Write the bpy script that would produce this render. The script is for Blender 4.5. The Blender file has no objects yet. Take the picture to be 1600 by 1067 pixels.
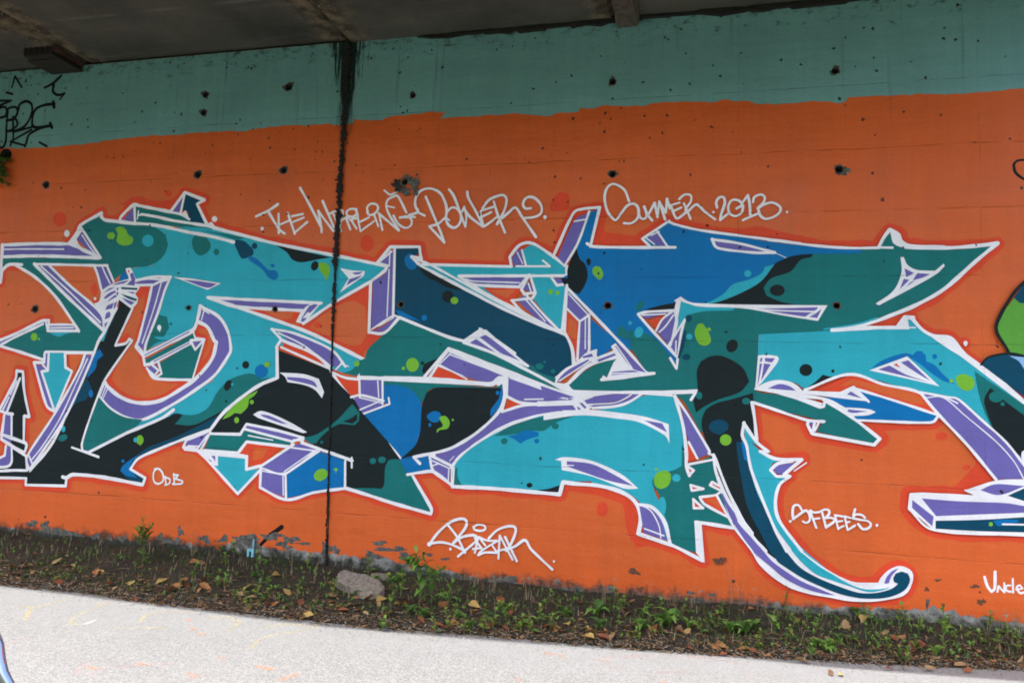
import bpy, bmesh, math, random
import numpy as np
from mathutils import Vector, Matrix
from mathutils.geometry import delaunay_2d_cdt
random.seed(7)
R = math.radians
SC = bpy.context.scene
COL = SC.collection

# ------------------------------------------------------------------ camera
cam_d = bpy.data.cameras.new('camera')
cam = bpy.data.objects.new('camera', cam_d)
COL.objects.link(cam)
cam_d.sensor_width = 36.0
cam_d.lens = 27.7909
cam_d.clip_start = 0.05
cam_d.clip_end = 2000
cam.matrix_world = Matrix(((0.967978, -0.013901, 0.250649, 0.0000), (0.248034, -0.100955, -0.963477, -7.0000), (0.038697, 0.994794, -0.094274, 1.6000), (0, 0, 0, 1)))
SC.camera = cam

# ------------------------------------------------------------------ sky and sun
SUN_DIR = Vector((0.14, 0.50, -1.0)).normalized()      # the way the light travels
world = bpy.data.worlds.new('World')
SC.world = world
world.use_nodes = True
wn = world.node_tree
wn.nodes.clear()
sky = wn.nodes.new('ShaderNodeTexSky')
sky.sky_type = 'NISHITA'
sky.sun_disc = False
sky.sun_elevation = math.asin(-SUN_DIR.z)
sky.sun_rotation = math.atan2(-SUN_DIR.x, -SUN_DIR.y)
sky.air_density = 1.0
sky.dust_density = 5.0
bg = wn.nodes.new('ShaderNodeBackground')
bg.inputs['Strength'].default_value = 0.15
wo = wn.nodes.new('ShaderNodeOutputWorld')
wn.links.new(sky.outputs[0], bg.inputs[0])
wn.links.new(bg.outputs[0], wo.inputs[0])
sun_d = bpy.data.lights.new('sun', 'SUN')
sun_d.energy = 2.5
sun_d.angle = R(0.53)
sun_d.color = (1.0, 0.965, 0.91)
sun = bpy.data.objects.new('sun', sun_d)
COL.objects.link(sun)
sun.location = (4, -12, 14)
sun.rotation_euler = SUN_DIR.to_track_quat('-Z', 'Y').to_euler()
SC.view_settings.view_transform = 'Standard'
SC.view_settings.look = 'None'
SC.view_settings.gamma = 1
SC.view_settings.use_curve_mapping = False
SC.view_settings.exposure = 1.52
SC.cycles.filter_width = 1.8

# ------------------------------------------------------------------ node helpers
class NT:
    def __init__(s, tree): s.t = tree
    def n(s, typ, **kw):
        nd = s.t.nodes.new(typ)
        for k, v in kw.items(): setattr(nd, k, v)
        return nd
    def put(s, sock, v):
        if isinstance(v, bpy.types.NodeSocket): s.t.links.new(v, sock)
        elif v is not None: sock.default_value = v
    def math(s, op, a, b=None, clamp=False):
        nd = s.n('ShaderNodeMath', operation=op, use_clamp=clamp)
        s.put(nd.inputs[0], a); s.put(nd.inputs[1], b)
        return nd.outputs[0]
    def noise(s, vec, scale, detail=3, rough=.55, dist=0.0):
        nd = s.n('ShaderNodeTexNoise')
        s.put(nd.inputs['Vector'], vec)
        nd.inputs['Scale'].default_value = scale; nd.inputs['Detail'].default_value = detail
        nd.inputs['Roughness'].default_value = rough; nd.inputs['Distortion'].default_value = dist
        return nd.outputs[0]
    def voro(s, vec, scale, feature='F1', out='Distance', rnd=1.0):
        nd = s.n('ShaderNodeTexVoronoi', feature=feature)
        s.put(nd.inputs['Vector'], vec); nd.inputs['Scale'].default_value = scale
        nd.inputs['Randomness'].default_value = rnd
        return nd.outputs[out]
    def ramp(s, v, lo, hi, a=0.0, b=1.0):
        nd = s.n('ShaderNodeMapRange'); nd.clamp = True
        s.put(nd.inputs[0], v)
        for i, x in enumerate((lo, hi, a, b)): nd.inputs[i+1].default_value = x
        return nd.outputs[0]
    def mix(s, f, a, b, mode='MIX'):
        nd = s.n('ShaderNodeMix', data_type='RGBA', blend_type=mode)
        s.put(nd.inputs[0], f)
        for sock, v in ((nd.inputs[6], a), (nd.inputs[7], b)):
            if isinstance(v, tuple) and len(v) == 3: v = v + (1,)
            s.put(sock, v)
        return nd.outputs[2]
    def vscale(s, v, x, y, z):
        nd = s.n('ShaderNodeVectorMath', operation='MULTIPLY')
        s.put(nd.inputs[0], v); nd.inputs[1].default_value = (x, y, z)
        return nd.outputs[0]

def new_mat(name):
    m = bpy.data.materials.new(name); m.use_nodes = True
    t = m.node_tree; t.nodes.clear()
    nt = NT(t)
    out = nt.n('ShaderNodeOutputMaterial'); b = nt.n('ShaderNodeBsdfPrincipled')
    t.links.new(b.outputs[0], out.inputs[0])
    return m, nt, b, out

# shared relief and weathering of the wall face: same for bare concrete and for every coat of paint on it
SEAM_Z = (4.53, 3.97, 3.43, 2.87, 2.31, 1.17, 0.62)
SEAM_X = (-9.1, -6.26, -2.1, 0.16, 2.05, 4.3)
JX = -3.63
def build_wall_group():
    g = bpy.data.node_groups.new('wall_finish', 'ShaderNodeTree')
    g.interface.new_socket('Colour', in_out='INPUT', socket_type='NodeSocketColor')
    g.interface.new_socket('Peel', in_out='INPUT', socket_type='NodeSocketFloat')
    g.interface.new_socket('Colour', in_out='OUTPUT', socket_type='NodeSocketColor')
    g.interface.new_socket('Normal', in_out='OUTPUT', socket_type='NodeSocketVector')
    g.interface.new_socket('Rough', in_out='OUTPUT', socket_type='NodeSocketFloat')
    nt = NT(g)
    gi = nt.n('NodeGroupInput'); go = nt.n('NodeGroupOutput')
    geo = nt.n('ShaderNodeNewGeometry')
    pos = nt.vscale(geo.outputs['Position'], 1, 0, 1)
    sep = nt.n('ShaderNodeSeparateXYZ'); nt.put(sep.inputs[0], pos)
    x, z = sep.outputs[0], sep.outputs[2]
    wob = nt.math('MULTIPLY', nt.math('SUBTRACT', nt.noise(pos, 2.2, 3), .5), .035)
    zz = nt.math('ADD', z, wob); xx = nt.math('ADD', x, wob)
    # formwork seams
    seam = None
    brk = nt.ramp(nt.noise(pos, 2.6, 5, .7), .42, .62)
    for c in SEAM_Z:
        d = nt.math('ABSOLUTE', nt.math('SUBTRACT', zz, c))
        s = nt.ramp(d, .0, .009, 1, 0)
        seam = s if seam is None else nt.math('MAXIMUM', seam, s)
    for c in SEAM_X:
        d = nt.math('ABSOLUTE', nt.math('SUBTRACT', xx, c))
        s = nt.ramp(d, .0, .006, .6, 0)
        seam = nt.math('MAXIMUM', seam, s)
    seam = nt.math('MULTIPLY', seam, brk)
    # small blow holes, denser high on the wall
    wpos = nt.n('ShaderNodeVectorMath', operation='ADD')
    nt.put(wpos.inputs[0], pos)
    dn = nt.n('ShaderNodeTexNoise'); nt.put(dn.inputs['Vector'], pos); dn.inputs['Scale'].default_value = 30
    nt.put(wpos.inputs[1], nt.vscale(dn.outputs['Color'], .035, 0, .035))
    vd = nt.voro(wpos.outputs[0], 12.0)
    sel = nt.voro(wpos.outputs[0], 12.0, out='Color')
    sepc = nt.n('ShaderNodeSeparateColor'); nt.put(sepc.inputs[0], sel)
    high = nt.ramp(z, 2.4, 4.4, .18, .95)
    on = nt.math('LESS_THAN', sepc.outputs[0], nt.math('MULTIPLY', high, nt.ramp(nt.noise(pos, 1.1, 4, .7), .42, .62, .15, 1.6)))
    size = nt.math('MULTIPLY', nt.math('POWER', sepc.outputs[1], 2.2), .17)
    pit = nt.math('MULTIPLY', nt.ramp(nt.math('SUBTRACT', size, vd), .0, .02), on)
    # mottled paint, brush and roller lap marks
    blot = nt.noise(pos, 1.3, 5, .6)
    streak = nt.noise(nt.vscale(pos, 9, 1, .7), 1.0, 4, .6)
    lap = nt.noise(nt.vscale(pos, .8, 1, 7), 1.0, 4, .65)
    big = nt.noise(pos, .55, 3, .5)
    val = nt.math('ADD', nt.math('MULTIPLY', blot, .34), nt.math('MULTIPLY', nt.math('ADD', streak, lap), .24))
    val = nt.math('ADD', nt.math('ADD', val, nt.math('MULTIPLY', big, .30)), .445)
    fine = nt.noise(pos, 55, 3, .7)
    val = nt.math('ADD', val, nt.math('MULTIPLY', nt.math('SUBTRACT', fine, .5), .34))
    hsv = nt.n('ShaderNodeHueSaturation'); nt.put(hsv.inputs['Color'], gi.outputs['Colour'])
    nt.put(hsv.inputs['Value'], val)
    col = hsv.outputs[0]
    # worn away to concrete low down, by the joint and round the scuffs
    pn = nt.noise(nt.vscale(pos, 1, 1, 1.6), 6.5, 6, .68)
    low = nt.ramp(z, .14, .55, .13, -.05)
    lowmask = nt.math('MULTIPLY', nt.math('GREATER_THAN', nt.math('ADD', pn, low), .715), nt.ramp(z, .95, .75))
    lowmask = nt.math('MULTIPLY', lowmask, gi.outputs['Peel'])
    conc = nt.mix(nt.noise(pos, 20, 5, .7), (.16, .165, .15), (.36, .36, .34))
    col = nt.mix(lowmask, col, conc)
    scr = nt.noise(nt.vscale(pos, 1, 1, 2.2), 13, 5, .75)
    scuff = nt.math('MULTIPLY', nt.ramp(scr, .66, .70), nt.ramp(z, .25, 1.0, .55, .0))
    col = nt.mix(scuff, col, (.08, .055, .04))
    rub = nt.math('MULTIPLY', nt.ramp(nt.noise(nt.vscale(pos, 1.1, 1, 1.6), 7.5, 6, .8), .66, .76), .26)
    col = nt.mix(rub, col, (.34, .19, .11))
    # black run-off under the deck and at the joint
    jd = nt.math('ABSOLUTE', nt.math('SUBTRACT', x, nt.ramp(z, .3, 5.3, -3.56, -3.655)))
    run = nt.noise(nt.vscale(pos, 34, 1, 2.2), 1.0, 6, .75)
    jw = nt.ramp(z, 4.0, 5.32, .02, .20)
    jm = nt.ramp(nt.math('SUBTRACT', nt.math('MULTIPLY', jw, nt.math('POWER', nt.math('MULTIPLY', run, 1.8), 3.0)), jd), -.03, .03)
    jm = nt.math('MULTIPLY', jm, nt.ramp(z, 3.95, 4.7, 0, .93))
    col = nt.mix(jm, col, (.006, .006, .005))
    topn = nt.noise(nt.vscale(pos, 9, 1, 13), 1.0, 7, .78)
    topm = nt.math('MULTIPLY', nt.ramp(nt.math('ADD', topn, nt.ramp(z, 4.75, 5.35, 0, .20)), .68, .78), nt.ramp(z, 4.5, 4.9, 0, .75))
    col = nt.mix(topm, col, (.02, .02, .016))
    run2 = nt.math('MULTIPLY', nt.ramp(nt.noise(nt.vscale(pos, 14, 1, .5), 1.0, 3, .6), .62, .72), nt.ramp(z, 2.9, 5.3, 0.02, .40))
    col = nt.mix(run2, col, (.04, .05, .045))
    col = nt.mix(nt.math('MULTIPLY', seam, .36), col, (.03, .02, .015))
    col = nt.mix(nt.math('MULTIPLY', pit, .9), col, (.012, .012, .01))
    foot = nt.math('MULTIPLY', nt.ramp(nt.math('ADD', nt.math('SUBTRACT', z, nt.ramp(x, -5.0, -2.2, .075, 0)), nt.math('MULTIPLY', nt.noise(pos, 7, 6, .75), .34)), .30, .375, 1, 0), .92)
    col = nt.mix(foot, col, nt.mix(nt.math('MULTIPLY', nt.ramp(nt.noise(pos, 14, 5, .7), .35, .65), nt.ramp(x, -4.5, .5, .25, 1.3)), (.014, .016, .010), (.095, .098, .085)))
    nt.put(go.inputs['Colour'], col)
    h = nt.math('ADD', nt.math('MULTIPLY', nt.noise(pos, 3.2, 5, .6), .016), nt.math('MULTIPLY', nt.noise(pos, 38, 4, .7), .0022))
    h = nt.math('ADD', h, nt.math('MULTIPLY', nt.noise(nt.vscale(pos, 1.2, 1, 5.5), 1.0, 3), .012))
    h = nt.math('SUBTRACT', h, nt.math('MULTIPLY', seam, .006))
    h = nt.math('SUBTRACT', h, nt.math('MULTIPLY', pit, .006))
    h = nt.math('SUBTRACT', h, nt.math('MULTIPLY', lowmask, .006))
    bmp = nt.n('ShaderNodeBump'); bmp.inputs['Strength'].default_value = .7
    bmp.inputs['Distance'].default_value = 1.0
    nt.put(bmp.inputs['Height'], h)
    nt.put(go.inputs['Normal'], bmp.outputs[0])
    nt.put(go.inputs['Rough'], nt.math('ADD', nt.ramp(blot, .3, .7, .36, .60), nt.math('MULTIPLY', lowmask, .3)))
    return g
WALL_G = build_wall_group()
def wall_mat(name, col, peel=1.0, conc=False, spec=.10):
    m, nt, b, out = new_mat(name)
    gn = nt.n('ShaderNodeGroup'); gn.node_tree = WALL_G
    if conc:
        geo = nt.n('ShaderNodeNewGeometry')
        nt.put(gn.inputs[0], nt.mix(nt.ramp(nt.noise(geo.outputs['Position'], 7, 6, .7), .3, .7), (.10, .105, .095), (.33, .33, .31)))
    else: gn.inputs[0].default_value = (*col, 1)
    gn.inputs[1].default_value = peel
    nt.put(b.inputs['Base Color'], gn.outputs[0]); nt.put(b.inputs['Normal'], gn.outputs[1]); nt.put(b.inputs['Roughness'], gn.outputs[2])
    b.inputs['Specular IOR Level'].default_value = spec
    return m
PAINT = {
 'O': ('orange', (.590, .101, .014)), 'T': ('teal', (.008, .150, .148)), 'C': ('cyan', (.026, .365, .455)),
 'N': ('navy', (.002, .056, .104)), 'B': ('blue', (.002, .146, .390)), 'K': ('black', (.008, .0155, .0175)),
 'P': ('purple', (.140, .120, .375)), 'L': ('lime', (.165, .430, .035)), 'W': ('white', (.755, .76, .785)),
 'R': ('red', (.640, .066, .026)), 'L2': ('green', (.10, .32, .045)), 'LB': ('pale_blue', (.25, .45, .75)),
 'K2': ('tag_black', (.008, .008, .008)), 'TB': ('sea_green', (.150, .330, .330))}
MAT = {k: wall_mat('paint_' + v[0], v[1], 1.0 if k == 'O' else 0.0, False, .33 if k == 'O' else .10) for k, v in PAINT.items()}
MAT['CONC'] = wall_mat('bare_concrete', None, 0.0, True)

def simple_mat(name, c1, c2, scale, rough=.8, bump=.3, dist=.01, metallic=0.0, detail=5):
    m, nt, b, out = new_mat(name)
    tc = nt.n('ShaderNodeTexCoord')
    nz = nt.noise(tc.outputs['Object'], scale, detail, .65)
    nt.put(b.inputs['Base Color'], nt.mix(nt.ramp(nz, .3, .7), c1, c2))
    b.inputs['Roughness'].default_value = rough; b.inputs['Metallic'].default_value = metallic
    bm = nt.n('ShaderNodeBump'); bm.inputs['Strength'].default_value = bump; bm.inputs['Distance'].default_value = dist
    nt.put(bm.inputs['Height'], nt.noise(tc.outputs['Object'], scale*2.3, 5, .7)); nt.put(b.inputs['Normal'], bm.outputs[0])
    return m
def leaf_mat(name, c1, c2, trans=.25, rough=.55):
    m, nt, b, out = new_mat(name)
    oi = nt.n('ShaderNodeObjectInfo'); geo = nt.n('ShaderNodeNewGeometry')
    f = nt.math('ADD', nt.math('MULTIPLY', oi.outputs['Random'], .6), nt.math('MULTIPLY', nt.noise(geo.outputs['Position'], 60, 3), .5))
    c = nt.mix(nt.ramp(f, .15, .85), c1, c2)
    nt.put(b.inputs['Base Color'], c); b.inputs['Roughness'].default_value = rough
    b.inputs['Specular IOR Level'].default_value = .3
    tr = nt.n('ShaderNodeBsdfTranslucent'); nt.put(tr.inputs[0], c)
    mx = nt.n('ShaderNodeMixShader'); mx.inputs[0].default_value = trans
    nt.put(mx.inputs[1], b.outputs[0]); nt.put(mx.inputs[2], tr.outputs[0])
    nt.t.links.new(mx.outputs[0], out.inputs[0])
    return m

# ------------------------------------------------------------------ object helpers
def link(name, mesh, parent=None, mat=None):
    o = bpy.data.objects.new(name, mesh)
    COL.objects.link(o)
    if mat and mesh and not mesh.materials: mesh.materials.append(mat)
    if parent: o.parent = parent
    return o
def mesh_of(name, verts, faces, mat=None, smooth=False):
    me = bpy.data.meshes.new(name)
    me.from_pydata([tuple(v) for v in verts], [], faces)
    if mat: me.materials.append(mat)
    if smooth:
        for p in me.polygons: p.use_smooth = True
    me.update()
    return me
def thing(name, label, cat, loc=(0, 0, 0), group=None):
    o = bpy.data.objects.new(name, None); COL.objects.link(o)
    o.location = loc; o.empty_display_size = .1
    o['label'] = label; o['category'] = cat
    if group: o['group'] = group
    return o
def tag(o, label, cat, group=None):
    o['label'] = label; o['category'] = cat
    if group: o['group'] = group
    return o
def struct(o): o['kind'] = 'structure'; return o
class MB:
    def __init__(s): s.v = []; s.f = []
    def add(s, vs, fs):
        n = len(s.v); s.v += [tuple(v) for v in vs]; s.f += [tuple(i + n for i in f) for f in fs]
    def box(s, x0, x1, y0, y1, z0, z1):
        s.add([(x0,y0,z0),(x1,y0,z0),(x1,y1,z0),(x0,y1,z0),(x0,y0,z1),(x1,y0,z1),(x1,y1,z1),(x0,y1,z1)],
              [(0,3,2,1),(4,5,6,7),(0,1,5,4),(1,2,6,5),(2,3,7,6),(3,0,4,7)])
    def tube(s, pts, r, n=6, r2=None):
        pts = [Vector(p) for p in pts]; rings = []
        for i, p in enumerate(pts):
            d = (pts[min(i+1, len(pts)-1)] - pts[max(i-1, 0)]).normalized()
            a = d.orthogonal().normalized() if abs(d.z) > .99 else d.cross(Vector((0,0,1))).normalized()
            b = d.cross(a)
            rr = r if r2 is None else r + (r2 - r)*i/(len(pts)-1)
            rings.append([p + (a*math.cos(t) + b*math.sin(t))*rr for t in [2*math.pi*k/n for k in range(n)]])
        fs = []
        for i in range(len(pts)-1):
            for k in range(n):
                fs.append((i*n+k, i*n+(k+1) % n, (i+1)*n+(k+1) % n, (i+1)*n+k))
        fs.append(tuple(range(n))[::-1]); fs.append(tuple((len(pts)-1)*n+k for k in range(n)))
        s.add([v for r_ in rings for v in r_], fs)
    def mesh(s, name, mat=None, smooth=False): return mesh_of(name, s.v, s.f, mat, smooth)

# ------------------------------------------------------------------ flat paint on the wall
HOLES = [(-7.234, 3.956, 0.0359), (-5.297, 3.996, 0.0366), (-4.292, 4.002, 0.0350), (-2.958, 3.825, 0.0327), (-0.939, 3.827, 0.0295), (0.984, 3.789, 0.0319), (-7.219, 2.565, 0.0350), (-5.280, 2.585, 0.0228), (-4.280, 2.576, 0.0245), (-2.931, 2.624, 0.0255), (-0.946, 2.617, 0.0288), (0.964, 2.622, 0.0259), (-5.280, 4.864, 0.0335), (-5.286, 4.668, 0.0334), (-4.298, 4.881, 0.0391), (-2.925, 4.701, 0.0266), (-0.962, 4.699, 0.0301), (0.954, 4.660, 0.0298)]           # form-tie holes: x, z, radius
JOINT = [(-3.652, 5.401), (-3.652, 5.334), (-3.645, 5.010), (-3.636, 4.542), (-3.639, 3.818), (-3.641, 3.107), (-3.626, 2.345), (-3.600, 1.536), (-3.567, 0.744), (-3.553, 0.325), (-3.536, 0.029)]           # line of the expansion joint: x, z
def circle(cx, cz, r, n=14, jit=0.0, rnd=random):
    return [(cx + r*(1 + rnd.uniform(-jit, jit))*math.cos(2*math.pi*k/n), cz + r*(1 + rnd.uniform(-jit, jit))*math.sin(2*math.pi*k/n)) for k in range(n)]
JHALF = .006
JPOLY = [(x - JHALF, z) for x, z in JOINT] + [(x + JHALF, z) for x, z in reversed(JOINT)]
CUTS = [circle(*h) for h in HOLES] + [JPOLY]
def bbox(p):
    a = np.asarray(p); return (*a.min(0), *a.max(0))
CUTB = [bbox(c) for c in CUTS]
def overlap(a, b): return a[0] < b[2] and b[0] < a[2] and a[1] < b[3] and b[1] < a[3]
def inside(P, poly):
    """winding number of points P in poly, vectorised"""
    a = np.asarray(poly); b = np.roll(a, -1, 0)
    px = P[:, 0][:, None]; pz = P[:, 1][:, None]
    up = (a[:, 1] <= pz) & (b[:, 1] > pz); dn = (a[:, 1] > pz) & (b[:, 1] <= pz)
    left = (b[:, 0]-a[:, 0])*(pz-a[:, 1]) - (px-a[:, 0])*(b[:, 1]-a[:, 1])
    return ((up & (left > 0)).sum(1) - (dn & (left < 0)).sum(1)) != 0
def polydist(P, line):
    a = np.asarray(line[:-1]); d = np.asarray(line[1:]) - a
    L = (d*d).sum(1) + 1e-12
    q = P[:, None, :] - a
    t = np.clip((q*d).sum(2)/L, 0, 1)
    e = q - t[..., None]*d
    return np.sqrt((e*e).sum(2).min(1))
def smooth_line(P, closed, thr=38, allsmooth=False, step=.022):
    n = len(P); out = []
    if n < 3 and not closed: return [tuple(p) for p in P]
    P = [np.array(p, float) for p in P]
    def corner(i):
        if not closed and i in (0, n-1): return True
        if allsmooth: return False
        u = P[i] - P[i-1]; v = P[(i+1) % n] - P[i]
        c = (u@v)/((np.linalg.norm(u)*np.linalg.norm(v)) + 1e-9)
        return math.degrees(math.acos(max(-1, min(1, c)))) > thr
    cs = [corner(i) for i in range(n)]
    def tang(i):
        a = P[i-1] if closed or i > 0 else P[i]; b = P[(i+1) % n] if closed or i < n-1 else P[i]
        return (b - a)*.5
    for i in range(n if closed else n-1):
        j = (i+1) % n; a, b = P[i], P[j]; L = np.linalg.norm(b-a)
        k = max(1, min(14, int(L/step)))
        ta = (b-a) if cs[i] else tang(i); tb = (b-a) if cs[j] else tang(j)
        for t, lim in ((ta, L), (tb, L)):
            m = np.linalg.norm(t)
            if m > 1.2*lim: t *= 1.2*lim/m
        if cs[i] and cs[j]: k = 1
        for q in range(k):
            t = q/k
            out.append(tuple((2*t**3-3*t**2+1)*a + (t**3-2*t**2+t)*ta + (-2*t**3+3*t**2)*b + (t**3-t**2)*tb))
    if not closed: out.append(tuple(P[-1]))
    return out
def dedupe(P, eps=2e-4):
    o = [P[0]]
    for p in P[1:]:
        if abs(p[0]-o[-1][0]) + abs(p[1]-o[-1][1]) > eps: o.append(p)
    if len(o) > 2 and abs(o[0][0]-o[-1][0]) + abs(o[0][1]-o[-1][1]) <= eps: o.pop()
    return o
def triangulate(outline, keep):
    bb = bbox(outline)
    V = [Vector(p) for p in outline]; E = [(i, (i+1) % len(V)) for i in range(len(V))]
    cuts = [c for c, b in zip(CUTS, CUTB) if overlap(bb, b)]
    for c in cuts:
        n = len(V); V += [Vector(p) for p in c]; E += [(n+i, n+(i+1) % len(c)) for i in range(len(c))]
    r = delaunay_2d_cdt(V, E, [], 0, 1e-5)
    v = np.array([tuple(p) for p in r[0]]); f = np.array([t for t in r[2] if len(t) == 3])
    if len(f) == 0: return v, []
    c = v[f].mean(1)
    k = keep(c)
    for cc in cuts: k &= ~inside(c, cc)
    return v, f[k]
def fill_tris(P): return triangulate(P, lambda c: inside(c, P))
rr2 = random.Random(77)
def stroke_outline(L, w):
    L = [np.array(p) for p in L]; n = len(L); h = w/2
    nr = []
    for i in range(n-1):
        d = L[i+1]-L[i]; d = d/(np.linalg.norm(d)+1e-12); nr.append(np.array((-d[1], d[0])))
    def arc(c, n0, n1, sgn, h):
        a0 = math.atan2(*(n0*sgn)[::-1]); a1 = math.atan2(*(n1*sgn)[::-1])
        da = (a1-a0+math.pi) % (2*math.pi)-math.pi
        k = max(1, int(abs(da)/.5))
        return [c + h*np.array((math.cos(a0+da*i/k), math.sin(a0+da*i/k))) for i in range(k+1)]
    left, right = [], []
    pA, pB, h0 = rr2.uniform(0, 6), rr2.uniform(0, 6), h
    acc = 0.0
    for i in range(n):
        if i: acc += np.linalg.norm(L[i]-L[i-1])
        h = h0*(1 + .09*math.sin(acc*13+pA) + .07*math.sin(acc*31+pB))
        if i == 0: left.append(L[0]+h*nr[0]); right.append(L[0]-h*nr[0])
        elif i == n-1: left.append(L[i]+h*nr[-1]); right.append(L[i]-h*nr[-1])
        else:
            if nr[i-1]@nr[i] > .93:
                m = nr[i-1]+nr[i]; m /= np.linalg.norm(m); left.append(L[i]+h*m); right.append(L[i]-h*m)
            else:
                left += arc(L[i], nr[i-1], nr[i], 1, h); right += arc(L[i], nr[i-1], nr[i], -1, h)
    def cap(c, n0):
        a0 = math.atan2(n0[1], n0[0])
        return [c + h*np.array((math.cos(a0-math.pi*k/5), math.sin(a0-math.pi*k/5))) for k in range(1, 5)]
    return [tuple(p) for p in left + cap(L[-1], nr[-1]) + right[::-1] + cap(L[0], -nr[0])]
def stroke_tris(P, w, hand=False):
    L = dedupe(smooth_line(P, False, 105 if hand else 50, False, .010 if hand else .022))
    if len(L) < 2: return np.zeros((0, 2)), []
    o = dedupe(stroke_outline(L, w))
    return triangulate(o, lambda c: (polydist(c, L) < w/2*1.18) & inside(c, o))

LEVELS = []
def level_for(bb):
    k = 0
    for b, l in LEVELS:
        if l >= k and overlap(b, bb): k = l+1
    LEVELS.append((bb, k))
    return k
LAYER0, LSTEP = .0010, .00012
class Sheet:                       # collects flat polygons on the wall, one mesh per colour
    def __init__(s): s.d = {}
    def add(s, key, v, f, lev):
        if len(f) == 0: return
        mb = s.d.setdefault(key, MB())
        y = -(LAYER0 + lev*LSTEP)
        mb.add([(p[0], y, p[1]) for p in v], [tuple(int(i) for i in t) for t in f])

# ================================================================== THE WALL
WX0, WX1, WTOP = -17.0, 9.0, 5.31
wall = thing('underpass_wall', 'long concrete underpass wall painted orange and sea green and covered in graffiti letters', 'wall')
def panel_face(x0, x1, side):
    jl = [(x + side*JHALF, z) for x, z in JOINT]
    jl = [(jl[0][0], WTOP)] + jl[1:-1] + [(jl[-1][0], -.6)]
    if side < 0: P = [(x0, -.6), *reversed(jl), (x0, WTOP)]
    else: P = [*jl, (x1, -.6), (x1, WTOP)]
    return P
for side, xa, xb in ((-1, WX0, JX), (1, JX, WX1)):
    P = dedupe(panel_face(xa, xb, side))
    v, f = triangulate(P, lambda c: inside(c, P))
    mb = MB(); mb.add([(p[0], 0, p[1]) for p in v], [tuple(int(i) for i in t) for t in f])
    n = len(P)                     # edges and back
    T = .9
    mb.add([(p[0], 0, p[1]) for p in P] + [(p[0], T, p[1]) for p in P], [(i, (i+1) % n, n+(i+1) % n, n+i) for i in range(n)] + [tuple(range(n, 2*n))])
    pn = link('wall_panel', mb.mesh('wall_panel', MAT['CONC']), wall)
# dark backing inside the joint, behind both panels
dark = simple_mat('joint_bitumen', (.003, .003, .0025), (.010, .009, .007), 30, .85, .8, .01)
mb = MB()
for (x, z), (x2, z2) in zip(JOINT[:-1], JOINT[1:]):
    mb.add([(x-.02, .006, z), (x+.02, .006, z), (x2+.02, .006, z2), (x2-.02, .006, z2)], [(0, 1, 2, 3)])
link('joint_backing', mb.mesh('joint_backing', dark), wall)

# coats of paint
SG = Sheet()
def coat(key, P, name):
    P = dedupe(P)
    v, f = triangulate(P, lambda c: inside(c, P))
    mb = MB(); mb.add([(p[0], -.0006, p[1]) for p in v], [tuple(int(i) for i in t) for t in f])
    return link(name, mb.mesh(name, MAT[key]), wall)
TOP = [(-16.990, 4.420), (-9.000, 4.410), (-7.925, 4.407), (-7.565, 4.389), (-7.214, 4.387), (-6.786, 4.395), (-6.371, 4.432), (-6.085, 4.445), (-5.762, 4.443), (-5.407, 4.445), (-5.021, 4.452), (-4.755, 4.437), (-4.496, 4.464), (-4.130, 4.464), (-3.701, 4.446), (-3.554, 4.451), (-3.542, 4.483), (-3.223, 4.465), (-3.211, 4.490), (-2.948, 4.501), (-2.682, 4.517), (-2.576, 4.504), (-2.626, 4.449), (-2.288, 4.449), (-1.908, 4.451), (-1.535, 4.404), (-1.487, 4.432), (-1.263, 4.425), (-1.252, 4.461), (-1.115, 4.452), (-1.068, 4.474), (-0.647, 4.447), (-0.590, 4.468), (-0.477, 4.484), (-0.279, 4.460), (-0.029, 4.444), (-0.001, 4.460), (0.244, 4.438), (0.298, 4.400), (0.564, 4.389), (0.825, 4.400), (1.040, 4.370), (1.056, 4.414), (1.431, 4.412), (1.869, 4.393), (2.384, 4.407), (5.000, 4.420), (8.990, 4.400)]
BOT = [(-16.990, 0.200), (-9.000, 0.200), (-7.406, 0.218), (-7.194, 0.213), (-7.066, 0.189), (-6.903, 0.214), (-6.782, 0.243), (-6.656, 0.206), (-6.456, 0.233), (-6.332, 0.190), (-6.093, 0.182), (-5.782, 0.186), (-5.477, 0.190), (-5.252, 0.195), (-4.957, 0.199), (-4.738, 0.191), (-4.655, 0.228), (-4.565, 0.272), (-4.355, 0.313), (-4.244, 0.235), (-3.831, 0.244), (-3.627, 0.236), (-3.427, 0.240), (-3.164, 0.231), (-3.036, 0.259), (-2.907, 0.246), (-2.840, 0.194), (-2.463, 0.190), (-2.338, 0.167), (-1.973, 0.136), (-1.736, 0.145), (-1.645, 0.092), (-1.384, 0.077), (-1.214, 0.109), (-1.072, 0.068), (-0.876, 0.054), (-0.603, 0.068), (-0.283, 0.114), (-0.073, 0.129), (0.134, 0.122), (0.438, 0.141), (0.637, 0.144), (0.882, 0.163), (1.169, 0.190), (1.497, 0.217), (1.726, 0.229), (1.861, 0.203), (2.083, 0.186), (2.301, 0.189), (5.000, 0.200), (8.990, 0.200)]
rb = random.Random(3)
def rough_edge(L, amp, step=.05, a2=.0):
    out = []
    for (x, z), (x2, z2) in zip(L[:-1], L[1:]):
        k = max(1, int(abs(x2-x)/step))
        for i in range(k): out.append((x+(x2-x)*i/k + rb.uniform(-.3, .3)*step*.6, z+(z2-z)*i/k + rb.gauss(0, amp)))
    out.append(L[-1]); return out
edge = rough_edge(TOP, .005)
bot = rough_edge(BOT, .016, .045)
coat('O', edge + bot[::-1], 'orange_coat')
LID = [(x, 5.305) for x in (WX1-.01, WX0+.01)]
LEVELS_TOP = coat('TB', [(x, z+.0005) for x, z in edge] + LID, 'sea_green_coat')

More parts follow.
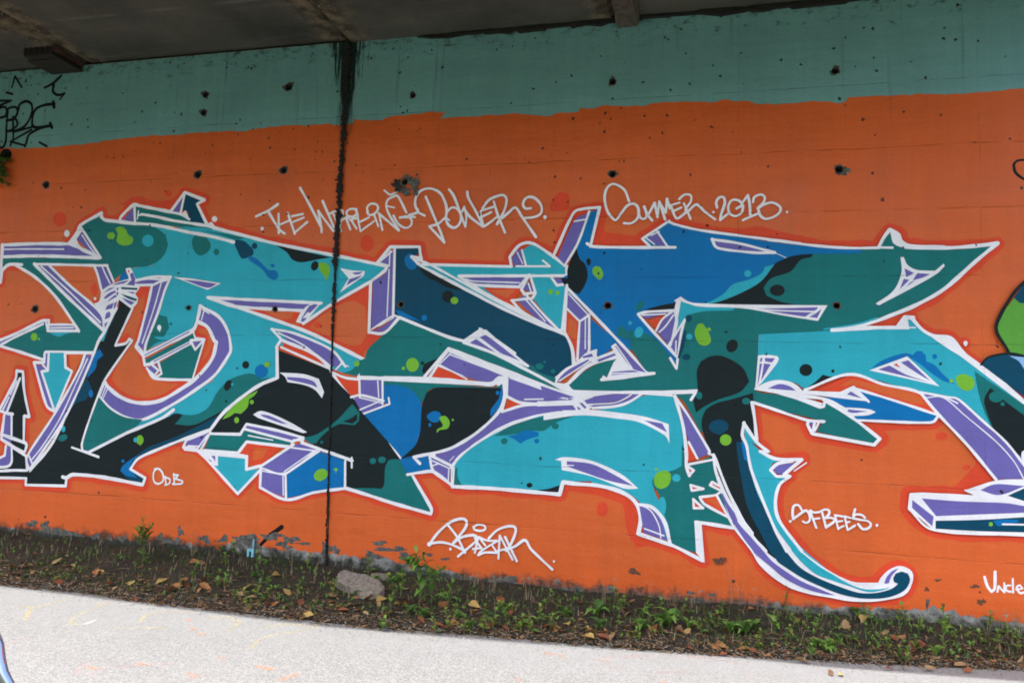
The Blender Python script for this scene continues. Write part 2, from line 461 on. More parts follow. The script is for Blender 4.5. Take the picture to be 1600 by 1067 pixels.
DATA = """ground B R 0 0 -6912,3557 -6915,3525 -6932,3498 -6959,3480 -6992,3474 -7027,3482 -7059,3501 -7081,3529 -7092,3561 -7089,3593 -7072,3620 -7045,3638 -7011,3644 -6976,3636 -6945,3617 -6923,3589
ground B R 0 0 -5594,3803 -5596,3790 -5604,3779 -5618,3772 -5634,3770 -5651,3773 -5666,3781 -5676,3792 -5681,3806 -5679,3819 -5670,3830 -5657,3837 -5640,3839 -5624,3836 -5609,3828 -5598,3816
ground B R 0 0 -3250,3225 -3254,3194 -3268,3167 -3290,3150 -3317,3144 -3344,3150 -3368,3169 -3386,3196 -3393,3228 -3390,3259 -3376,3286 -3354,3304 -3327,3309 -3299,3303 -3275,3284 -3258,3257
ground B R 0 0 -1503,3506 -1492,3604 -1426,3670 -1344,3659 -1326,3584 -1331,3509 -1428,3496
ground B R 0 0 -896,830 -899,805 -910,783 -926,767 -945,761 -964,765 -981,778 -992,798 -997,823 -994,849 -984,871 -968,887 -948,893 -929,889 -912,876 -901,855
ground B R 0 0 1967,2320 1963,2299 1953,2281 1938,2270 1920,2265 1903,2269 1888,2280 1878,2298 1875,2319 1879,2339 1889,2357 1904,2369 1922,2373 1939,2369 1954,2358 1964,2340
ground B R 0 0 1791,1579 1787,1566 1777,1555 1763,1547 1746,1544 1730,1545 1715,1552 1706,1562 1703,1575 1706,1588 1716,1599 1730,1606 1747,1610 1764,1608 1778,1601 1787,1591
ground B R 0 0 1954,1341 1952,1333 1945,1325 1936,1320 1924,1317 1913,1318 1904,1323 1897,1330 1895,1338 1897,1347 1904,1355 1914,1360 1925,1362 1936,1361 1946,1357 1952,1350
ground F R 0 0 -6225,3701 -6040,3783 -5815,3732 -5617,3734 -5451,3850 -5171,3737 -5371,3607 -5599,3544 -6006,3642
ground F R 0 0 -1403,3196 -1016,3574 -971,3513 -1008,3292 -678,3242 -677,3169 -1107,3176 -1029,3515 -1293,3478 -1459,3078
ground F R 0 0 -1264,3492 -1016,3574 -994,3292 -819,3244 -705,3213 -454,3382 -590,3153 -1107,3176 -1044,3515
ground F R 0 0 -413,3395 -204,3347 149,3296 335,3313 466,3275 927,3155 927,3121 150,3218 -259,3305
ground F R 0 0 1463,1112 1816,1159 1978,1355 1990,1381 1856,1613 2111,1251 1919,1165 2008,1121 1504,1102
ground F R 0 0 -803,946 -677,872 -630,657 -479,561 -641,521 -726,650 -759,839
ground F R 0 0 -1300,999 -1100,1018 -930,994 -719,897 -760,880 -971,936 -1299,971
one F C 0 0 -6444,3540 -6011,3485 -5708,3443 -5048,3415 -4685,3329 -4330,3244 -3719,3124 -3098,2996 -3120,2955 -3273,2841 -3635,2637 -3951,2432 -4031,2444 -3978,2564 -3790,2636 -5043,2689 -4699,2589 -4126,2422 -3555,2207 -3226,2071 -3326,1922 -3574,1978 -4215,2178 -4211,1892 -4384,1823 -4607,1673 -4859,1408 -4945,1333 -4929,1358 -5306,1196 -5693,1244 -5931,1283 -5711,1424 -5362,1600 -4933,1841 -4929,2232 -4969,2264 -5155,2460 -5203,2360 -5723,2153 -5771,2153 -5540,2903 -5950,2863 -6063,3001 -6004,3009 -5768,3033 -5610,3236 -5642,3373 -5909,3465
one F T 0 0 -5771,2149 -5729,2321 -5685,2473 -5640,2515 -5531,2490 -5495,2374 -5550,2281 -5676,2280 -5596,2251 -5480,2257 -5222,2360 -5157,2592 -5170,2377 -5403,2258 -5622,2222 -5767,2102
one B T 0 0 -5508,2407 -5511,2369 -5528,2336 -5556,2314 -5591,2306 -5627,2313 -5660,2334 -5683,2367 -5694,2405 -5691,2444 -5673,2477 -5645,2499 -5610,2507 -5574,2499 -5541,2478 -5518,2445
one B T 0 0 -5460,2417 -5461,2411 -5465,2406 -5471,2402 -5478,2401 -5486,2402 -5492,2405 -5497,2411 -5499,2417 -5498,2423 -5494,2429 -5488,2433 -5481,2434 -5474,2433 -5467,2429 -5462,2424
one B W 0 0 -5590,2376 -5591,2365 -5595,2355 -5603,2348 -5612,2346 -5622,2348 -5631,2354 -5637,2364 -5640,2376 -5640,2387 -5635,2397 -5628,2404 -5618,2406 -5608,2404 -5599,2397 -5593,2388
one F W 0 0 -5627,2381 -5592,2373 -5605,2326
one F T 0 0 -7742,3144 -6441,3118 -6729,3484 -6462,3616 -6423,3539 -6011,3485 -5787,3445 -5632,3364 -5588,3252 -5622,3150 -5703,3075 -5826,3025 -6014,3008 -6176,2916 -6241,2864 -6326,3038 -7461,3059 -7627,3070 -7706,2998 -7724,2872
one F B 0 0 -6155,2916 -6102,2984 -6056,2932 -5973,2897 -6170,2864
one B L 0 0 -6265,3439 -6200,3460 -6137,3432 -6094,3369 -6032,3333 -6038,3277 -6108,3251 -6201,3268 -6243,3316 -6226,3377
one B L 0 0 -6261,3360 -6264,3345 -6273,3332 -6289,3323 -6308,3321 -6328,3324 -6346,3333 -6358,3346 -6364,3362 -6361,3377 -6352,3390 -6336,3399 -6317,3401 -6297,3398 -6279,3389 -6267,3375
one B C 0 0 -5771,3298 -5774,3274 -5788,3253 -5810,3239 -5837,3234 -5864,3240 -5889,3254 -5907,3276 -5915,3301 -5912,3326 -5898,3347 -5876,3361 -5849,3365 -5821,3360 -5797,3345 -5779,3324
one B T 0 0 -5304,3290 -5262,3348 -5155,3334 -5075,3244 -5103,3168 -5195,3131 -5272,3188
one B T 0 0 -4968,3166 -4970,3154 -4976,3143 -4987,3136 -4999,3133 -5013,3136 -5024,3144 -5033,3155 -5036,3167 -5035,3180 -5028,3191 -5018,3198 -5005,3201 -4992,3198 -4980,3190 -4972,3179
one B N 0 0 -4807,3281 -4699,3279 -4631,3236 -4578,3186 -4570,3136 -4630,3104 -4703,3096 -4756,3172
one B N 0 0 -4529,3221 -4531,3209 -4537,3198 -4547,3191 -4559,3189 -4572,3191 -4584,3199 -4592,3209 -4595,3222 -4594,3235 -4587,3246 -4577,3253 -4565,3255 -4552,3252 -4541,3245 -4532,3234
one B B 0 0 -4628,3120 -4537,3094 -4460,3036 -4382,2973 -4310,2969 -4267,2919 -4302,2871 -4377,2896 -4446,2970 -4532,3028 -4605,3070
one B B 0 0 -4315,3016 -4317,3009 -4322,3003 -4330,3000 -4339,2998 -4349,3000 -4357,3004 -4363,3010 -4366,3017 -4364,3023 -4359,3029 -4351,3033 -4342,3034 -4332,3033 -4324,3029 -4318,3023
one F K 0 0 -4339,3234 -4183,3196 -3859,3126 -3696,3092 -3820,3077 -4012,3047 -4120,3073 -4198,3155
one B K 0 0 -3833,2997 -3842,2980 -3855,2968 -3871,2962 -3887,2963 -3901,2972 -3910,2986 -3913,3004 -3911,3023 -3902,3040 -3888,3052 -3872,3058 -3856,3057 -3843,3048 -3833,3034 -3830,3016
one B L 0 0 -3831,3029 -3766,3043 -3706,2992 -3709,2923 -3739,2856 -3760,2908 -3812,2956
one F T 0 0 -6034,3685 -5884,3641 -5592,3603 -5350,3519 -5141,3450 -4985,3408 -4705,3343 -4701,3297 -4806,3295 -4990,3349 -5370,3425 -5768,3473 -6010,3492
one F C 0 0 -5440,3444 -5158,3422 -4984,3391 -4704,3339 -4702,3314 -4981,3364 -5272,3406
one F N 0 0 -5439,3810 -5203,3716 -5282,3680 -5132,3454 -5347,3493 -5387,3606 -5446,3616 -5464,3599
one F P 0 0 -6190,3518 -6049,3681 -6032,3510
one F P 0 0 -5577,3602 -5451,3758 -5465,3586
one S W 37.3 1 -6216,3519 -6206,3567 -6061,3695 -5999,3684 -5592,3601 -5436,3810 -5193,3718
one S W 36.1 1 -5193,3718 -5277,3678 -5132,3449 -5090,3465 -5043,3418
one S W 35.6 1 -5131,3445 -4985,3404 -4704,3335
one S W 34.2 1 -5058,3420 -4685,3329 -4330,3244 -3719,3124 -3094,2996
one S W 32.8 0 -3094,2996 -3120,2955 -3273,2841 -3635,2637 -3951,2432
one S W 30.1 0 -6047,3690 -6023,3496
one S W 29.3 0 -5436,3805 -5468,3586
one S W 33 0 -5949,3586 -5756,3555 -5574,3514 -5346,3478 -5121,3441
one S W 22.5 0 -5994,3579 -5934,3584
one S W 16.5 0 -5991,3627 -5996,3535
one S W 29.3 0 -5592,3601 -5462,3571 -5355,3519
one F W 0 0 -5457,3577 -5409,3616 -5349,3512 -5399,3529
one S W 36.8 0 -6402,3533 -6216,3511 -6216,3514 -6040,3491 -5838,3474 -5606,3435 -5397,3391 -5171,3351 -4986,3311 -4808,3265
one F T 0 0 -7537,3054 -7288,3066 -6789,2692 -6288,2340 -6408,2130 -6416,2105 -7016,2098 -7016,2007 -7356,2092 -7735,2165 -7733,2147 -7442,2266 -7054,2429 -7022,2333 -6625,2337 -6768,2500 -7003,2727 -7261,2923
one F P 0 0 -7674,2207 -7446,2302 -7099,2449 -7025,2450 -7052,2411 -7419,2258 -7668,2157
one F P 0 0 -7022,2390 -6683,2393 -6621,2332 -7015,2331
one F C 0 0 -7021,2324 -6645,2328 -6807,2288 -6867,2265 -6976,2298
one B L 0 0 -7151,2261 -7153,2244 -7161,2230 -7174,2220 -7191,2217 -7209,2220 -7224,2229 -7236,2243 -7241,2260 -7240,2277 -7231,2291 -7218,2301 -7201,2304 -7184,2301 -7168,2292 -7157,2278
one B L 0 0 -7115,2237 -7115,2232 -7117,2227 -7121,2224 -7126,2223 -7131,2224 -7135,2227 -7139,2232 -7140,2237 -7140,2242 -7138,2247 -7134,2250 -7129,2251 -7124,2250 -7120,2247 -7116,2243
one F P 0 0 -7753,3286 -7261,3290 -6811,3270 -6442,3123 -7245,3155 -7736,3149
one F P 0 0 -6725,3449 -6421,3123 -6506,3145 -6760,3340
one F W 0 0 -6864,3278 -6781,3379 -6729,3481 -6691,3422 -6755,3334 -6705,3263 -6494,3136 -6656,3191 -6767,3255
one F O 0 0 -7105,3061 -6494,3040 -6364,2779 -6409,2623 -6492,2631 -6784,2832
one B R 0 0 -6422,2779 -6422,2752 -6430,2730 -6443,2715 -6459,2709 -6477,2715 -6494,2730 -6506,2752 -6512,2779 -6511,2806 -6504,2828 -6491,2843 -6474,2848 -6456,2843 -6440,2828 -6428,2805
one B R 0 0 -6383,2647 -6385,2633 -6394,2620 -6407,2612 -6424,2609 -6442,2612 -6457,2620 -6468,2633 -6473,2647 -6471,2662 -6463,2674 -6449,2682 -6432,2685 -6415,2682 -6399,2674 -6388,2662
one F P 0 0 -7289,3070 -7106,3064 -6783,2823 -6503,2640 -6336,2511 -6299,2345 -6789,2692
one F P 0 0 -6484,3040 -6326,3038 -6227,2864 -6366,2753
one S W 39.2 0 -7753,3286 -7261,3292 -6854,3283 -6771,3388 -6725,3484
one S W 38.3 1 -6855,3286 -6760,3379 -6725,3484 -6462,3616 -6447,3566 -6392,3533 -6011,3489
one S W 30.6 0 -6451,3610 -6464,3570 -6391,3529
one S W 40.1 0 -7724,2872 -7753,3289
one S W 39.1 0 -7736,3149 -7223,3155 -6441,3122
one S W 30.7 0 -6725,3481 -6417,3123 -6659,3218 -6854,3283
one S W 17.4 0 -7746,3235 -7449,3235 -6911,3225
one S W 12.1 0 -7730,3280 -7722,3162
one S W 16.8 0 -6686,3377 -6579,3252 -6463,3136
one S W 39.9 1 -7723,2863 -7717,2998 -7626,3061 -7450,3059
one S W 34.8 0 -7549,3060 -7260,2920 -6981,2718 -6744,2474 -6614,2328
one S W 34.9 1 -7022,2333 -7018,2446 -7118,2432 -7445,2293 -7696,2201
one S W 34.2 0 -7021,2327 -6614,2332
one S W 26.6 0 -7022,2394 -6683,2393 -6625,2337
one S W 19.1 0 -7004,2359 -6690,2366
one S W 31.2 0 -7093,2402 -7441,2258 -7626,2167
one S W 26.9 0 -7053,2420 -7022,2333
one S W 38.2 0 -7288,3066 -6789,2689 -6287,2332
one S W 30.7 0 -7288,3066 -6474,3043 -6326,3038
one S W 30.3 0 -7106,3064 -6783,2823 -6492,2631 -6336,2503 -6294,2340
one S W 19.1 0 -7188,3038 -6797,2762 -6348,2425
one S W 30.2 0 -6494,3040 -6438,2935 -6367,2761
one S W 30 0 -6330,3038 -6227,2864
one S W 17.3 0 -6391,3034 -6342,2952 -6270,2847
one F R 0 0 -5921,2777 -5886,2829 -5757,2819 -5799,2337 -5863,2185 -5746,1994 -5587,1853 -5185,1834 -5300,1749 -5537,1627 -5786,1594 -6008,1654 -6176,1741 -6243,1806 -6160,1977 -5947,2234 -5988,2250 -6102,2190 -6184,2214 -6109,2266 -5962,2590
one F O 0 0 -5890,2658 -5827,2726 -5824,2590 -5894,2302 -5881,2168 -5760,1936 -5584,1824 -5323,1798 -5542,1676 -5790,1644 -6014,1712 -6145,1826 -6082,1996 -5907,2235 -5995,2318 -6070,2266
one F R 0 0 -5133,1999 -5038,2197 -5063,2271 -5138,2262 -5199,2310 -5191,2327 -5153,2443 -5056,2411 -4950,2264 -4938,2232 -4958,2133 -5092,1951 -5177,1851
one F O 0 0 -5080,2033 -5019,2198 -5028,2296 -5143,2328 -5129,2377 -5052,2361 -4977,2247 -4973,2198 -5028,2083
one F W 0 0 -6367,2768 -6276,2824 -6158,2863 -6035,2892 -6091,3001 -6057,3011 -6021,3009 -5949,2892 -5762,2912 -5516,2909 -5581,2868 -5734,2820 -5883,2820 -5908,2772 -5944,2733 -5899,2682 -5909,2630 -5954,2581 -6135,2682 -6165,2578 -6134,2578 -6276,2333 -6307,2341 -6327,2483 -6450,2629 -6395,2642 -6378,2673 -6374,2734
one F P 0 0 -6030,2944 -5994,2959 -5953,2879 -5962,2819 -6059,2828 -6003,2879
one B R 0 0 -6036,2972 -6036,2966 -6038,2961 -6040,2958 -6044,2956 -6048,2958 -6052,2961 -6054,2966 -6056,2972 -6056,2978 -6054,2983 -6051,2986 -6047,2988 -6043,2986 -6040,2983 -6037,2978
one F P 0 0 -5947,2863 -5789,2880 -5645,2870 -5730,2833 -5954,2840
one F P 0 0 -5919,2889 -5712,2905 -5609,2903 -5652,2893 -5810,2894
one F P 0 0 -6245,2822 -6157,2854 -6040,2875 -6085,2845
one F N 0 0 -6127,2804 -5920,2793 -5918,2771 -6119,2781
one F N 0 0 -6127,2735 -6021,2707 -5906,2673 -5931,2654 -6029,2682
one F P 0 0 -6105,2692 -5940,2641 -5982,2611 -6046,2647
one F P 0 0 -6051,2757 -5940,2748 -5968,2730
one F P 0 0 -6350,2734 -6273,2790 -6192,2802 -6300,2759
one F P 0 0 -6332,2690 -6268,2742 -6197,2768 -6182,2751 -6312,2675
one F P 0 0 -6288,2647 -6194,2723 -6160,2707 -6259,2656
one F P 0 0 -6300,2559 -6284,2604 -6198,2638 -6215,2574
one F P 0 0 -6297,2457 -6286,2522 -6252,2543 -6226,2518 -6235,2479
one F P 0 0 -6294,2410 -6232,2449 -6210,2501 -6176,2544 -6199,2466 -6280,2350
one F P 0 0 -6181,2794 -6156,2801 -6157,2770 -6177,2768
one F P 0 0 -6177,2749 -6151,2752 -6153,2716 -6178,2723
one F P 0 0 -6197,2568 -6193,2630 -6157,2656 -6175,2582
one F P 0 0 -5738,2814 -5629,2860 -5562,2877 -5526,2906 -5595,2707 -5744,2208 -5854,2225 -5796,2537
one F P 0 0 -5830,2455 -5707,2456 -5768,2130 -5863,2200
one S W 32.8 1 -5883,2823 -5744,2825 -5774,2622 -5855,2231 -5868,2204 -5878,2174 -5776,2077
one S W 32.6 0 -5521,2906 -5581,2766 -5646,2521 -5755,2216 -5762,2115 -5773,2092
one S W 16 0 -5625,2864 -5707,2537 -5801,2232 -5802,2213
one S W 29.1 0 -5734,2822 -5630,2864 -5572,2877 -5521,2908
one S W 29.3 0 -5947,2870 -5762,2910 -5521,2909
one S W 18.3 0 -5918,2875 -5750,2891 -5621,2877
one F W 0 0 -5492,2908 -5269,2890 -4915,2838 -5069,2772
one F P 0 0 -5364,2877 -5171,2862 -4961,2833 -5074,2792
one F P 0 0 -4966,2672 -3808,2641 -3961,2577 -4719,2602
one F R 0 0 -4737,2602 -3959,2556 -4026,2447 -4127,2427
one F O 0 0 -4442,2570 -4065,2556 -4095,2483 -4201,2475
one S W 34.3 0 -5062,2692 -4504,2668 -3773,2636
one S W 34.5 0 -5043,2689 -4718,2599 -3977,2561
one F W 0 0 -3773,2641 -3951,2428 -4040,2447 -3978,2564 -3861,2644
one F P 0 0 -3859,2628 -3807,2620 -3888,2540 -3933,2548
one F P 0 0 -3934,2564 -3902,2612 -3859,2620 -3956,2500 -3988,2468
one F P 0 0 -3972,2484 -3920,2492 -3952,2452 -3987,2452
one F W 0 0 -3597,2986 -3467,2961 -3327,2952 -3336,2905 -3581,2740 -3496,2882
one F P 0 0 -3465,2937 -3347,2948 -3388,2921 -3430,2917
one F P 0 0 -3517,2811 -3487,2874 -3378,2905 -3354,2921 -3377,2889
one F R 0 0 -3651,2629 -3271,2810 -3243,2349 -3101,2343 -3282,2170 -3312,2100 -3555,2204 -4126,2422 -3942,2429
one F O 0 0 -3781,2501 -3515,2645 -3397,2653 -3300,2598 -3269,2364 -3320,2239 -3420,2222 -3664,2305 -3878,2389
one B R 0 0 -3755,2419 -3757,2407 -3765,2397 -3778,2390 -3794,2387 -3810,2389 -3824,2396 -3834,2406 -3838,2418 -3836,2430 -3827,2441 -3814,2448 -3798,2450 -3782,2448 -3768,2441 -3759,2431
one F T 0 0 -3513,1956 -3406,1989 -3327,2084 -3226,2071 -3317,1922
one B L 0 0 -3329,2050 -3330,2039 -3336,2030 -3346,2024 -3357,2021 -3369,2023 -3379,2029 -3386,2038 -3389,2049 -3388,2059 -3382,2068 -3372,2075 -3361,2077 -3349,2075 -3339,2069 -3332,2060
one F P 0 0 -4264,2361 -4049,2324 -3656,2184 -3520,2057 -3551,2017 -3628,2023 -3823,2106 -4057,2196 -4191,2338
one F R 0 0 -4182,2210 -4037,2165 -3646,2023 -3626,1984 -3927,2088 -4215,2181 -4243,2201
one F R 0 0 -4186,2266 -3933,2183 -3627,2008 -3643,1984 -4215,2178 -4155,2211
one S W 36.5 0 -5052,2692 -4699,2589 -4126,2422 -3839,2326 -3546,2204 -3226,2063 -3241,2032 -3326,1922
one S W 30.4 0 -4301,2372 -4186,2274 -4234,2194 -4224,2186
one S W 26.5 0 -4292,2372 -4031,2332 -3639,2180 -3475,2019
one S W 16.6 0 -4227,2338 -3935,2214 -3610,2000
one S W 33.1 1 -4168,2259 -3826,2137 -3627,2000
one S W 23.2 0 -4181,2194 -3626,1987
one S W 19.5 0 -3511,2057 -3575,1986
one S W 13 0 -3528,2049 -3441,2020
one F P 0 0 -5157,2592 -4933,2502 -4799,2348 -4747,2158 -4753,2120 -4919,1898 -5112,1751 -5362,1597 -5711,1427 -5947,1445 -6133,1524 -6281,1637 -6222,1798 -6155,1733 -5967,1647 -5786,1599 -5537,1627 -5300,1749 -5122,1868 -4969,2051 -4914,2232 -4961,2280 -5055,2394 -5158,2451
one S W 35.3 0 -5133,2601 -4913,2491 -4793,2340 -4748,2169 -4762,2112 -4910,1903 -5112,1751 -5362,1597 -5711,1424 -5947,1440 -6133,1524 -6275,1634
one S W 42.6 0 -5157,2443 -5035,2386 -4945,2248 -4920,2232 -4961,2060 -5113,1877 -5300,1746 -5536,1619 -5785,1591 -6006,1642 -6176,1741 -6233,1807
one S W 42.7 0 -5139,2601 -5158,2493 -5220,2343 -5766,2094
one S W 14.1 0 -5089,2576 -5113,2460
one S W 15.5 0 -5108,2568 -5029,2527
one S W 14.6 0 -6207,1757 -6245,1638
one S W 14.6 0 -6176,1741 -6224,1622
one S W 29.3 0 -6223,1807 -6285,1637 -6221,1597
one F T 0 0 -6285,1637 -6133,1516 -5947,1440 -5720,1420 -5892,1281 -6341,1057 -6417,1070 -6437,1128 -6401,1297
one F T 0 0 -5765,2032 -5205,2318 -5167,2277 -5227,2228 -5655,2005 -5741,1988
one F T 0 0 -5581,2006 -5225,2206 -5156,2148 -5083,2238 -5163,1846 -5527,1851 -5615,1856 -5533,1910
one F P 0 0 -5220,2247 -5084,2249 -5156,2155
one F P 0 0 -5707,1955 -5658,1993 -5573,1924 -5621,1882
one F P 0 0 -5651,2005 -5610,1991 -5579,1939
one F P 0 0 -5603,1868 -5559,1906 -5540,1895 -5585,1861
one F P 0 0 -5852,2178 -5777,2130 -5787,2103 -5850,2151
one S W 50.1 0 -5764,2085 -5212,2351
one S P 11.4 0 -5759,2085 -5249,2336
one S W 49.9 0 -5672,2004 -5226,2221
one S P 11.4 0 -5639,2024 -5235,2221
one S W 32.4 1 -5781,2085 -5749,1984 -5698,1996
one S W 32 1 -5720,1951 -5610,1850 -5167,1842
one S W 28.6 0 -5610,1856 -5536,1899 -5586,2014
one S W 25.1 0 -5697,1985 -5672,1997 -5578,1932 -5621,1878 -5715,1943
one S W 21.1 0 -5177,2437 -5203,2348 -5171,2274 -5060,2264 -5163,1846
one S W 28.2 0 -5220,2247 -5064,2260 -5156,2152 -5219,2240
one S W 25.4 0 -5876,2196 -5769,2100
one F K 0 0 -6134,2677 -5959,2579 -6113,2222 -6112,2189 -6005,2216 -5965,2259 -5931,2234 -6155,1927 -6231,1790 -6333,1517 -6425,1245 -6440,1103 -6345,1057 -5892,1281 -5499,1424 -5315,1496 -5257,1482 -5334,1390 -5118,1398 -4903,1487 -4780,1559 -4892,1359 -5306,1196 -5489,1123 -5729,1014 -5816,911 -5634,832 -5656,766 -6160,819 -6540,814 -6618,776 -6609,702 -7114,681 -7129,807 -7059,844 -6821,1127 -6621,1541 -6394,2091 -6286,2323 -6141,2572
one F B 0 0 -6392,2074 -6328,2144 -6271,2076 -6342,2024 -6357,1930 -6430,1852 -6458,1835
one F N 0 0 -6384,1904 -6446,1818 -6375,1718 -6443,1598 -6561,1560 -6673,1455 -6502,1765
one F N 0 0 -6276,2328 -6159,2570 -6170,2484 -6229,2363 -6295,2225 -6326,2225
one B B 0 0 -6357,1668 -6358,1652 -6362,1638 -6371,1629 -6381,1625 -6392,1628 -6402,1637 -6410,1650 -6414,1666 -6413,1683 -6409,1696 -6400,1706 -6390,1709 -6379,1706 -6369,1698 -6361,1684
one F C 0 0 -6746,1282 -6767,1197 -6873,1031 -6932,1003 -6805,1161
one F C 0 0 -6284,2311 -6239,2363 -6285,2225 -6316,2225
one B C 0 0 -6670,1285 -6671,1273 -6675,1261 -6682,1254 -6691,1251 -6701,1253 -6710,1260 -6716,1271 -6719,1283 -6719,1296 -6715,1308 -6708,1315 -6699,1318 -6689,1316 -6680,1309 -6674,1298
one B T 0 0 -6637,1216 -6634,1202 -6638,1188 -6651,1174 -6670,1162 -6692,1155 -6714,1154 -6732,1159 -6744,1168 -6748,1181 -6743,1196 -6730,1210 -6711,1221 -6689,1228 -6668,1230 -6649,1225
one F N 0 0 -4901,1463 -4786,1523 -4929,1358 -5306,1188 -5489,1123 -5729,1014 -5816,911 -5634,832 -5656,766 -5845,812 -5909,874 -5804,993 -5644,1132 -5276,1278
one F B 0 0 -5715,1071 -5807,1018 -5907,947 -5940,888 -5867,843 -5730,827 -5825,911 -5804,993
one B B 0 0 -5897,989 -5898,982 -5902,977 -5908,973 -5915,971 -5923,972 -5930,975 -5934,981 -5936,987 -5936,993 -5932,999 -5926,1002 -5919,1004 -5911,1003 -5904,1000 -5900,995
one F T 0 0 -5343,1389 -5311,1496 -5117,1492 -4965,1565 -4859,1738 -4731,1859 -4545,1923 -4445,1914 -4370,1872 -4274,1898 -4436,1798 -4606,1665 -4842,1425 -4780,1559 -4903,1487 -5117,1390
one F K 0 0 -5515,1399 -5406,1460 -5353,1495 -5277,1497 -5253,1482 -5290,1432 -5342,1381
one B K 0 0 -4527,2012 -4529,1997 -4537,1984 -4549,1976 -4564,1973 -4579,1975 -4593,1983 -4603,1996 -4607,2010 -4605,2025 -4597,2038 -4585,2046 -4570,2050 -4554,2047 -4541,2039 -4531,2027
one B K 0 0 -4711,1787 -4723,1767 -4739,1753 -4756,1746 -4772,1747 -4785,1757 -4792,1773 -4793,1793 -4786,1815 -4775,1834 -4759,1848 -4741,1855 -4725,1854 -4713,1844 -4705,1828 -4705,1808
one B C 0 0 -4687,1812 -4688,1806 -4690,1801 -4694,1797 -4699,1796 -4704,1797 -4708,1800 -4711,1805 -4713,1811 -4712,1817 -4710,1823 -4706,1826 -4701,1828 -4696,1827 -4692,1823 -4689,1818
one B B 0 0 -4314,1953 -4317,1927 -4331,1905 -4353,1890 -4380,1884 -4408,1889 -4432,1902 -4450,1924 -4457,1949 -4454,1975 -4440,1997 -4418,2012 -4390,2018 -4363,2014 -4338,1999 -4321,1978
one B L 0 0 -4290,2020 -4292,2009 -4299,2000 -4309,1993 -4322,1991 -4335,1993 -4347,1999 -4355,2008 -4358,2019 -4356,2030 -4350,2039 -4339,2046 -4326,2048 -4313,2046 -4302,2040 -4294,2031
one B T 0 0 -4648,1974 -4648,1969 -4651,1965 -4656,1962 -4661,1961 -4667,1962 -4672,1964 -4675,1968 -4677,1973 -4676,1978 -4673,1982 -4669,1985 -4663,1986 -4658,1986 -4653,1983 -4649,1979
one B L 0 0 -5688,1215 -5690,1196 -5698,1180 -5711,1168 -5728,1164 -5745,1167 -5761,1177 -5772,1192 -5777,1211 -5776,1230 -5768,1246 -5754,1257 -5737,1262 -5720,1259 -5705,1249 -5694,1233
one B C 0 0 -5764,1211 -5764,1201 -5769,1193 -5776,1187 -5784,1184 -5793,1186 -5801,1191 -5807,1199 -5810,1209 -5809,1219 -5805,1228 -5798,1234 -5789,1236 -5780,1235 -5772,1230 -5766,1221
one F L 0 0 -5745,1176 -5723,1153 -5688,1195
one S W 32.5 0 -5892,1281 -6345,1057
one S W 25.5 0 -6561,1097 -6220,1013
one S W 25.6 0 -6241,1789 -6333,1517 -6417,1262 -6443,1127 -6427,1070 -6345,1057
one S W 29.4 1 -6134,2680 -5954,2579 -6114,2226 -6131,2181 -6004,2208 -5965,2254 -5931,2234 -6137,1944 -6233,1807
one S W 37.2 0 -6159,2578 -6277,2337 -6346,2225 -6394,2091 -6639,1524 -6821,1127 -7078,826
one S W 31.5 1 -4928,1350 -5216,1241 -5490,1131 -5730,1022 -5820,911 -5630,832 -5656,761
one S W 39.8 1 -5656,761 -6159,811 -6520,815 -6597,778 -6649,783
one S W 33.5 1 -6597,778 -6598,694 -7113,672 -7115,748 -7512,726
one S W 35.4 0 -5892,1281 -5500,1440 -5356,1535
one F P 0 0 -6488,2079 -6397,2053 -6557,1675 -6702,1376 -6899,1101 -7057,906 -7111,830 -7144,969 -6821,1425 -6529,2011
one F O 0 0 -6722,2085 -6516,2089 -6808,1467 -6820,1483 -6660,1898
one F R 0 0 -6753,2085 -6721,2077 -6729,1965
one S W 29.9 0 -6416,2105 -6497,2100 -6559,1917 -6825,1432 -7128,977 -7091,843
one S W 29.8 0 -6398,2067 -6557,1675 -6702,1376 -6897,1088 -7089,831
one S W 16.4 0 -6467,2039 -6596,1740 -6752,1387 -6946,1085 -7062,946
one S W 22.5 0 -7107,984 -7053,900
one S W 34.9 1 -7016,2007 -7356,2092 -7691,2166
one S W 37.7 0 -6415,2101 -7016,2094
one F C 0 0 -6973,2090 -6754,2093 -6723,1905 -6656,1898 -6823,1470 -7035,1898 -6963,1908
one F P 0 0 -7024,2080 -6972,2084 -6962,1899 -7034,1976
one F P 0 0 -7131,1964 -6986,1933 -6966,1900 -7072,1890 -6837,1491 -6948,1528
one S W 34.4 1 -7161,1982 -7024,1985 -7025,2089
one S W 30.3 0 -6973,2090 -6962,1899 -7045,1889 -6830,1474
one S W 33.9 1 -7150,1973 -6940,1530 -6822,1463 -6649,1898 -6737,1939 -6759,2085
one S W 22.8 0 -7039,1959 -6966,1900
one F K 0 0 -7355,1870 -7288,1872 -7247,1667 -7151,1399 -7215,1403 -7186,1128 -7145,1089 -7152,1015 -7348,1046 -7385,1417 -7454,1429
one F P 0 0 -7542,1450 -7380,1794 -7329,1795 -7461,1415
one F P 0 0 -7485,1407 -7372,1418 -7357,1188 -7468,1196
one F P 0 0 -7544,922 -7431,961 -7411,1077 -7340,1051 -7330,892 -7400,851 -7534,844
one F K 0 0 -7337,1053 -7149,988 -7118,836 -7528,794 -7533,834 -7384,856 -7321,893
one F K 0 0 -7527,781 -7081,832 -7097,758 -7522,747
one F P 0 0 -7481,1169 -7361,1147 -7356,1113 -7478,1142
one S W 34.4 1 -7374,1886 -7289,1878 -7247,1667 -7148,1396 -7215,1403 -7192,1141
one S W 34.7 1 -7374,1886 -7380,1794 -7559,1449 -7453,1422 -7372,1418
one S W 30.8 0 -7322,1802 -7454,1429
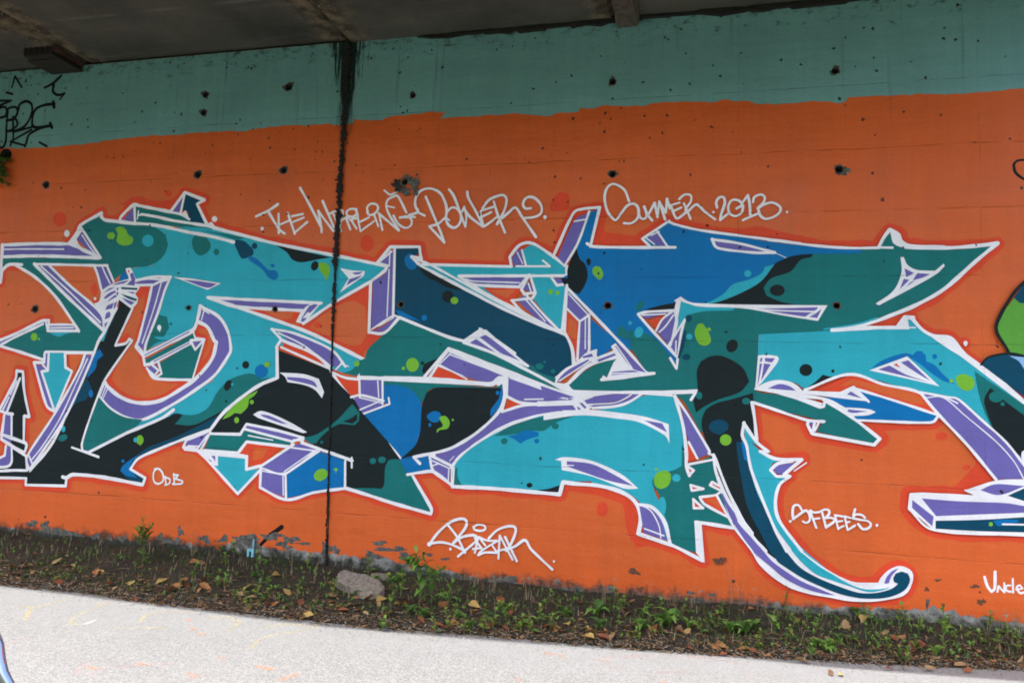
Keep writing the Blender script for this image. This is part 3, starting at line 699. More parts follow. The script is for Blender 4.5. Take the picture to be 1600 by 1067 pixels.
one S W 19.3 0 -7360,1774 -7508,1454
one S W 26.8 0 -7385,1417 -7359,1174
one S W 23.1 0 -7478,1414 -7480,1223
one S W 37.9 0 -7502,1195 -7164,1115 -7145,1089 -7162,1021
one S W 34.4 1 -7484,1400 -7493,1195 -7487,1141 -7344,1080 -7169,1014
one S W 30.2 0 -7342,1067 -7139,976 -7111,837
one S W 30.4 0 -7341,1053 -7323,906 -7367,857 -7517,839
one S W 30.5 1 -7419,1077 -7423,968 -7527,920
one S W 30.2 0 -7528,794 -7279,821 -7105,824
hill F K 0 0 -4223,2170 -3625,1977 -3589,1939 -3196,1574 -2814,1162 -2519,687 -2919,748 -3166,807 -3401,860 -3425,1108 -3693,1209 -3872,1316 -4506,1423 -4561,1325 -4934,1317 -4860,1424 -4741,1533 -4553,1683 -4383,1800 -4210,1868
hill F T 0 0 -3881,1316 -3754,1348 -3655,1403 -3510,1516 -3432,1603 -3376,1659 -3296,1578 -3300,1501 -3339,1461 -3423,1463 -3507,1462 -3605,1405 -3701,1316 -3732,1269 -3800,1262
hill F K 0 0 -3466,1487 -3377,1529 -3321,1569 -3317,1508 -3365,1473
hill F T 0 0 -3335,864 -3171,877 -3032,878 -3005,913 -3003,1077 -2975,1146 -2927,1159 -2830,1158 -2519,687 -2919,748 -3166,807
hill B T 0 0 -3099,1132 -3101,1121 -3108,1112 -3118,1105 -3130,1102 -3143,1104 -3154,1109 -3161,1118 -3165,1129 -3163,1140 -3156,1149 -3146,1156 -3134,1159 -3121,1157 -3110,1152 -3102,1143
hill B T 0 0 -3001,1149 -3003,1137 -3011,1126 -3023,1119 -3038,1116 -3053,1117 -3066,1124 -3075,1133 -3079,1145 -3076,1157 -3069,1168 -3056,1175 -3042,1179 -3026,1177 -3013,1171 -3004,1161
hill B T 0 0 -3661,1282 -3662,1277 -3665,1273 -3669,1269 -3675,1268 -3681,1269 -3686,1272 -3690,1276 -3691,1281 -3691,1286 -3688,1291 -3683,1294 -3677,1296 -3671,1295 -3666,1292 -3662,1288
hill F L 0 0 -4786,1459 -4674,1599 -4536,1695 -4406,1759 -4438,1711 -4498,1669 -4510,1589 -4577,1523 -4650,1528 -4710,1486
hill B L 0 0 -4442,1644 -4443,1635 -4448,1628 -4455,1623 -4464,1621 -4473,1622 -4481,1627 -4486,1634 -4489,1642 -4488,1651 -4483,1658 -4476,1663 -4467,1665 -4458,1664 -4450,1659 -4445,1652
hill B L 0 0 -4595,1459 -4596,1447 -4601,1437 -4610,1430 -4620,1428 -4630,1429 -4640,1436 -4646,1445 -4649,1457 -4648,1468 -4643,1478 -4635,1485 -4625,1488 -4614,1486 -4605,1480 -4598,1470
hill F W 0 0 -4180,1943 -3916,1934 -3748,1891 -3683,1765 -3701,1705 -3784,1785 -3908,1829 -4085,1851 -4115,1902
hill F P 0 0 -4097,1902 -3913,1894 -3798,1863 -3755,1806 -3839,1834 -4087,1876
hill F W 0 0 -4441,1520 -4364,1558 -4238,1535 -4021,1457 -3838,1372 -3875,1361 -4123,1422 -4376,1488
hill F P 0 0 -4361,1526 -4254,1514 -4055,1441 -4125,1446 -4342,1508
hill F P 0 0 -4506,1423 -3873,1321 -3888,1292 -3973,1276 -4502,1375
hill F T 0 0 -4537,1366 -4008,1271 -4030,1224 -4492,1249 -4581,1132 -4968,1135 -4906,1311 -4569,1317
hill F R 0 0 -4491,1242 -4100,1217 -4322,1020 -4464,1012 -4480,1105 -4567,1132
hill F O 0 0 -4407,1190 -4248,1198 -4293,1102 -4415,1065
hill F C 0 0 -4814,1092 -4497,1089 -4488,979 -4338,991 -4550,745 -4861,1002
hill F P 0 0 -5182,1184 -5156,1254 -4930,1341 -4993,1161
hill F P 0 0 -4920,1061 -4876,1095 -4826,1097 -4823,1002 -4889,1030
hill F W 0 0 -5056,1138 -4936,1140 -4550,1127 -4477,1107 -4475,1083 -4803,1094 -4804,1003 -4859,1000 -4977,1082
hill F P 0 0 -4881,1093 -4835,1095 -4830,1041
hill F P 0 0 -4920,1065 -4863,1040 -4881,1035
hill F P 0 0 -4330,1007 -3970,1234 -3868,1262 -3693,1209 -4038,976 -4038,738 -4306,814
hill F B 0 0 -4037,961 -3692,1194 -3421,1119 -3401,863 -3717,803 -4003,732
hill B L 0 0 -3599,1011 -3591,990 -3594,967 -3608,945 -3630,927 -3658,915 -3686,912 -3711,919 -3729,933 -3737,954 -3734,977 -3720,999 -3697,1018 -3670,1029 -3642,1032 -3617,1025
hill B L 0 0 -3536,1037 -3508,1047 -3483,1037 -3503,1017 -3505,990 -3515,1017
hill S W 36.9 0 -4225,2194 -4202,1892
hill S W 37.3 0 -4211,1884 -4384,1816 -4590,1682 -4777,1524 -4918,1342
hill S W 30 0 -4915,1313 -4569,1320 -4506,1423 -4191,1380 -3872,1316 -3886,1269
hill S W 34.4 1 -4927,1342 -4980,1315 -5179,1242
hill S W 30.6 1 -5179,1242 -5209,1161 -5039,1137 -4549,737 -4319,984
hill S W 27.4 0 -5003,1146 -4907,1326
hill S W 17.1 0 -5041,1160 -4941,1293
hill S W 17.2 0 -5154,1179 -5024,1177
hill S W 37.4 0 -5189,1145 -4507,1107
hill S W 33.5 0 -4965,1140 -4581,1132 -4492,1249 -4021,1221
hill S W 26.5 0 -4529,1374 -3991,1277
hill S W 13.3 0 -4479,1313 -4201,1278
hill S W 36.6 1 -4481,1108 -4471,984 -4322,1023
hill S W 26.1 0 -3974,1281 -3872,1316
hill S W 22.9 0 -4004,1225 -3974,1288 -3879,1293
hill S W 32.9 0 -4322,1015 -3971,1250
hill S W 32.1 1 -3886,1269 -3694,1217 -3343,1127
hill S W 16.2 0 -4004,1217 -3744,1199
hill S W 19.6 0 -4303,1000 -4038,968 -3727,1200
hill S W 13.1 0 -4301,977 -4045,948
hill S W 29.2 0 -4037,961 -3693,1201
hill S W 13 0 -4056,983 -3760,1190
hill S W 29.1 1 -4313,1015 -4310,814 -4011,716 -3717,803 -3401,860
hill S W 26 0 -4037,961 -4020,731
hill S W 13 0 -4067,959 -4051,752
hill S W 25.3 0 -3417,1116 -3401,860
hill S W 19 0 -3350,1153 -3342,1059
hill S W 34.1 1 -3401,863 -3167,814 -2920,756 -2527,679 -2521,723 -2675,947 -2812,1132 -3196,1566 -3606,1946
hill S W 32.6 0 -3626,1984 -3606,1946
hill S W 16.9 0 -4812,1098 -4804,1003
two F N 0 0 -3025,3177 -2785,3170 -2774,3114 -2838,3084 -2735,2994 -2115,2685 -1677,2485 -1330,2353 -1277,2291 -1265,2216 -1248,2068 -1406,1970 -1418,1905 -1692,2065 -2069,2355 -2133,2399 -2284,2281 -2937,2494 -2995,2503
two F C 0 0 -2777,3017 -2313,2898 -1803,2603 -1375,2370 -1724,2506 -2210,2730 -2667,2947
two F K 0 0 -2776,3002 -2635,2946 -2340,2806 -2146,2692 -2306,2753 -2466,2784 -2581,2846 -2697,2900
two B B 0 0 -2912,3081 -2864,3120 -2821,3083 -2789,3033 -2799,2971 -2856,2962 -2904,3011
two B K 0 0 -2402,2700 -2405,2678 -2416,2659 -2434,2646 -2456,2642 -2478,2646 -2497,2659 -2511,2678 -2516,2700 -2513,2722 -2502,2741 -2483,2753 -2462,2758 -2439,2753 -2420,2741 -2407,2722
two B L 0 0 -2354,2662 -2356,2649 -2364,2638 -2376,2631 -2390,2628 -2405,2631 -2418,2638 -2426,2649 -2430,2662 -2428,2674 -2420,2685 -2408,2693 -2393,2695 -2379,2693 -2366,2685 -2357,2674
two F B 0 0 -2982,2571 -2924,2561 -2840,2522 -2715,2462 -2937,2503
two B B 0 0 -2654,2497 -2656,2487 -2662,2478 -2671,2472 -2683,2470 -2695,2472 -2705,2478 -2712,2487 -2715,2497 -2713,2508 -2707,2517 -2698,2523 -2686,2525 -2674,2523 -2664,2517 -2657,2508
two F T 0 0 -1677,2073 -1609,2067 -1570,2017 -1495,1987 -1398,1966 -1411,1898
two B T 0 0 -1515,2062 -1518,2051 -1525,2041 -1537,2034 -1551,2032 -1566,2034 -1578,2040 -1586,2049 -1590,2060 -1587,2071 -1580,2081 -1568,2087 -1554,2090 -1539,2088 -1527,2082 -1519,2073
two B T 0 0 -1493,2101 -1494,2097 -1496,2093 -1500,2091 -1505,2090 -1509,2090 -1513,2093 -1516,2097 -1517,2101 -1516,2105 -1514,2109 -1510,2112 -1505,2113 -1501,2112 -1497,2110 -1494,2106
two B T 0 0 -1405,2021 -1406,2013 -1410,2007 -1417,2003 -1425,2001 -1433,2003 -1439,2007 -1444,2013 -1446,2020 -1445,2027 -1440,2033 -1434,2037 -1426,2039 -1418,2038 -1411,2034 -1406,2028
two F P 0 0 -3231,2849 -3118,2911 -3093,2974 -3114,2997 -3192,3030 -3065,3154 -3022,3138 -3007,2521 -3220,2380
two F P 0 0 -3210,2357 -3049,2444 -3003,2498 -2937,2494 -3070,2379
two F T 0 0 -2937,2494 -2443,2320 -2284,2281 -2268,2267 -1692,2065 -1396,1898 -1232,1788 -1357,1820 -2422,2212 -2655,1939 -3068,1913 -3317,1922 -3311,2084 -3270,2101 -3234,2202 -3045,2374
two B L 0 0 -2716,2051 -2719,2025 -2732,2003 -2752,1988 -2777,1983 -2802,1987 -2823,2001 -2839,2022 -2845,2048 -2841,2074 -2829,2096 -2808,2110 -2784,2116 -2759,2111 -2737,2097 -2722,2076
two B L 0 0 -2851,2014 -2852,2008 -2856,2002 -2861,1999 -2868,1997 -2875,1998 -2881,2002 -2885,2007 -2887,2013 -2886,2020 -2882,2025 -2877,2029 -2870,2031 -2863,2029 -2857,2026 -2853,2021
two F K 0 0 -2513,2123 -2588,2031 -2645,1949 -2682,1991 -2666,2059 -2591,2091
two B K 0 0 -2665,2067 -2666,2060 -2669,2054 -2674,2050 -2680,2048 -2686,2050 -2692,2053 -2696,2059 -2697,2066 -2696,2073 -2693,2079 -2688,2083 -2682,2085 -2676,2083 -2671,2080 -2667,2074
two F W 0 0 -2283,2269 -2132,2369 -2071,2392 -1661,2059 -1968,2155
two F P 0 0 -2228,2263 -2152,2309 -2033,2236 -1915,2164
two F P 0 0 -2130,2319 -2069,2344 -1723,2101 -1831,2143 -1923,2178
two F W 0 0 -2549,2047 -2423,2219 -1810,2004 -1217,1789 -1281,1729 -1861,1776 -1973,1897 -2269,1956
two F P 0 0 -2526,2062 -2429,2177 -1807,1938 -1224,1774 -1649,1736 -1847,1788 -1853,1937 -1929,1942 -1973,1904 -2174,1928 -2493,2048
two F R 0 0 -2541,2044 -2612,1940 -2393,1930 -2197,1916
two F P 0 0 -1847,1878 -1224,1774 -1650,1746 -1839,1798
two F R 0 0 -1815,1751 -1701,1711 -1871,1647
two F P 0 0 -3299,1892 -3067,1898 -3054,1677 -3289,1731
two F P 0 0 -3372,1728 -3087,1684 -3037,1663 -3263,1571
two F R 0 0 -3590,1962 -3469,1918 -3316,1891 -3307,1746 -3389,1731 -3516,1863
two F B 0 0 -3066,1882 -2968,1893 -2869,1865 -2752,1793 -2674,1690 -2657,1511 -2682,1376 -2723,1255 -2517,1250 -2545,1197 -2515,1067 -2775,1030 -2813,1147 -3246,1564 -2996,1667 -3055,1685
two F T 0 0 -3058,1890 -2501,1878 -1971,1860 -1884,1899 -1887,1855 -2515,1845 -2609,1812 -2666,1690 -2692,1719 -2752,1793 -2884,1849 -3056,1852
two F K 0 0 -2854,1163 -2710,1301 -2671,1421 -2665,1660 -2627,1789 -2515,1842 -1883,1855 -1883,1746 -1946,1627 -2092,1475 -2271,1350 -2423,1270 -2625,1208
two F B 0 0 -1893,1877 -1873,1775 -1918,1671 -1993,1588 -1993,1654 -1921,1759 -1911,1818
two B B 0 0 -1919,1810 -1920,1803 -1923,1796 -1928,1791 -1935,1789 -1941,1791 -1947,1795 -1951,1802 -1952,1809 -1951,1817 -1948,1824 -1943,1829 -1936,1830 -1930,1829 -1924,1825 -1920,1818
two B B 0 0 -2612,1573 -2551,1620 -2484,1610 -2472,1563 -2499,1523 -2562,1521
two B B 0 0 -2562,1493 -2563,1486 -2566,1480 -2570,1476 -2575,1474 -2581,1475 -2586,1479 -2589,1485 -2591,1492 -2590,1498 -2587,1504 -2583,1508 -2577,1510 -2572,1509 -2567,1505 -2564,1499
two B L 0 0 -2488,1562 -2431,1582 -2383,1529 -2402,1465 -2479,1450 -2505,1419 -2506,1453 -2447,1490
two B L 0 0 -2343,1549 -2344,1545 -2346,1541 -2349,1539 -2354,1538 -2358,1539 -2361,1541 -2364,1544 -2365,1548 -2364,1552 -2362,1555 -2359,1558 -2355,1559 -2350,1558 -2347,1556 -2344,1553
two F B 0 0 -2862,1159 -2728,1196 -2546,1205 -2523,1066 -2775,1030
two F P 0 0 -2523,1213 -2392,1264 -2092,1468 -1901,1628 -1648,1695 -1215,1717 -1214,1668 -1497,1621 -1791,1538 -2057,1382 -2250,1219 -2331,1128
two F P 0 0 -2545,1190 -2354,1119 -2354,959 -2507,1060
two S W 31.7 1 -3256,2841 -3243,2352 -3085,2351 -2937,2499 -2443,2320 -2284,2281
two S W 30.3 0 -2284,2281 -2117,2391 -1786,2173
two S W 29.6 0 -2283,2269 -1969,2163 -1403,1898 -1225,1796
two S W 24.1 0 -2133,2399 -2070,2362 -1661,2061 -1969,2170
two S W 13.3 0 -2160,2309 -1938,2171
two S W 21.4 0 -2161,2331 -2268,2267
two S W 31.9 1 -3200,3030 -3067,3186 -2769,3181 -2757,3111 -2747,3064 -2846,3088 -2735,2994 -2115,2685
two S W 28.9 0 -3025,3177 -3000,2506
two S W 12.9 0 -3073,3146 -3066,2506
two S W 22.7 0 -3184,3038 -3056,3138
two S W 22.7 0 -3256,2841 -3244,2357
two S W 19.2 0 -3220,2380 -3004,2514 -2937,2499
two S W 12.8 0 -3147,2412 -3002,2491
two S W 32.4 0 -3200,3030 -3089,2997 -3112,2950
two S W 32.8 1 -3112,2950 -3273,2837 -3635,2637 -3951,2428
two S W 29.7 0 -2785,3025 -2115,2685 -1677,2485 -1330,2353 -1277,2284 -1253,2216 -1241,2075 -1391,1963
two S W 42.7 0 -3317,1914 -3052,1913 -2582,1918 -2172,1891 -1988,1889 -1929,1942 -1860,1944 -1854,1776
two S W 30.1 0 -2655,1939 -2430,2212 -1810,1997 -1225,1788
two S W 15.4 0 -2526,2062 -2436,2169
two S W 13.6 0 -2503,2070 -2404,2162
two S W 13.5 0 -2510,2055 -2236,1927
two S W 13.1 0 -2420,2155 -1869,1973 -1282,1772
two F W 0 0 -2541,2054 -2615,1940 -3069,1936 -3067,1890 -2549,1881 -2033,1873 -1912,1894 -1867,1907 -1860,1937 -1929,1950 -1988,1901 -2173,1914 -2583,1936 -2517,2047
two S W 26.5 0 -1860,1944 -1854,1783 -1679,1723 -1209,1746
two S W 12.8 0 -1680,1759 -1282,1779
two S W 26.7 0 -1854,1790 -1886,1643
two S W 30.1 0 -1881,1892 -1869,1775 -1923,1628 -2092,1460 -2271,1335 -2423,1262 -2719,1189 -2656,1133
two S W 27.2 0 -2515,1214 -2562,1204 -2541,1117 -2510,1060 -2322,946
two S W 30.2 0 -2546,1205 -2346,1127
two S W 29.2 0 -1886,1643 -1648,1710 -1223,1739
two S W 38.2 0 -2346,1112 -2250,1227 -2057,1377 -1791,1534 -1497,1621 -1206,1665 -1149,1670
two S W 30 0 -2338,1127 -2329,938
two S W 12 0 -2368,1097 -2370,972
two S W 12.1 0 -2544,1168 -2368,1104
two S W 12.1 0 -2541,1117 -2472,1142
two S W 9 0 -2364,1170 -2327,1216
two S W 30.3 1 -2314,939 -2507,1060 -2633,1053 -2774,1023
two S W 25.6 0 -3317,1922 -3297,1730
two S W 25.5 0 -3389,1728 -3290,1746 -3056,1700
two S W 22.1 0 -3075,1898 -3062,1669
two S W 12.7 0 -3124,1889 -3107,1736
two S W 12.7 0 -3305,1723 -3071,1677
two S W 18.9 0 -3246,1572 -2989,1676 -3005,1732
two S W 15.9 0 -3290,1608 -3104,1691
two S W 25.8 0 -3590,1954 -3468,1910 -3316,1896
two F C 0 0 -2322,946 -2329,1099 -2235,1235 -2027,1390 -1790,1516 -1497,1621 -1206,1668 -1063,1680 -851,1723 -616,1822 -342,1830 -284,1632 -245,1351 -223,1219 -517,1073 -488,979 -403,836 -344,558 -637,922 -776,989 -1044,1040 -1045,1063 -1305,1044 -1327,935 -1917,941
two F T 0 0 -273,1441 -236,1225 -51,1322 1,1332 17,1144 138,872 159,754 101,750 -155,779 -142,520 -344,558 -374,716 -420,835 -461,981 -517,1059 -518,1107 -464,1172 -356,1191 -277,1236
two F T 0 0 -1952,1415 -1790,1519 -1496,1611 -1191,1633 -1377,1562 -1492,1485 -1595,1478 -1787,1437
two F B 0 0 -1824,1421 -1728,1447 -1654,1482 -1535,1469 -1537,1433 -1636,1400 -1702,1359 -1756,1395
two B B 0 0 -1528,1391 -1530,1383 -1535,1376 -1542,1371 -1551,1368 -1560,1370 -1568,1374 -1573,1381 -1575,1389 -1574,1397 -1569,1404 -1561,1409 -1553,1411 -1543,1410 -1536,1406 -1530,1399
two B T 0 0 -1823,1387 -1821,1376 -1824,1365 -1831,1356 -1841,1350 -1853,1347 -1865,1349 -1875,1354 -1882,1363 -1884,1374 -1881,1385 -1874,1394 -1863,1400 -1851,1403 -1839,1401 -1829,1395
two B T 0 0 -1353,1530 -1355,1519 -1362,1510 -1373,1504 -1385,1501 -1398,1503 -1409,1508 -1417,1517 -1420,1527 -1418,1538 -1411,1547 -1400,1553 -1387,1556 -1374,1554 -1363,1549 -1356,1540
two F T 0 0 -2330,1106 -2288,1115 -2280,1029 -2238,966 -2191,950 -2322,946
two F K 0 0 -1539,957 -1430,975 -1333,1011 -1334,938
two B K 0 0 -1576,997 -1577,989 -1583,982 -1592,977 -1603,974 -1613,975 -1623,979 -1629,986 -1631,994 -1630,1002 -1624,1009 -1615,1015 -1604,1017 -1594,1016 -1584,1012 -1578,1005
two B L 0 0 -508,1108 -491,1156 -431,1191 -376,1176 -362,1123 -388,1060 -448,1032 -496,1054
two B C 0 0 -283,1134 -285,1121 -293,1110 -304,1103 -317,1100 -330,1101 -342,1108 -350,1118 -353,1130 -350,1143 -343,1154 -332,1161 -318,1165 -305,1163 -293,1156 -286,1146
two B L 0 0 -476,1198 -477,1193 -480,1189 -484,1186 -489,1185 -495,1186 -499,1188 -502,1192 -503,1197 -502,1202 -499,1206 -495,1209 -490,1210 -485,1209 -480,1207 -477,1203
two B C 0 0 -399,890 -401,859 -407,832 -418,814 -430,807 -442,812 -453,829 -461,855 -464,886 -462,917 -456,944 -445,962 -433,969 -421,964 -410,947 -402,921
two F W 0 0 -1381,1234 -1295,1260 -1050,1240 -794,1142 -639,1025 -642,1022 -763,1017 -1046,1105 -1317,1146 -1322,1223
two F P 0 0 -1272,1226 -1049,1212 -836,1124 -681,1043 -904,1078 -1118,1136 -1270,1181
two S W 11.4 0 -1286,1232 -1291,1154
two S W 11.4 0 -1278,1186 -1213,1190
two F W 0 0 -1497,1629 -1135,1685 -808,1668 -584,1641 -391,1587 -381,1422 -423,1489 -638,1591 -849,1618 -1162,1634 -1495,1578
two F P 0 0 -604,1613 -446,1591 -404,1517 -500,1562
two S W 36.4 1 -2322,939 -1917,946 -1327,930 -1299,1042 -1186,1031 -973,1026 -776,982 -657,901 -613,767 -630,644 -344,564
two S W 18 0 -2322,1114 -2322,946
two F P 0 0 -629,889 -540,881 -443,779 -385,601 -583,654
two S W 31.8 1 -637,643 -344,564 -91,458 -149,773 -56,766 152,747
two S W 32.4 0 -636,888 -512,869 -409,754 -358,570
two F W 0 0 -162,785 -102,762 -71,440 -144,520
two S W 11.9 0 -622,889 -525,841 -455,724 -439,618
two S W 11.9 0 -577,688 -413,640
two F P 0 0 -1536,1887 -1210,1789 -1503,1787
two F P 0 0 -1504,1816 -1444,1789 -1239,1767 -1501,1751
two F W 0 0 -1417,1892 -1399,1903 -1358,1897 -1300,1906 -1225,1847 -1023,1846 -979,1826 -1022,1821 -1057,1798 -1128,1767 -1113,1739 -1048,1727 -1090,1683 -1190,1669 -1236,1721 -1559,1699 -1560,1746 -1266,1756 -1209,1794 -1312,1834
two F P 0 0 -1136,1767 -1057,1795 -1008,1821 -731,1837 -780,1793 -864,1765 -1092,1740
two F P 0 0 -1098,1722 -1048,1727 -835,1759 -751,1794 -710,1834 -640,1840 -730,1773 -835,1742 -1033,1717
two F P 0 0 -1178,1744 -1149,1745 -1108,1704 -1126,1693
two F P 0 0 -1199,1708 -1177,1705 -1158,1684 -1184,1683
two S W 25.3 0 -1054,1702 -862,1723 -744,1762 -626,1837
two S W 11.3 0 -1091,1733 -863,1755 -766,1797 -717,1834
two S W 11.5 0 -1321,1668 -1205,1676
two F C 0 0 -2760,3009 -1757,2976 -1851,3038 -1718,3156 -1666,3183 -1474,3078 -1328,2957 -1326,2891 -2360,2898 -2116,2722 -1740,2543 -1990,2662 -2471,2891
two F P 0 0 -1852,3053 -1782,3142 -1751,3134 -1712,2983 -1818,2984
two F P 0 0 -2312,2887 -1700,2889 -1765,2800 -2214,2810
two F R 0 0 -2111,2778 -1757,2777 -1741,2752 -1836,2655 -1726,2558 -1865,2617
two F O 0 0 -2056,2760 -1794,2764 -1883,2685
two F P 0 0 -1791,2670 -1709,2714 -1376,2392 -1557,2471
two F C 0 0 -1670,2883 -1474,2887 -1419,2803 -1323,2810 -1354,2399 -1398,2399 -1648,2700 -1612,2737
two B L 0 0 -1499,2744 -1471,2773 -1444,2751 -1461,2719 -1491,2722
two B L 0 0 -1386,2733 -1387,2726 -1392,2720 -1398,2716 -1406,2714 -1414,2716 -1421,2720 -1426,2726 -1427,2733 -1426,2741 -1422,2747 -1415,2751 -1407,2753 -1399,2751 -1392,2747 -1388,2741
two F P 0 0 -1741,2767 -1679,2841 -1619,2740
two F P 0 0 -1459,2873 -1317,2857 -1375,2817 -1420,2810
two S W 24.6 0 -2846,3081 -2638,3000 -1927,2632 -1346,2363
two S W 30.3 1 -2736,3009 -1849,2980 -1868,3068 -1780,3180 -1659,3193 -1474,3081 -1329,2975 -1326,2891
two S W 30.4 0 -1326,2891 -1693,2893 -2360,2898 -2214,2813 -1765,2789
two S W 21 0 -1803,2984 -1485,2981 -1555,3034
two S W 21.2 0 -1755,3134 -1712,2991
two S W 12.1 0 -1800,3112 -1743,3006
two S W 13.5 0 -2295,2867 -2216,2844 -1766,2827
two S W 27.5 0 -2360,2890 -2086,2730 -1725,2551
two S W 27 0 -1685,2886 -1749,2767 -1717,2722 -1612,2737 -1662,2878
two S W 24.1 0 -1765,2797 -1678,2901
two S W 24 0 -1612,2737 -1640,2685 -1836,2662
two S W 13.2 0 -1683,2826 -1657,2752
two S W 29.8 0 -1829,2662 -1725,2551 -1398,2384
two S W 23.7 0 -1701,2714 -1514,2515 -1383,2392
two S W 13.1 0 -1715,2685 -1512,2471
two S W 26.6 0 -1474,2884 -1416,2803 -1324,2817 -1354,2392 -1391,2392
three F B 0 0 -1058,3501 -1145,3466 -1253,3164 -1319,2898 -1377,2869 -1315,2780 -766,2224 -376,2231 -675,2549 -619,2571 -384,2635 -71,2636 49,2706 128,2797 260,2831 365,2900 455,2969 585,3036 777,3055 1153,3063 1153,3104 738,3131 309,3194 -259,3320 -426,3370 -655,3219 -604,3146 -1107,3161 -1129,3184 -1058,3501
three F K 0 0 -1246,3149 -1213,3045 -1160,2993 -1135,2897 -1155,2809 -1207,2721 -1315,2766 -1384,2866 -1318,2869 -1321,2957
three B L 0 0 -1093,2955 -1065,2977 -1028,2969 -995,2910 -1004,2864 -1028,2849 -1069,2882 -1095,2919
three B N 0 0 -1029,2908 -1030,2902 -1032,2897 -1034,2894 -1038,2893 -1041,2894 -1044,2898 -1046,2902 -1047,2908 -1046,2914 -1045,2918 -1042,2921 -1039,2923 -1035,2921 -1032,2918 -1030,2913
three B K 0 0 -1154,3029 -1133,3054 -1109,3029 -1113,2992 -1133,2978 -1146,3000
three F P 0 0 -1420,3047 -1276,3395 -1160,3466 -1151,3436 -1233,3208 -1351,2987
three S W 26.8 0 -1458,3063 -1285,3462 -1205,3505 -1044,3515
three S W 26.7 1 -1459,3078 -1285,3465 -1205,3505 -1044,3515 -1121,3154
three S W 28.9 1 -1151,3184 -1092,3154 -746,3141 -366,3135
three S W 23.7 0 -1138,3481 -1232,3193 -1351,2980 -1443,3063
three S W 13.1 0 -1275,3390 -1173,3407
three F P 0 0 -606,3233 -523,3282 -436,3150 -534,3159
three S W 25.7 1 -590,3153 -655,3219 -419,3374
three S W 19.9 0 -523,3282 -429,3143
three S W 12.6 0 -620,3226 -548,3167
three S W 11.4 0 -578,3247 -508,3282
three F P 0 0 -25,3193 150,3155 415,3080 284,3089 3,3122
three S W 24.7 0 -52,3201 177,3161 468,3077 284,3082 -4,3126 -52,3201
three S W 5.4 0 468,3077 559,3034
three F T 0 0 392,2747 546,2940 777,3061 777,3061 1153,3063 1153,3104 1301,3105 1357,3215 1387,3228 1393,3154 1496,3105 1899,3083 2154,3127 2014,2998 1778,2764 1419,2566 1274,2499 929,2409 421,2379 343,2373 336,2375 328,1925 309,1790 298,1655 -121,1529 -259,1771 -342,1830 -1241,1835 -1301,1908 -1060,2072 -877,2147 -649,2038 -524,2027 -731,2263 -740,2327 -629,2371 -334,2129 -308,2242 -272,2495 -239,2544 -110,2580 288,2623 535,2610 405,2692
three F B 0 0 -1208,2663 -1088,2540 -852,2276 -738,2263 -747,2334 -657,2378 -543,2266 -347,2101 -309,2270 -516,2295 -674,2535 -944,2519
three F B 0 0 -733,2349 -671,2378 -659,2492 -487,2267 -586,2336
three F T 0 0 -738,2249 -733,2334 -629,2378 -530,2337 -333,2101 -330,1962 -579,2019
three F T 0 0 339,2803 456,2941 675,2994 803,2828 676,2617 354,2616
three F K 0 0 -647,2575 -384,2638 -71,2636 182,2720 352,2831 455,2969 585,3036 675,3056 777,3061 764,3034 675,3008 598,2912 443,2855 381,2775 405,2706 522,2654 638,2631 157,2611 -165,2629 -303,2678 -356,2621
three F C 0 0 -165,2636 -71,2650 49,2720 128,2804 260,2845 365,2900 390,2955 468,2975 352,2824 182,2723 23,2657 -84,2633
three B C 0 0 279,2896 277,2885 271,2875 262,2868 250,2866 239,2868 230,2875 223,2885 221,2897 223,2909 229,2919 239,2925 250,2927 261,2925 270,2918 277,2908
three B K 0 0 553,2751 548,2732 535,2716 516,2705 492,2702 469,2706 449,2716 436,2732 431,2751 435,2770 449,2787 468,2797 492,2801 515,2797 535,2786 548,2770
three F B 0 0 -1117,2518 -838,2283 -921,2217 -1019,2144 -1035,2201 -1093,2214
three F T 0 0 -798,2376 -714,2406 -712,2320 -796,2319
three B T 0 0 -697,2606 -663,2656 -624,2663 -634,2606 -675,2563
three B T 0 0 -779,2384 -782,2365 -790,2348 -803,2337 -818,2333 -833,2337 -846,2348 -855,2364 -859,2383 -856,2402 -848,2418 -835,2429 -820,2433 -805,2430 -792,2419 -783,2403
three B C 0 0 -726,2463 -727,2456 -731,2451 -736,2447 -743,2445 -749,2447 -755,2450 -759,2456 -760,2462 -759,2469 -755,2475 -750,2478 -744,2480 -737,2479 -731,2475 -728,2469
three B C 0 0 -631,2370 -639,2353 -652,2340 -667,2334 -681,2335 -693,2343 -701,2358 -703,2375 -700,2394 -691,2411 -679,2424 -664,2430 -650,2429 -638,2421 -630,2407 -627,2389
three F C 0 0 -350,2657 -316,2685 -165,2633 157,2609 131,2578 -110,2569 -245,2537 -283,2480 -351,2346 -328,2565 -369,2579
three F W 0 0 -364,2664 -310,2699 -261,2664 -193,2643 156,2630 891,2624 816,2492 549,2535 223,2595 -111,2608 -247,2629 -309,2661 -336,2607
three F P 0 0 328,2595 548,2599 816,2608 803,2577 549,2582
three F P 0 0 419,2575 791,2563 728,2526 613,2542
three F P 0 0 747,2526 803,2559 847,2597 810,2516
three S W 10.5 0 715,2522 841,2611
three S W 24.4 1 -419,3369 -384,3344 -176,3289 149,3232 674,3153 415,3189 802,3130 1054,3109 1289,3106
three S W 20.5 0 1289,3106 1393,3104
three S W 28.1 1 1289,3108 1326,3189 1375,3258 1442,3213 1454,3166 1520,3121 1782,3103
three S W 20.5 0 1387,3228 1405,3147 1459,3119
three F W 0 0 1387,3235 1424,3227 1472,3146 1520,3105 1423,3126 1393,3154
three S W 32.6 1 1496,3108 1782,3096 2016,3110 2166,3127 2002,2979 1778,2764 1576,2633 1395,2546 1201,2472 929,2416
three S C 15.4 0 866,2422 1127,2471 1274,2522
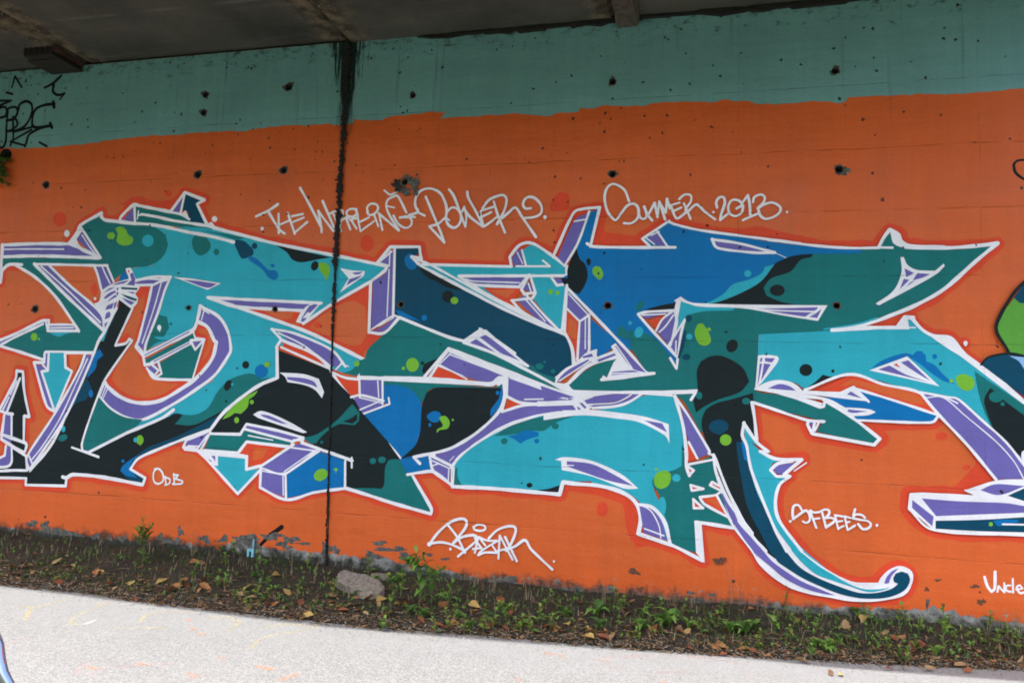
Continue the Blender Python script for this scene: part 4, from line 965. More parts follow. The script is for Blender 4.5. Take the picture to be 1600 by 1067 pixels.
three F W 0 0 1453,3025 1477,3025 1506,2958 1578,2917 1709,2909 1774,2968 1780,2948 1720,2883 1541,2771 1287,2625 1262,2639 1396,2745 1458,2892
three F P 0 0 1482,2931 1530,2904 1554,2891 1494,2858
three F P 0 0 1578,2891 1673,2883 1613,2851 1541,2831
three F P 0 0 1476,2845 1517,2835 1445,2758
three F P 0 0 1529,2818 1565,2831 1493,2778
three F K 0 0 -633,2563 -522,2607 -384,2635 -337,2664 -342,2558 -633,2549
three F P 0 0 -647,2542 -356,2572 -604,2499
three F R 0 0 -589,2492 -471,2500 -518,2408
three F P 0 0 -457,2479 -383,2557 -348,2543 -353,2438 -405,2268 -504,2394
three F P 0 0 -397,2247 -272,2495 -334,2171
three F C 0 0 -335,2565 -288,2650 -165,2608 -110,2573 -239,2544 -272,2495 -378,2297 -353,2438
three S W 25.2 1 -675,2542 -605,2563 -356,2575 -340,2466 -391,2268
three S W 25.2 0 -675,2542 -574,2421 -334,2171
three S W 14.1 0 -639,2535 -438,2543
three S W 19.6 0 -383,2565 -464,2493 -518,2394
three S W 14 0 -369,2536 -436,2437 -490,2380
three S W 22.3 0 -349,2579 -316,2678 -340,2494 -378,2311
three F W 0 0 -363,2579 -344,2664 -310,2695 -275,2657 -316,2664 -335,2600 -334,2508 -362,2550
three S W 22.1 0 -272,2495 -304,2354 -332,2067 -389,2156
three S W 19.4 0 -272,2495 -405,2268 -334,2171
three S W 12.2 0 -344,2311 -342,2199
three F N 0 0 -257,2410 -271,2270 -307,2158 -327,2157 -284,2382
three B N 0 0 -211,2506 -213,2494 -218,2484 -227,2478 -238,2475 -248,2477 -257,2484 -263,2494 -265,2506 -263,2518 -258,2528 -249,2535 -239,2537 -228,2535 -219,2528 -213,2518
three B N 0 0 -219,2171 -221,2160 -228,2151 -239,2145 -252,2142 -265,2144 -276,2150 -284,2159 -287,2169 -284,2180 -277,2189 -266,2196 -253,2198 -240,2196 -229,2190 -221,2181
three B C 0 0 -205,2348 -207,2338 -213,2329 -221,2323 -231,2321 -241,2323 -249,2329 -255,2337 -257,2347 -255,2358 -250,2366 -242,2372 -232,2374 -222,2372 -213,2367 -208,2358
three B L 0 0 -185,2397 -156,2460 -122,2465 -95,2433 -53,2350 -50,2301 -92,2270 -146,2283 -177,2341
three B L 0 0 -49,2413 -50,2406 -53,2401 -58,2397 -65,2396 -71,2397 -76,2400 -80,2406 -81,2412 -80,2419 -76,2424 -71,2428 -65,2429 -59,2428 -54,2424 -50,2419
three B K 0 0 168,2249 154,2231 137,2220 118,2217 100,2222 87,2234 80,2253 80,2275 87,2296 101,2313 118,2325 137,2328 155,2323 168,2310 175,2291 175,2270
three F R 0 0 -1308,2560 -1195,2473 -1202,2217 -1212,2083 -1270,2284 -1346,2370 -1331,2370 -1319,2458
three F O 0 0 -1291,2502 -1224,2473 -1219,2299 -1301,2356
three F P 0 0 -1307,2751 -1103,2532 -1195,2473 -1317,2604
three F P 0 0 -1195,2466 -1110,2532 -1093,2219 -1114,2185 -1200,2141
three S W 28.5 0 -1322,2780 -1089,2547 -765,2220 -593,2026 -524,2023
three S W 26.4 0 -1323,2802 -1331,2370
three S W 23.3 0 -1316,2589 -1195,2473 -1110,2532
three S W 23.2 0 -1195,2473 -1202,2217 -1206,2126
three S W 23.1 0 -1110,2532 -1101,2219 -1107,2200
three S W 11.6 0 -1145,2503 -1137,2228
three S W 11.7 0 -1306,2721 -1117,2532
three S W 29.1 0 -1331,2370 -1277,2284 -1253,2216 -1227,2082
three F W 0 0 -1249,2082 -1178,2141 -1136,2185 -1050,2222 -1027,2158 -1061,2107 -1105,2128 -1319,2008 -1403,1891 -1225,1796 -1404,1905 -1384,1978 -1306,2052
three F P 0 0 -1376,1942 -1291,2031 -1105,2135 -1090,2107 -1247,2024 -1360,1921
three F P 0 0 -1164,2156 -1078,2186 -1063,2158 -1149,2142
three S W 12.7 0 -1361,1935 -1090,2121
three S W 34.5 0 -1396,1905 -1301,1894 -1104,2078 -849,2162
three F P 0 0 -1019,2130 -878,2197 -856,2176 -1018,2108
three S W 25.7 0 -1048,2136 -864,2211
three S W 22.9 0 -1036,2215 -1047,2108
three F W 0 0 -908,2253 -866,2283 -822,2205 -705,2065 -524,2024 -648,1996 -985,1956 -972,1995 -936,1975 -876,2118 -848,2147
three F P 0 0 -872,2254 -837,2269 -593,2026 -719,2065
three F P 0 0 -888,2026 -705,2044 -649,2024 -894,1997
three S W 12.5 0 -858,2261 -719,2065
three S W 12.4 0 -887,2011 -662,2024
three S W 28 0 -1301,1908 -1212,1839 -617,1854 -160,1877 -206,1800
three S W 28.2 0 -985,1956 -788,1979 -524,2023
three F W 0 0 -1285,1858 -1068,1857 -645,1863 -153,1887 -180,1856 -369,1843 -341,1823 -644,1835 -854,1835 -1067,1801 -1210,1767
three F W 0 0 -12,1344 16,1184 58,1013 159,754 308,569 369,467 484,370 606,303 744,268 909,253 1062,239 1196,244 1329,270 1460,319 1508,393 1522,478 1496,522 1427,540 1348,500 1294,440 1276,393 1107,386 1018,406 881,471 790,530 697,599 672,630 521,832 489,974 366,1204 171,1394
three F K 0 0 -163,2043 -130,2134 -51,2179 43,2185 149,2139 228,2073 271,1971 191,1878 8,1807 -117,1734 -164,1694 -186,1801 -153,1884
three F K 0 0 -115,1584 -97,1694 -58,1743 21,1787 153,1825 302,1877 307,1790 338,1482 233,1625 228,1504 268,1376 255,1438 302,1213 471,790 576,590 642,508 530,499 416,577 294,712 44,1106 -67,1450 -52,1383
three F N 0 0 170,1461 248,1464 295,1226 477,790 576,590 642,508 716,447 836,391 972,346 1107,311 1196,309 1285,327 1373,363 1417,404 1387,414 1381,443 1400,482 1444,501 1487,489 1503,448 1487,391 1443,341 1355,296 1241,271 1107,268 972,289 836,333 698,388 586,451 511,498 482,544 444,580 383,705 266,933 198,1261
three F B 0 0 209,1463 241,1464 269,1305 236,1317
three B T 0 0 -112,1841 -114,1829 -120,1818 -128,1811 -139,1808 -149,1810 -158,1817 -164,1827 -166,1840 -164,1853 -159,1863 -150,1871 -140,1874 -129,1871 -121,1865 -115,1854
three B T 0 0 282,1806 280,1795 272,1786 261,1779 248,1777 236,1779 224,1784 217,1793 214,1804 217,1815 224,1825 235,1831 248,1834 261,1832 272,1826 279,1817
three B N 0 0 -55,1586 -16,1632 50,1642 100,1613 103,1566 38,1516 -35,1540
three B L 0 0 132,1475 129,1457 119,1441 103,1430 85,1426 67,1429 52,1438 41,1453 38,1471 41,1489 51,1505 66,1516 84,1520 102,1518 118,1508 128,1493
three F C 0 0 227,1625 286,1533 351,1469 454,1385 287,1466 403,1372 556,1330 467,1302 436,1241 481,1184 557,1181 501,1080 483,960 521,832 685,637 930,440 930,389 784,453 560,679 368,993 289,1226 248,1464
three F P 0 0 468,1256 506,1284 632,1310 557,1208 493,1217
three F C 0 0 623,594 688,599 771,538 881,471 972,410 1098,355 1196,339 1320,358 1360,373 1311,346 1196,321 1062,352 927,387 808,424 716,493 660,548
three F C 0 0 483,960 528,820 685,631 688,594 623,589 597,643 433,879 342,1083
three F P 0 0 52,1013 90,1055 177,822 294,685 397,576 464,503 577,426 698,359 836,310 950,271 836,279 698,312 559,376 445,463 311,569 230,681 139,819
three F P 0 0 1316,395 1330,443 1374,498 1420,522 1369,460 1349,402
three F P 0 0 468,1256 506,1284 632,1310 557,1208 493,1217
three S W 29 1 296,1796 317,1669 338,1482
three S W 26 0 233,1625 221,1517 255,1438 302,1213 477,790 576,590
three S W 28.7 1 231,1618 338,1468 429,1393 365,1390 493,1336 694,1340
three S W 28.1 1 694,1340 557,1208 601,1197 519,1120 489,974 521,832 672,630 697,599
three S W 14.8 1 697,596 790,526 881,467 1018,403 1107,382 1276,391 1296,436 1349,497 1427,535 1493,517 1518,478 1504,393 1457,323 1329,275 1196,248 1062,243 909,257 744,272 606,307 484,373 369,470 308,569 165,742
three S W 25.8 0 619,1323 506,1297 449,1241 494,1191 595,1197
three S W 10.2 0 732,1316 632,1245
three S W 26.1 0 1,1318 123,1017 300,706 416,577
three F P 0 0 -293,1776 -217,1676 -39,1361 -45,1350 -137,1311 -220,1457 -248,1538
three F R 0 0 -226,1443 -151,1297 -224,1273
three F R 0 0 -223,1219 -169,1204 -211,1156
three F R 0 0 -200,1075 -100,1060 -186,1036
three F R 0 0 -171,945 -98,894 -166,889
three F R 0 0 -42,1121 64,1087 51,1053 -22,1088
three F R 0 0 -119,982 25,1014 106,837 -6,889
three F O 0 0 -59,966 6,983 53,893
three F P 0 0 58,1053 90,1055 190,809 159,768
three S W 29.8 0 -342,1830 -269,1578 -238,1351 -236,1238 -208,1158
three S W 21.6 0 -342,1830 -217,1648 -45,1370 -52,1349
three S W 21.4 0 -45,1350 1,1332 -12,1304 -217,1253
three S W 21.5 0 -220,1443 -144,1304
three S W 28.9 0 -12,1344 16,1184 124,951 307,713
three S W 21.5 0 -223,1232 -172,1204 -211,1156
three S W 21.4 0 -200,1081 -94,1055 -186,1032 -200,1081
three S W 21.3 0 -176,965 -91,894 -166,889 -176,965
three S W 23.8 0 -22,1115 57,1080 51,1046 -35,1088 -22,1115
three S W 23.8 0 58,1053 19,1011 -119,982 -85,930 112,830
three S W 21 0 19,1004 165,742
three F C 0 0 343,2369 343,2373 421,2379 929,2412 1225,2446 1467,2431 1503,2507 1545,2508 1656,2391 1865,2268 1922,2201 2333,1839 2325,1410 2151,1588 1860,1867 1581,1920 1053,2049 711,1920 616,1977 353,1947 338,2170
three F T 0 0 1983,2100 2333,1839 2331,1708 2218,1603 2128,1600 2090,1673 2031,1835 1999,1986
three F K 0 0 2048,1848 2066,1924 2095,1969 2123,1945 2156,1902 2332,1758 2324,1373 2129,1618
three B T 0 0 2184,1903 2180,1886 2169,1871 2152,1861 2133,1857 2113,1860 2097,1869 2086,1883 2083,1899 2087,1917 2098,1931 2115,1941 2134,1945 2154,1942 2170,1933 2181,1919
three B T 0 0 2192,1846 2191,1840 2188,1835 2183,1831 2177,1830 2172,1831 2167,1834 2164,1839 2163,1845 2164,1852 2167,1857 2172,1861 2178,1862 2183,1861 2188,1858 2191,1853
three B C 0 0 2032,1797 2030,1768 2024,1743 2016,1726 2006,1720 1997,1726 1989,1742 1984,1766 1982,1795 1985,1824 1990,1849 1999,1866 2009,1872 2018,1866 2026,1850 2031,1826
three F B 0 0 1224,2102 1297,2163 1393,2210 1489,2234 1536,2220 1566,2253 1602,2253 1631,2221 1636,2169 1695,2145 1747,2081 1798,2031 1844,1994 1769,2011 1676,2073 1595,2143 1501,2206
three B B 0 0 1715,2210 1714,2202 1710,2195 1704,2191 1698,2189 1691,2190 1685,2195 1681,2201 1680,2209 1682,2217 1686,2224 1691,2229 1698,2230 1705,2229 1710,2224 1714,2218
three B L 0 0 1848,2045 1903,2075 1975,2042 1978,1972 1930,1939 1873,1967
three B L 0 0 1831,2019 1829,2013 1826,2007 1821,2004 1815,2002 1810,2003 1805,2007 1802,2012 1800,2019 1802,2025 1805,2030 1810,2034 1816,2036 1821,2035 1826,2031 1830,2026
three B K 0 0 774,2081 770,2061 759,2045 743,2033 723,2029 703,2032 686,2043 675,2059 671,2079 675,2098 686,2115 703,2126 723,2131 742,2127 759,2117 770,2100
three B K 0 0 947,2076 945,2070 943,2065 938,2062 933,2061 928,2062 923,2065 920,2069 919,2075 920,2081 923,2085 928,2089 933,2090 938,2089 943,2086 945,2081
three F K 0 0 698,1912 792,1979 855,2044 929,2029 1010,2051 867,1978 742,1924
three F W 0 0 1212,2088 1495,2208 1731,1972 1535,2018
three F P 0 0 1278,2097 1363,2131 1488,2060 1658,2002
three F P 0 0 1447,2159 1503,2177 1664,2015 1571,2071
three F R 0 0 1393,2138 1417,2149 1446,2113
three F R 0 0 817,1915 1059,2045 1581,1916 1720,1754 1685,1733 1077,1960 991,1894
three F O 0 0 979,1951 1077,2013 1557,1902 1627,1821 1533,1831 1102,1967 1040,1959
three F B 0 0 399,1894 679,1871 1199,1839 1089,1941 1415,1840 1714,1741 1667,1682 1113,1679 1015,1748 867,1841 616,1873
three F W 0 0 425,1895 805,1893 991,1894 1089,1947 1205,1835 1052,1847 742,1877 616,1873 855,1808 873,1848 843,1768 616,1840
three F P 0 0 1040,1886 1077,1918 1162,1855
three F C 0 0 659,1890 697,1891 667,1882
three F W 0 0 979,1779 1125,1778 1222,1768 1259,1750 1198,1722 1077,1711
three F P 0 0 1015,1767 1198,1754 1077,1737
three F T 0 0 373,1879 553,1858 830,1774 874,1828 1288,1537 1245,1490 806,1575 861,1663 426,1760 309,1803 311,1898
three S W 20.6 0 321,1912 553,1872 830,1774 861,1782 874,1828 1089,1711
three S W 10.3 0 750,1825 832,1807
three S W 25.9 0 425,1895 679,1895 1003,1895
three F P 0 0 750,1646 795,1663 780,1592
three S W 27.9 1 861,1841 1101,1685 1288,1537 1245,1484 775,1554 737,1632 749,1665
three S W 20.5 0 793,1647 781,1567
three S W 17.9 0 830,1655 793,1581
three S W 26 1 861,1660 730,1665 426,1760 309,1796
three S W 17.9 0 737,1665 868,1661
three S W 22.3 1 1089,1941 1415,1840 1720,1741 1667,1682 1125,1680
three S W 20.3 0 979,1891 1089,1947 1205,1835
three S W 10.1 0 1065,1920 1162,1857
three S W 28.2 0 616,1869 867,1841 1040,1762
three S W 25.1 1 711,1912 1053,2049 1320,1977 1587,1916 1720,1754
three F P 0 0 1605,1917 1848,1882 1871,1861 2107,1636 2325,1410 2322,1275 2123,1261 1924,1515 1720,1760
three S W 24.1 0 1587,1920 1720,1747 1924,1515 2123,1257
three S W 19.2 0 1593,1920 1791,1888 1860,1873 2029,1715 2195,1553 2324,1373
three S W 9.6 0 1628,1879 1756,1883 1915,1742 2128,1550 2247,1406 2311,1280
three S W 12.1 0 1756,1896 1859,1841
three S W 32.9 1 929,2416 1225,2439 1419,2441 1479,2527 1539,2521
three F W 0 0 1419,2447 1455,2481 1479,2520 1503,2507 1514,2429 1419,2428
three S W 12.5 0 1491,2441 1556,2442
three F W 0 0 1533,2521 1609,2430 1691,2385 1797,2373 1843,2341 1888,2268 1939,2214 2334,1870 2333,1839 1887,2213 1807,2267 1656,2384
three S W 29.3 1 1533,2518 1609,2430 1691,2381 1808,2367 1877,2277 1933,2214 2136,2053 2334,1857
three F W 0 0 2304,1483 2327,1497 2324,1373 2298,1434
three B W 0 0 1936,2319 1935,2311 1931,2304 1927,2299 1921,2297 1915,2299 1910,2304 1907,2311 1906,2319 1907,2327 1911,2335 1916,2339 1921,2341 1927,2340 1932,2335 1935,2328
three F W 0 0 340,2194 420,2201 497,2191 509,2168 497,2136 363,1954 321,1920
three F P 0 0 362,2174 377,2174 370,2141 354,2141
three F P 0 0 396,2174 478,2172 451,2136 397,2146
three F P 0 0 354,2126 374,2126 344,1953 340,1953
three F P 0 0 389,2127 443,2122 367,1978
three F W 0 0 321,1920 414,1971 498,1991 598,1980 659,1946 704,1899 598,1888 476,1900
three F P 0 0 422,1919 514,1958 598,1940 644,1905 514,1911
three S W 6.3 0 391,1930 514,1970 598,1960
three F W 0 0 1504,1108 1620,1122 2008,1121 1902,1164 2122,1251 2322,1272 2314,848 1675,838 1497,994
three F P 0 0 1591,1080 1872,1075 2175,1082 2318,1067 2317,1018 1694,949
three F P 0 0 1523,1065 1676,944 1666,868 1521,1002
three F N 0 0 1690,913 1983,940 2316,984 2314,869 1982,854 1689,851
three F P 0 0 2009,1170 2116,1222 2321,1220 2143,1141
three F N 0 0 2198,1139 2321,1207 2319,1103
three F B 0 0 2095,942 2151,955 2272,960 2266,941 2128,901
three B L 0 0 2093,914 2092,908 2089,903 2084,899 2079,898 2073,898 2069,901 2065,906 2064,912 2066,919 2069,924 2074,928 2079,929 2085,929 2089,925 2092,921
three S W 13.9 0 2161,919 2315,926
three S W 19.1 1 2314,848 1675,840 1497,994 1510,1109 1620,1119 2008,1121 1907,1164
neighbour F L2 0 0 2353,2814 2277,2692 2178,2538 2148,2422 2230,2274 2241,2248 2341,2222
neighbour F N 0 0 2271,2686 2353,2820 2349,2641 2310,2647
neighbour S K 26.4 0 2364,2831 2278,2737 2179,2563 2142,2429 2208,2289 2235,2245 2341,2222
neighbour F N 0 0 2030,2152 2070,2197 2150,2231 2252,2226 2340,2159 2335,1901
neighbour F LB 0 0 2229,2226 2341,2215 2339,2108 2296,2183
neighbour S K 19.2 0 2030,2152 2071,2204 2150,2233 2252,2243 2346,2222
neighbour S K 22.1 0 2390,3810 2327,3807 2298,3771 2311,3707 2369,3652 2414,3651
ground B W 0 0 -6852,3398 -6853,3383 -6860,3371 -6871,3363 -6884,3360 -6898,3363 -6911,3372 -6920,3385 -6924,3400 -6923,3415 -6917,3427 -6906,3436 -6893,3438 -6879,3435 -6866,3426 -6857,3413
ground B W 0 0 -5020,3512 -5022,3501 -5028,3491 -5038,3485 -5050,3483 -5062,3485 -5073,3492 -5081,3502 -5085,3514 -5083,3526 -5077,3535 -5067,3542 -5055,3544 -5042,3541 -5031,3534 -5024,3524
ground B W 0 0 -6423,2678 -6424,2672 -6427,2667 -6432,2664 -6438,2663 -6445,2664 -6450,2667 -6454,2672 -6456,2678 -6456,2684 -6453,2689 -6448,2693 -6441,2694 -6435,2693 -6429,2689 -6425,2684
hand_title S W 29.4 0 -4566,3529 -4432,3584 -4330,3648
hand_title S W 29.1 0 -4438,3584 -4298,3392 -4229,3341
hand_title S W 24.9 0 -4312,3546 -4295,3352
hand_title S W 22.1 0 -4301,3431 -4185,3478
hand_title S W 26.1 0 -4212,3553 -4116,3339
hand_title S W 24.7 0 -4161,3517 -4039,3538
hand_title S W 23.3 0 -4146,3457 -4026,3503
hand_title S W 24.6 0 -4122,3348 -3985,3453
hand_title B W 0 0 -4470,3399 -4471,3392 -4474,3385 -4480,3381 -4487,3380 -4494,3382 -4501,3386 -4505,3393 -4507,3400 -4507,3408 -4503,3414 -4497,3418 -4490,3420 -4483,3418 -4476,3414 -4472,3407
hand_title S W 28.6 0 -4091,3812 -3971,3630 -3828,3401 -3821,3347
hand_title S W 25.8 0 -3871,3568 -3822,3381
hand_title S W 24.3 0 -3871,3568 -3814,3498 -3689,3359
hand_title S W 27 0 -3830,3665 -3686,3398
hand_title S W 22.8 0 -3743,3535 -3681,3558 -3603,3556 -3613,3464 -3627,3367
hand_title S W 22.8 0 -3712,3544 -3605,3352
hand_title S W 21.4 0 -3617,3454 -3552,3491 -3498,3451
hand_title S W 24 0 -3547,3501 -3561,3545 -3521,3577 -3464,3566 -3451,3522 -3490,3494 -3548,3506
hand_title S W 24 0 -3562,3491 -3508,3369
hand_title S W 22.6 0 -3459,3576 -3438,3488 -3499,3466 -3441,3373
hand_title S W 22.5 0 -3439,3498 -3399,3348 -3262,3445
hand_title S W 21.2 0 -3425,3435 -3315,3485
hand_title S W 23.8 0 -3328,3533 -3341,3582 -3303,3619 -3246,3613 -3223,3569 -3256,3522 -3312,3509 -3339,3534
hand_title S W 22.4 0 -3266,3513 -3213,3396
hand_title S W 22.3 0 -3210,3511 -3168,3357
hand_title S W 24.8 0 -3216,3521 -2994,3344
hand_title S W 24.8 0 -2994,3344 -3093,3489 -3138,3586 -3127,3652 -3073,3684 -3023,3687 -2924,3522
hand_title S W 19.7 0 -3139,3595 -3052,3574
hand_title S W 22.3 0 -3168,3750 -3105,3709 -3055,3722 -3007,3759
hand_title S W 23.3 0 -2834,3473 -2992,3477
hand_title S W 23.4 0 -2991,3473 -2917,3483 -2871,3450 -2871,3395 -2928,3372 -3005,3414 -3059,3494
hand_title S W 23.3 0 -2917,3475 -2820,3516
hand_title S W 26.9 0 -2893,3496 -2804,3524 -2832,3577 -2833,3655 -2796,3719 -2734,3747 -2662,3745 -2588,3703 -2540,3633 -2514,3559 -2516,3477 -2556,3427 -2600,3398 -2679,3378 -2519,3216 -2560,3311 -2610,3424 -2730,3669
hand_title S W 23.2 0 -2813,3524 -2729,3483
hand_title S W 26.6 0 -2512,3507 -2465,3551 -2412,3543 -2370,3495 -2362,3435 -2386,3380 -2429,3360 -2484,3386 -2513,3439 -2512,3507
hand_title S W 19 0 -2505,3460 -2475,3429
hand_title S W 26.6 0 -2496,3732 -2449,3673 -2395,3555 -2355,3460 -2315,3366
hand_title S W 22.7 0 -2315,3366 -2311,3459 -2337,3558 -2353,3511
hand_title S W 25.1 0 -2337,3545 -2276,3462 -2141,3362
hand_title S W 26.4 0 -2313,3703 -2298,3646 -2217,3512 -2142,3370
hand_title S W 24.9 0 -2142,3370 -2173,3502 -2123,3526 -2033,3553
hand_title S W 22.4 0 -2146,3462 -2065,3502
hand_title S W 24.8 0 -2133,3361 -2074,3402 -2007,3451
hand_title S W 26.1 0 -2153,3540 -2100,3615 -2024,3648 -1956,3657 -1922,3617 -1937,3517 -2005,3384
hand_title S W 24.7 0 -2044,3600 -2000,3468 -1924,3302
hand_title S W 25.7 0 -1972,3429 -1898,3490 -1832,3535 -1764,3437 -1628,3255
hand_title S W 25.6 0 -1684,3526 -1734,3524 -1761,3558 -1748,3612 -1700,3634 -1641,3613 -1588,3548 -1586,3478 -1643,3442 -1743,3432
hand_title B W 0 0 -1532,3436 -1533,3429 -1536,3422 -1541,3418 -1548,3417 -1554,3419 -1560,3423 -1564,3430 -1565,3437 -1564,3445 -1561,3451 -1555,3455 -1549,3457 -1543,3455 -1537,3451 -1533,3444
hand_year S W 24.5 0 -779,3562 -826,3672 -917,3727 -979,3694 -1004,3609 -979,3493 -932,3423 -892,3393 -843,3466 -789,3528 -728,3537 -694,3485 -703,3406 -757,3362 -819,3363
hand_year S W 21.9 0 -697,3462 -670,3403 -629,3406 -627,3455 -645,3509
hand_year S W 23 0 -643,3512 -610,3437 -571,3385
hand_year S W 22.9 0 -605,3437 -552,3543 -522,3412 -514,3553 -457,3388
hand_year S W 22.9 0 -514,3553 -452,3450 -444,3574 -417,3488
hand_year S W 22.7 0 -410,3516 -376,3420 -349,3394 -264,3456
hand_year S W 20.5 0 -410,3516 -335,3537
hand_year S W 20.4 0 -380,3465 -318,3491
hand_year S W 22.6 0 -339,3570 -293,3606 -240,3598 -239,3545 -280,3479 -264,3450 -190,3515 -115,3446 -29,3377
hand_year S W 21.5 0 -297,3530 -236,3388
hand_year B W 0 0 -33,3442 -34,3437 -36,3433 -40,3431 -44,3430 -48,3431 -51,3434 -54,3438 -55,3442 -54,3447 -52,3451 -48,3454 -44,3454 -40,3453 -37,3451 -34,3447
hand_year S W 23.4 0 -15,3482 -21,3533 5,3574 42,3569 51,3519 23,3420 13,3371 95,3440
hand_year S W 22.1 0 152,3469 197,3502 167,3540 115,3545 82,3502 90,3435 143,3401 194,3432 204,3493
hand_year S W 23.1 0 204,3526 244,3585 259,3513 264,3414
hand_year S W 21.9 0 205,3366 323,3418
hand_year S W 22.9 0 286,3523 299,3567 350,3587 383,3564 376,3520 328,3467 374,3496 445,3513 506,3478 511,3434 466,3392 395,3372 346,3401 333,3456
hand_year B W 0 0 577,3427 576,3423 574,3419 571,3416 567,3416 563,3417 560,3419 558,3423 557,3428 558,3432 560,3436 563,3439 567,3439 571,3438 574,3436 576,3432
hand_initials S W 20.9 0 -5500,931 -5535,894 -5527,814 -5476,781 -5418,812 -5425,884 -5471,930 -5528,927
hand_initials S W 19.4 0 -5398,861 -5381,782
hand_initials S W 19.4 0 -5398,853 -5339,833 -5345,792 -5390,777
hand_initials S W 19.3 0 -5297,891 -5278,788
hand_initials S W 19.3 0 -5300,883 -5244,881 -5274,841 -5188,825 -5195,798 -5278,788
hand_initials B W 0 0 -5284,792 -5285,788 -5288,784 -5292,782 -5297,781 -5302,781 -5306,783 -5309,787 -5311,791 -5310,795 -5308,799 -5304,802 -5299,803 -5293,802 -5289,800 -5286,797
hand_name S W 26.1 0 -2526,408 -2450,513 -2352,603 -2269,648 -2202,657 -2175,627 -2190,571 -2245,496 -2297,433
hand_name S W 24.9 0 -2526,412 -2411,432 -2309,420 -2189,379
hand_name S W 24.8 0 -2351,591 -2262,495 -2180,360
hand_name S W 24.7 0 -2293,434 -2236,481 -2154,515 -2087,516 -2077,477 -2124,427 -2245,319
hand_name S W 21.1 0 -2107,593 -2066,615 -2008,608 -1998,581 -2047,562 -2097,570 -2109,593
hand_name S W 21 0 -2061,502 -2088,367
hand_name S W 19.9 0 -2094,492 -2015,396
hand_name S W 19.9 0 -2106,397 -2024,411
hand_name S W 20.9 0 -2053,510 -1977,485 -1878,485 -2023,388 -2054,346 -1989,375 -1882,383
hand_name S W 19.8 0 -2049,503 -1992,437
hand_name S W 19.7 0 -1926,442 -1883,391
hand_name S W 21.9 0 -1864,334 -1860,533 -1733,333
hand_name S W 19.6 0 -1875,399 -1794,421
hand_name S W 23 0 -1811,528 -1693,325
hand_name S W 24.3 0 -1962,502 -1891,577 -1802,618 -1729,620 -1715,574 -1755,471 -1793,406
hand_name S W 25.1 0 -1802,413 -1714,451 -1627,511 -1568,439 -1461,348 -1371,279
hand_name B W 0 0 -2308,381 -2309,376 -2311,371 -2315,368 -2319,366 -2324,367 -2328,370 -2330,374 -2332,379 -2331,385 -2329,390 -2325,393 -2320,394 -2316,394 -2312,391 -2309,386
hand_name B W 0 0 -1348,350 -1349,345 -1351,341 -1354,338 -1357,337 -1361,337 -1364,340 -1366,343 -1367,348 -1367,353 -1365,357 -1362,360 -1358,361 -1354,360 -1351,358 -1349,354
hand_name B W 0 0 -2503,410 -2505,402 -2509,394 -2516,389 -2525,387 -2533,388 -2541,392 -2546,398 -2548,406 -2547,414 -2542,421 -2535,426 -2527,428 -2518,427 -2511,424 -2506,417
hand_crew B W 0 0 617,834 617,829 614,826 611,823 607,822 602,822 599,824 596,828 595,832 596,837 599,841 602,843 606,845 611,844 614,842 617,838
hand_crew S W 20.3 0 696,930 678,960 653,969 629,952 621,904 629,853 659,876 703,915 730,930 750,908 758,867 748,836 723,831 704,840
hand_crew S W 18.2 0 760,927 807,796
hand_crew S W 18.2 0 758,932 787,918 832,924
hand_crew S W 17.1 0 778,863 827,876
hand_crew S W 19.1 0 851,920 881,803
hand_crew S W 19.1 0 837,926 869,944 900,941 905,913 876,878 915,883 944,874 940,849 881,802
hand_crew S W 18 0 949,906 974,795
hand_crew S W 17 0 949,906 1008,899
hand_crew S W 16 0 969,856 1003,863
hand_crew S W 16.9 0 974,800 1017,828
hand_crew S W 17.9 0 1022,900 1044,795
hand_crew S W 16.9 0 1022,900 1070,891
hand_crew S W 15.9 0 1034,850 1058,862
hand_crew S W 16.8 0 1046,795 1099,834
hand_crew S W 18.9 0 1100,962 1090,915
hand_crew S W 19.8 0 1174,901 1148,922 1104,919 1085,892 1138,883 1190,876 1217,853 1200,821 1157,810 1123,846
hand_crew B W 0 0 1274,848 1273,843 1271,839 1267,836 1263,835 1259,836 1256,838 1254,842 1253,847 1254,851 1256,855 1259,858 1263,860 1267,859 1271,856 1273,853
hand_uncle S W 21.3 0 2036,506 2052,440 2082,401 2106,426 2109,553
hand_uncle S W 15.7 0 2122,401 2131,447 2171,401 2172,473
hand_uncle S W 15.6 0 2213,458 2184,451 2184,415 2216,414
hand_uncle S W 16.5 0 2230,509 2232,406
hand_uncle S W 15.5 0 2253,431 2294,443 2278,464 2258,440 2277,406 2314,418
hand_black S K2 26.7 0 -7844,5118 -7814,5249 -7704,5111
hand_black S K2 24.9 0 -7655,5167 -7650,5198
hand_black S K2 33.4 0 -7916,5063 -7825,5038
hand_black S K2 34.3 0 -7380,5083 -7276,5125 -7168,5209
hand_black S K2 34.1 0 -7256,5108 -7265,5032 -7188,4984 -7100,4998
hand_black S K2 24.2 0 -7108,4990 -7155,4932
hand_black S K2 33.5 0 -8052,4975 -7834,4961 -8006,4909
hand_black S K2 33.4 0 -8021,4879 -7909,4888 -7879,4792 -8006,4761
hand_black S K2 33.2 0 -7896,4778 -7861,4869 -7759,4878 -7724,4814 -7780,4740 -7871,4730
hand_black S K2 33.1 0 -7853,4729 -7743,4738 -7715,4659 -7819,4603
hand_black S K2 34.6 0 -7718,4845 -7707,4906 -7619,4939 -7541,4896 -7528,4787 -7587,4667 -7690,4611 -7837,4604
hand_black S K2 29.7 0 -7784,4771 -7753,4522 -7779,4431
hand_black S K2 35.8 0 -7222,4883 -7374,4877 -7478,4830 -7511,4724 -7473,4630 -7238,4632
hand_black S K2 32.5 0 -7238,4632 -7415,4604 -7535,4541 -7561,4451 -7575,4413
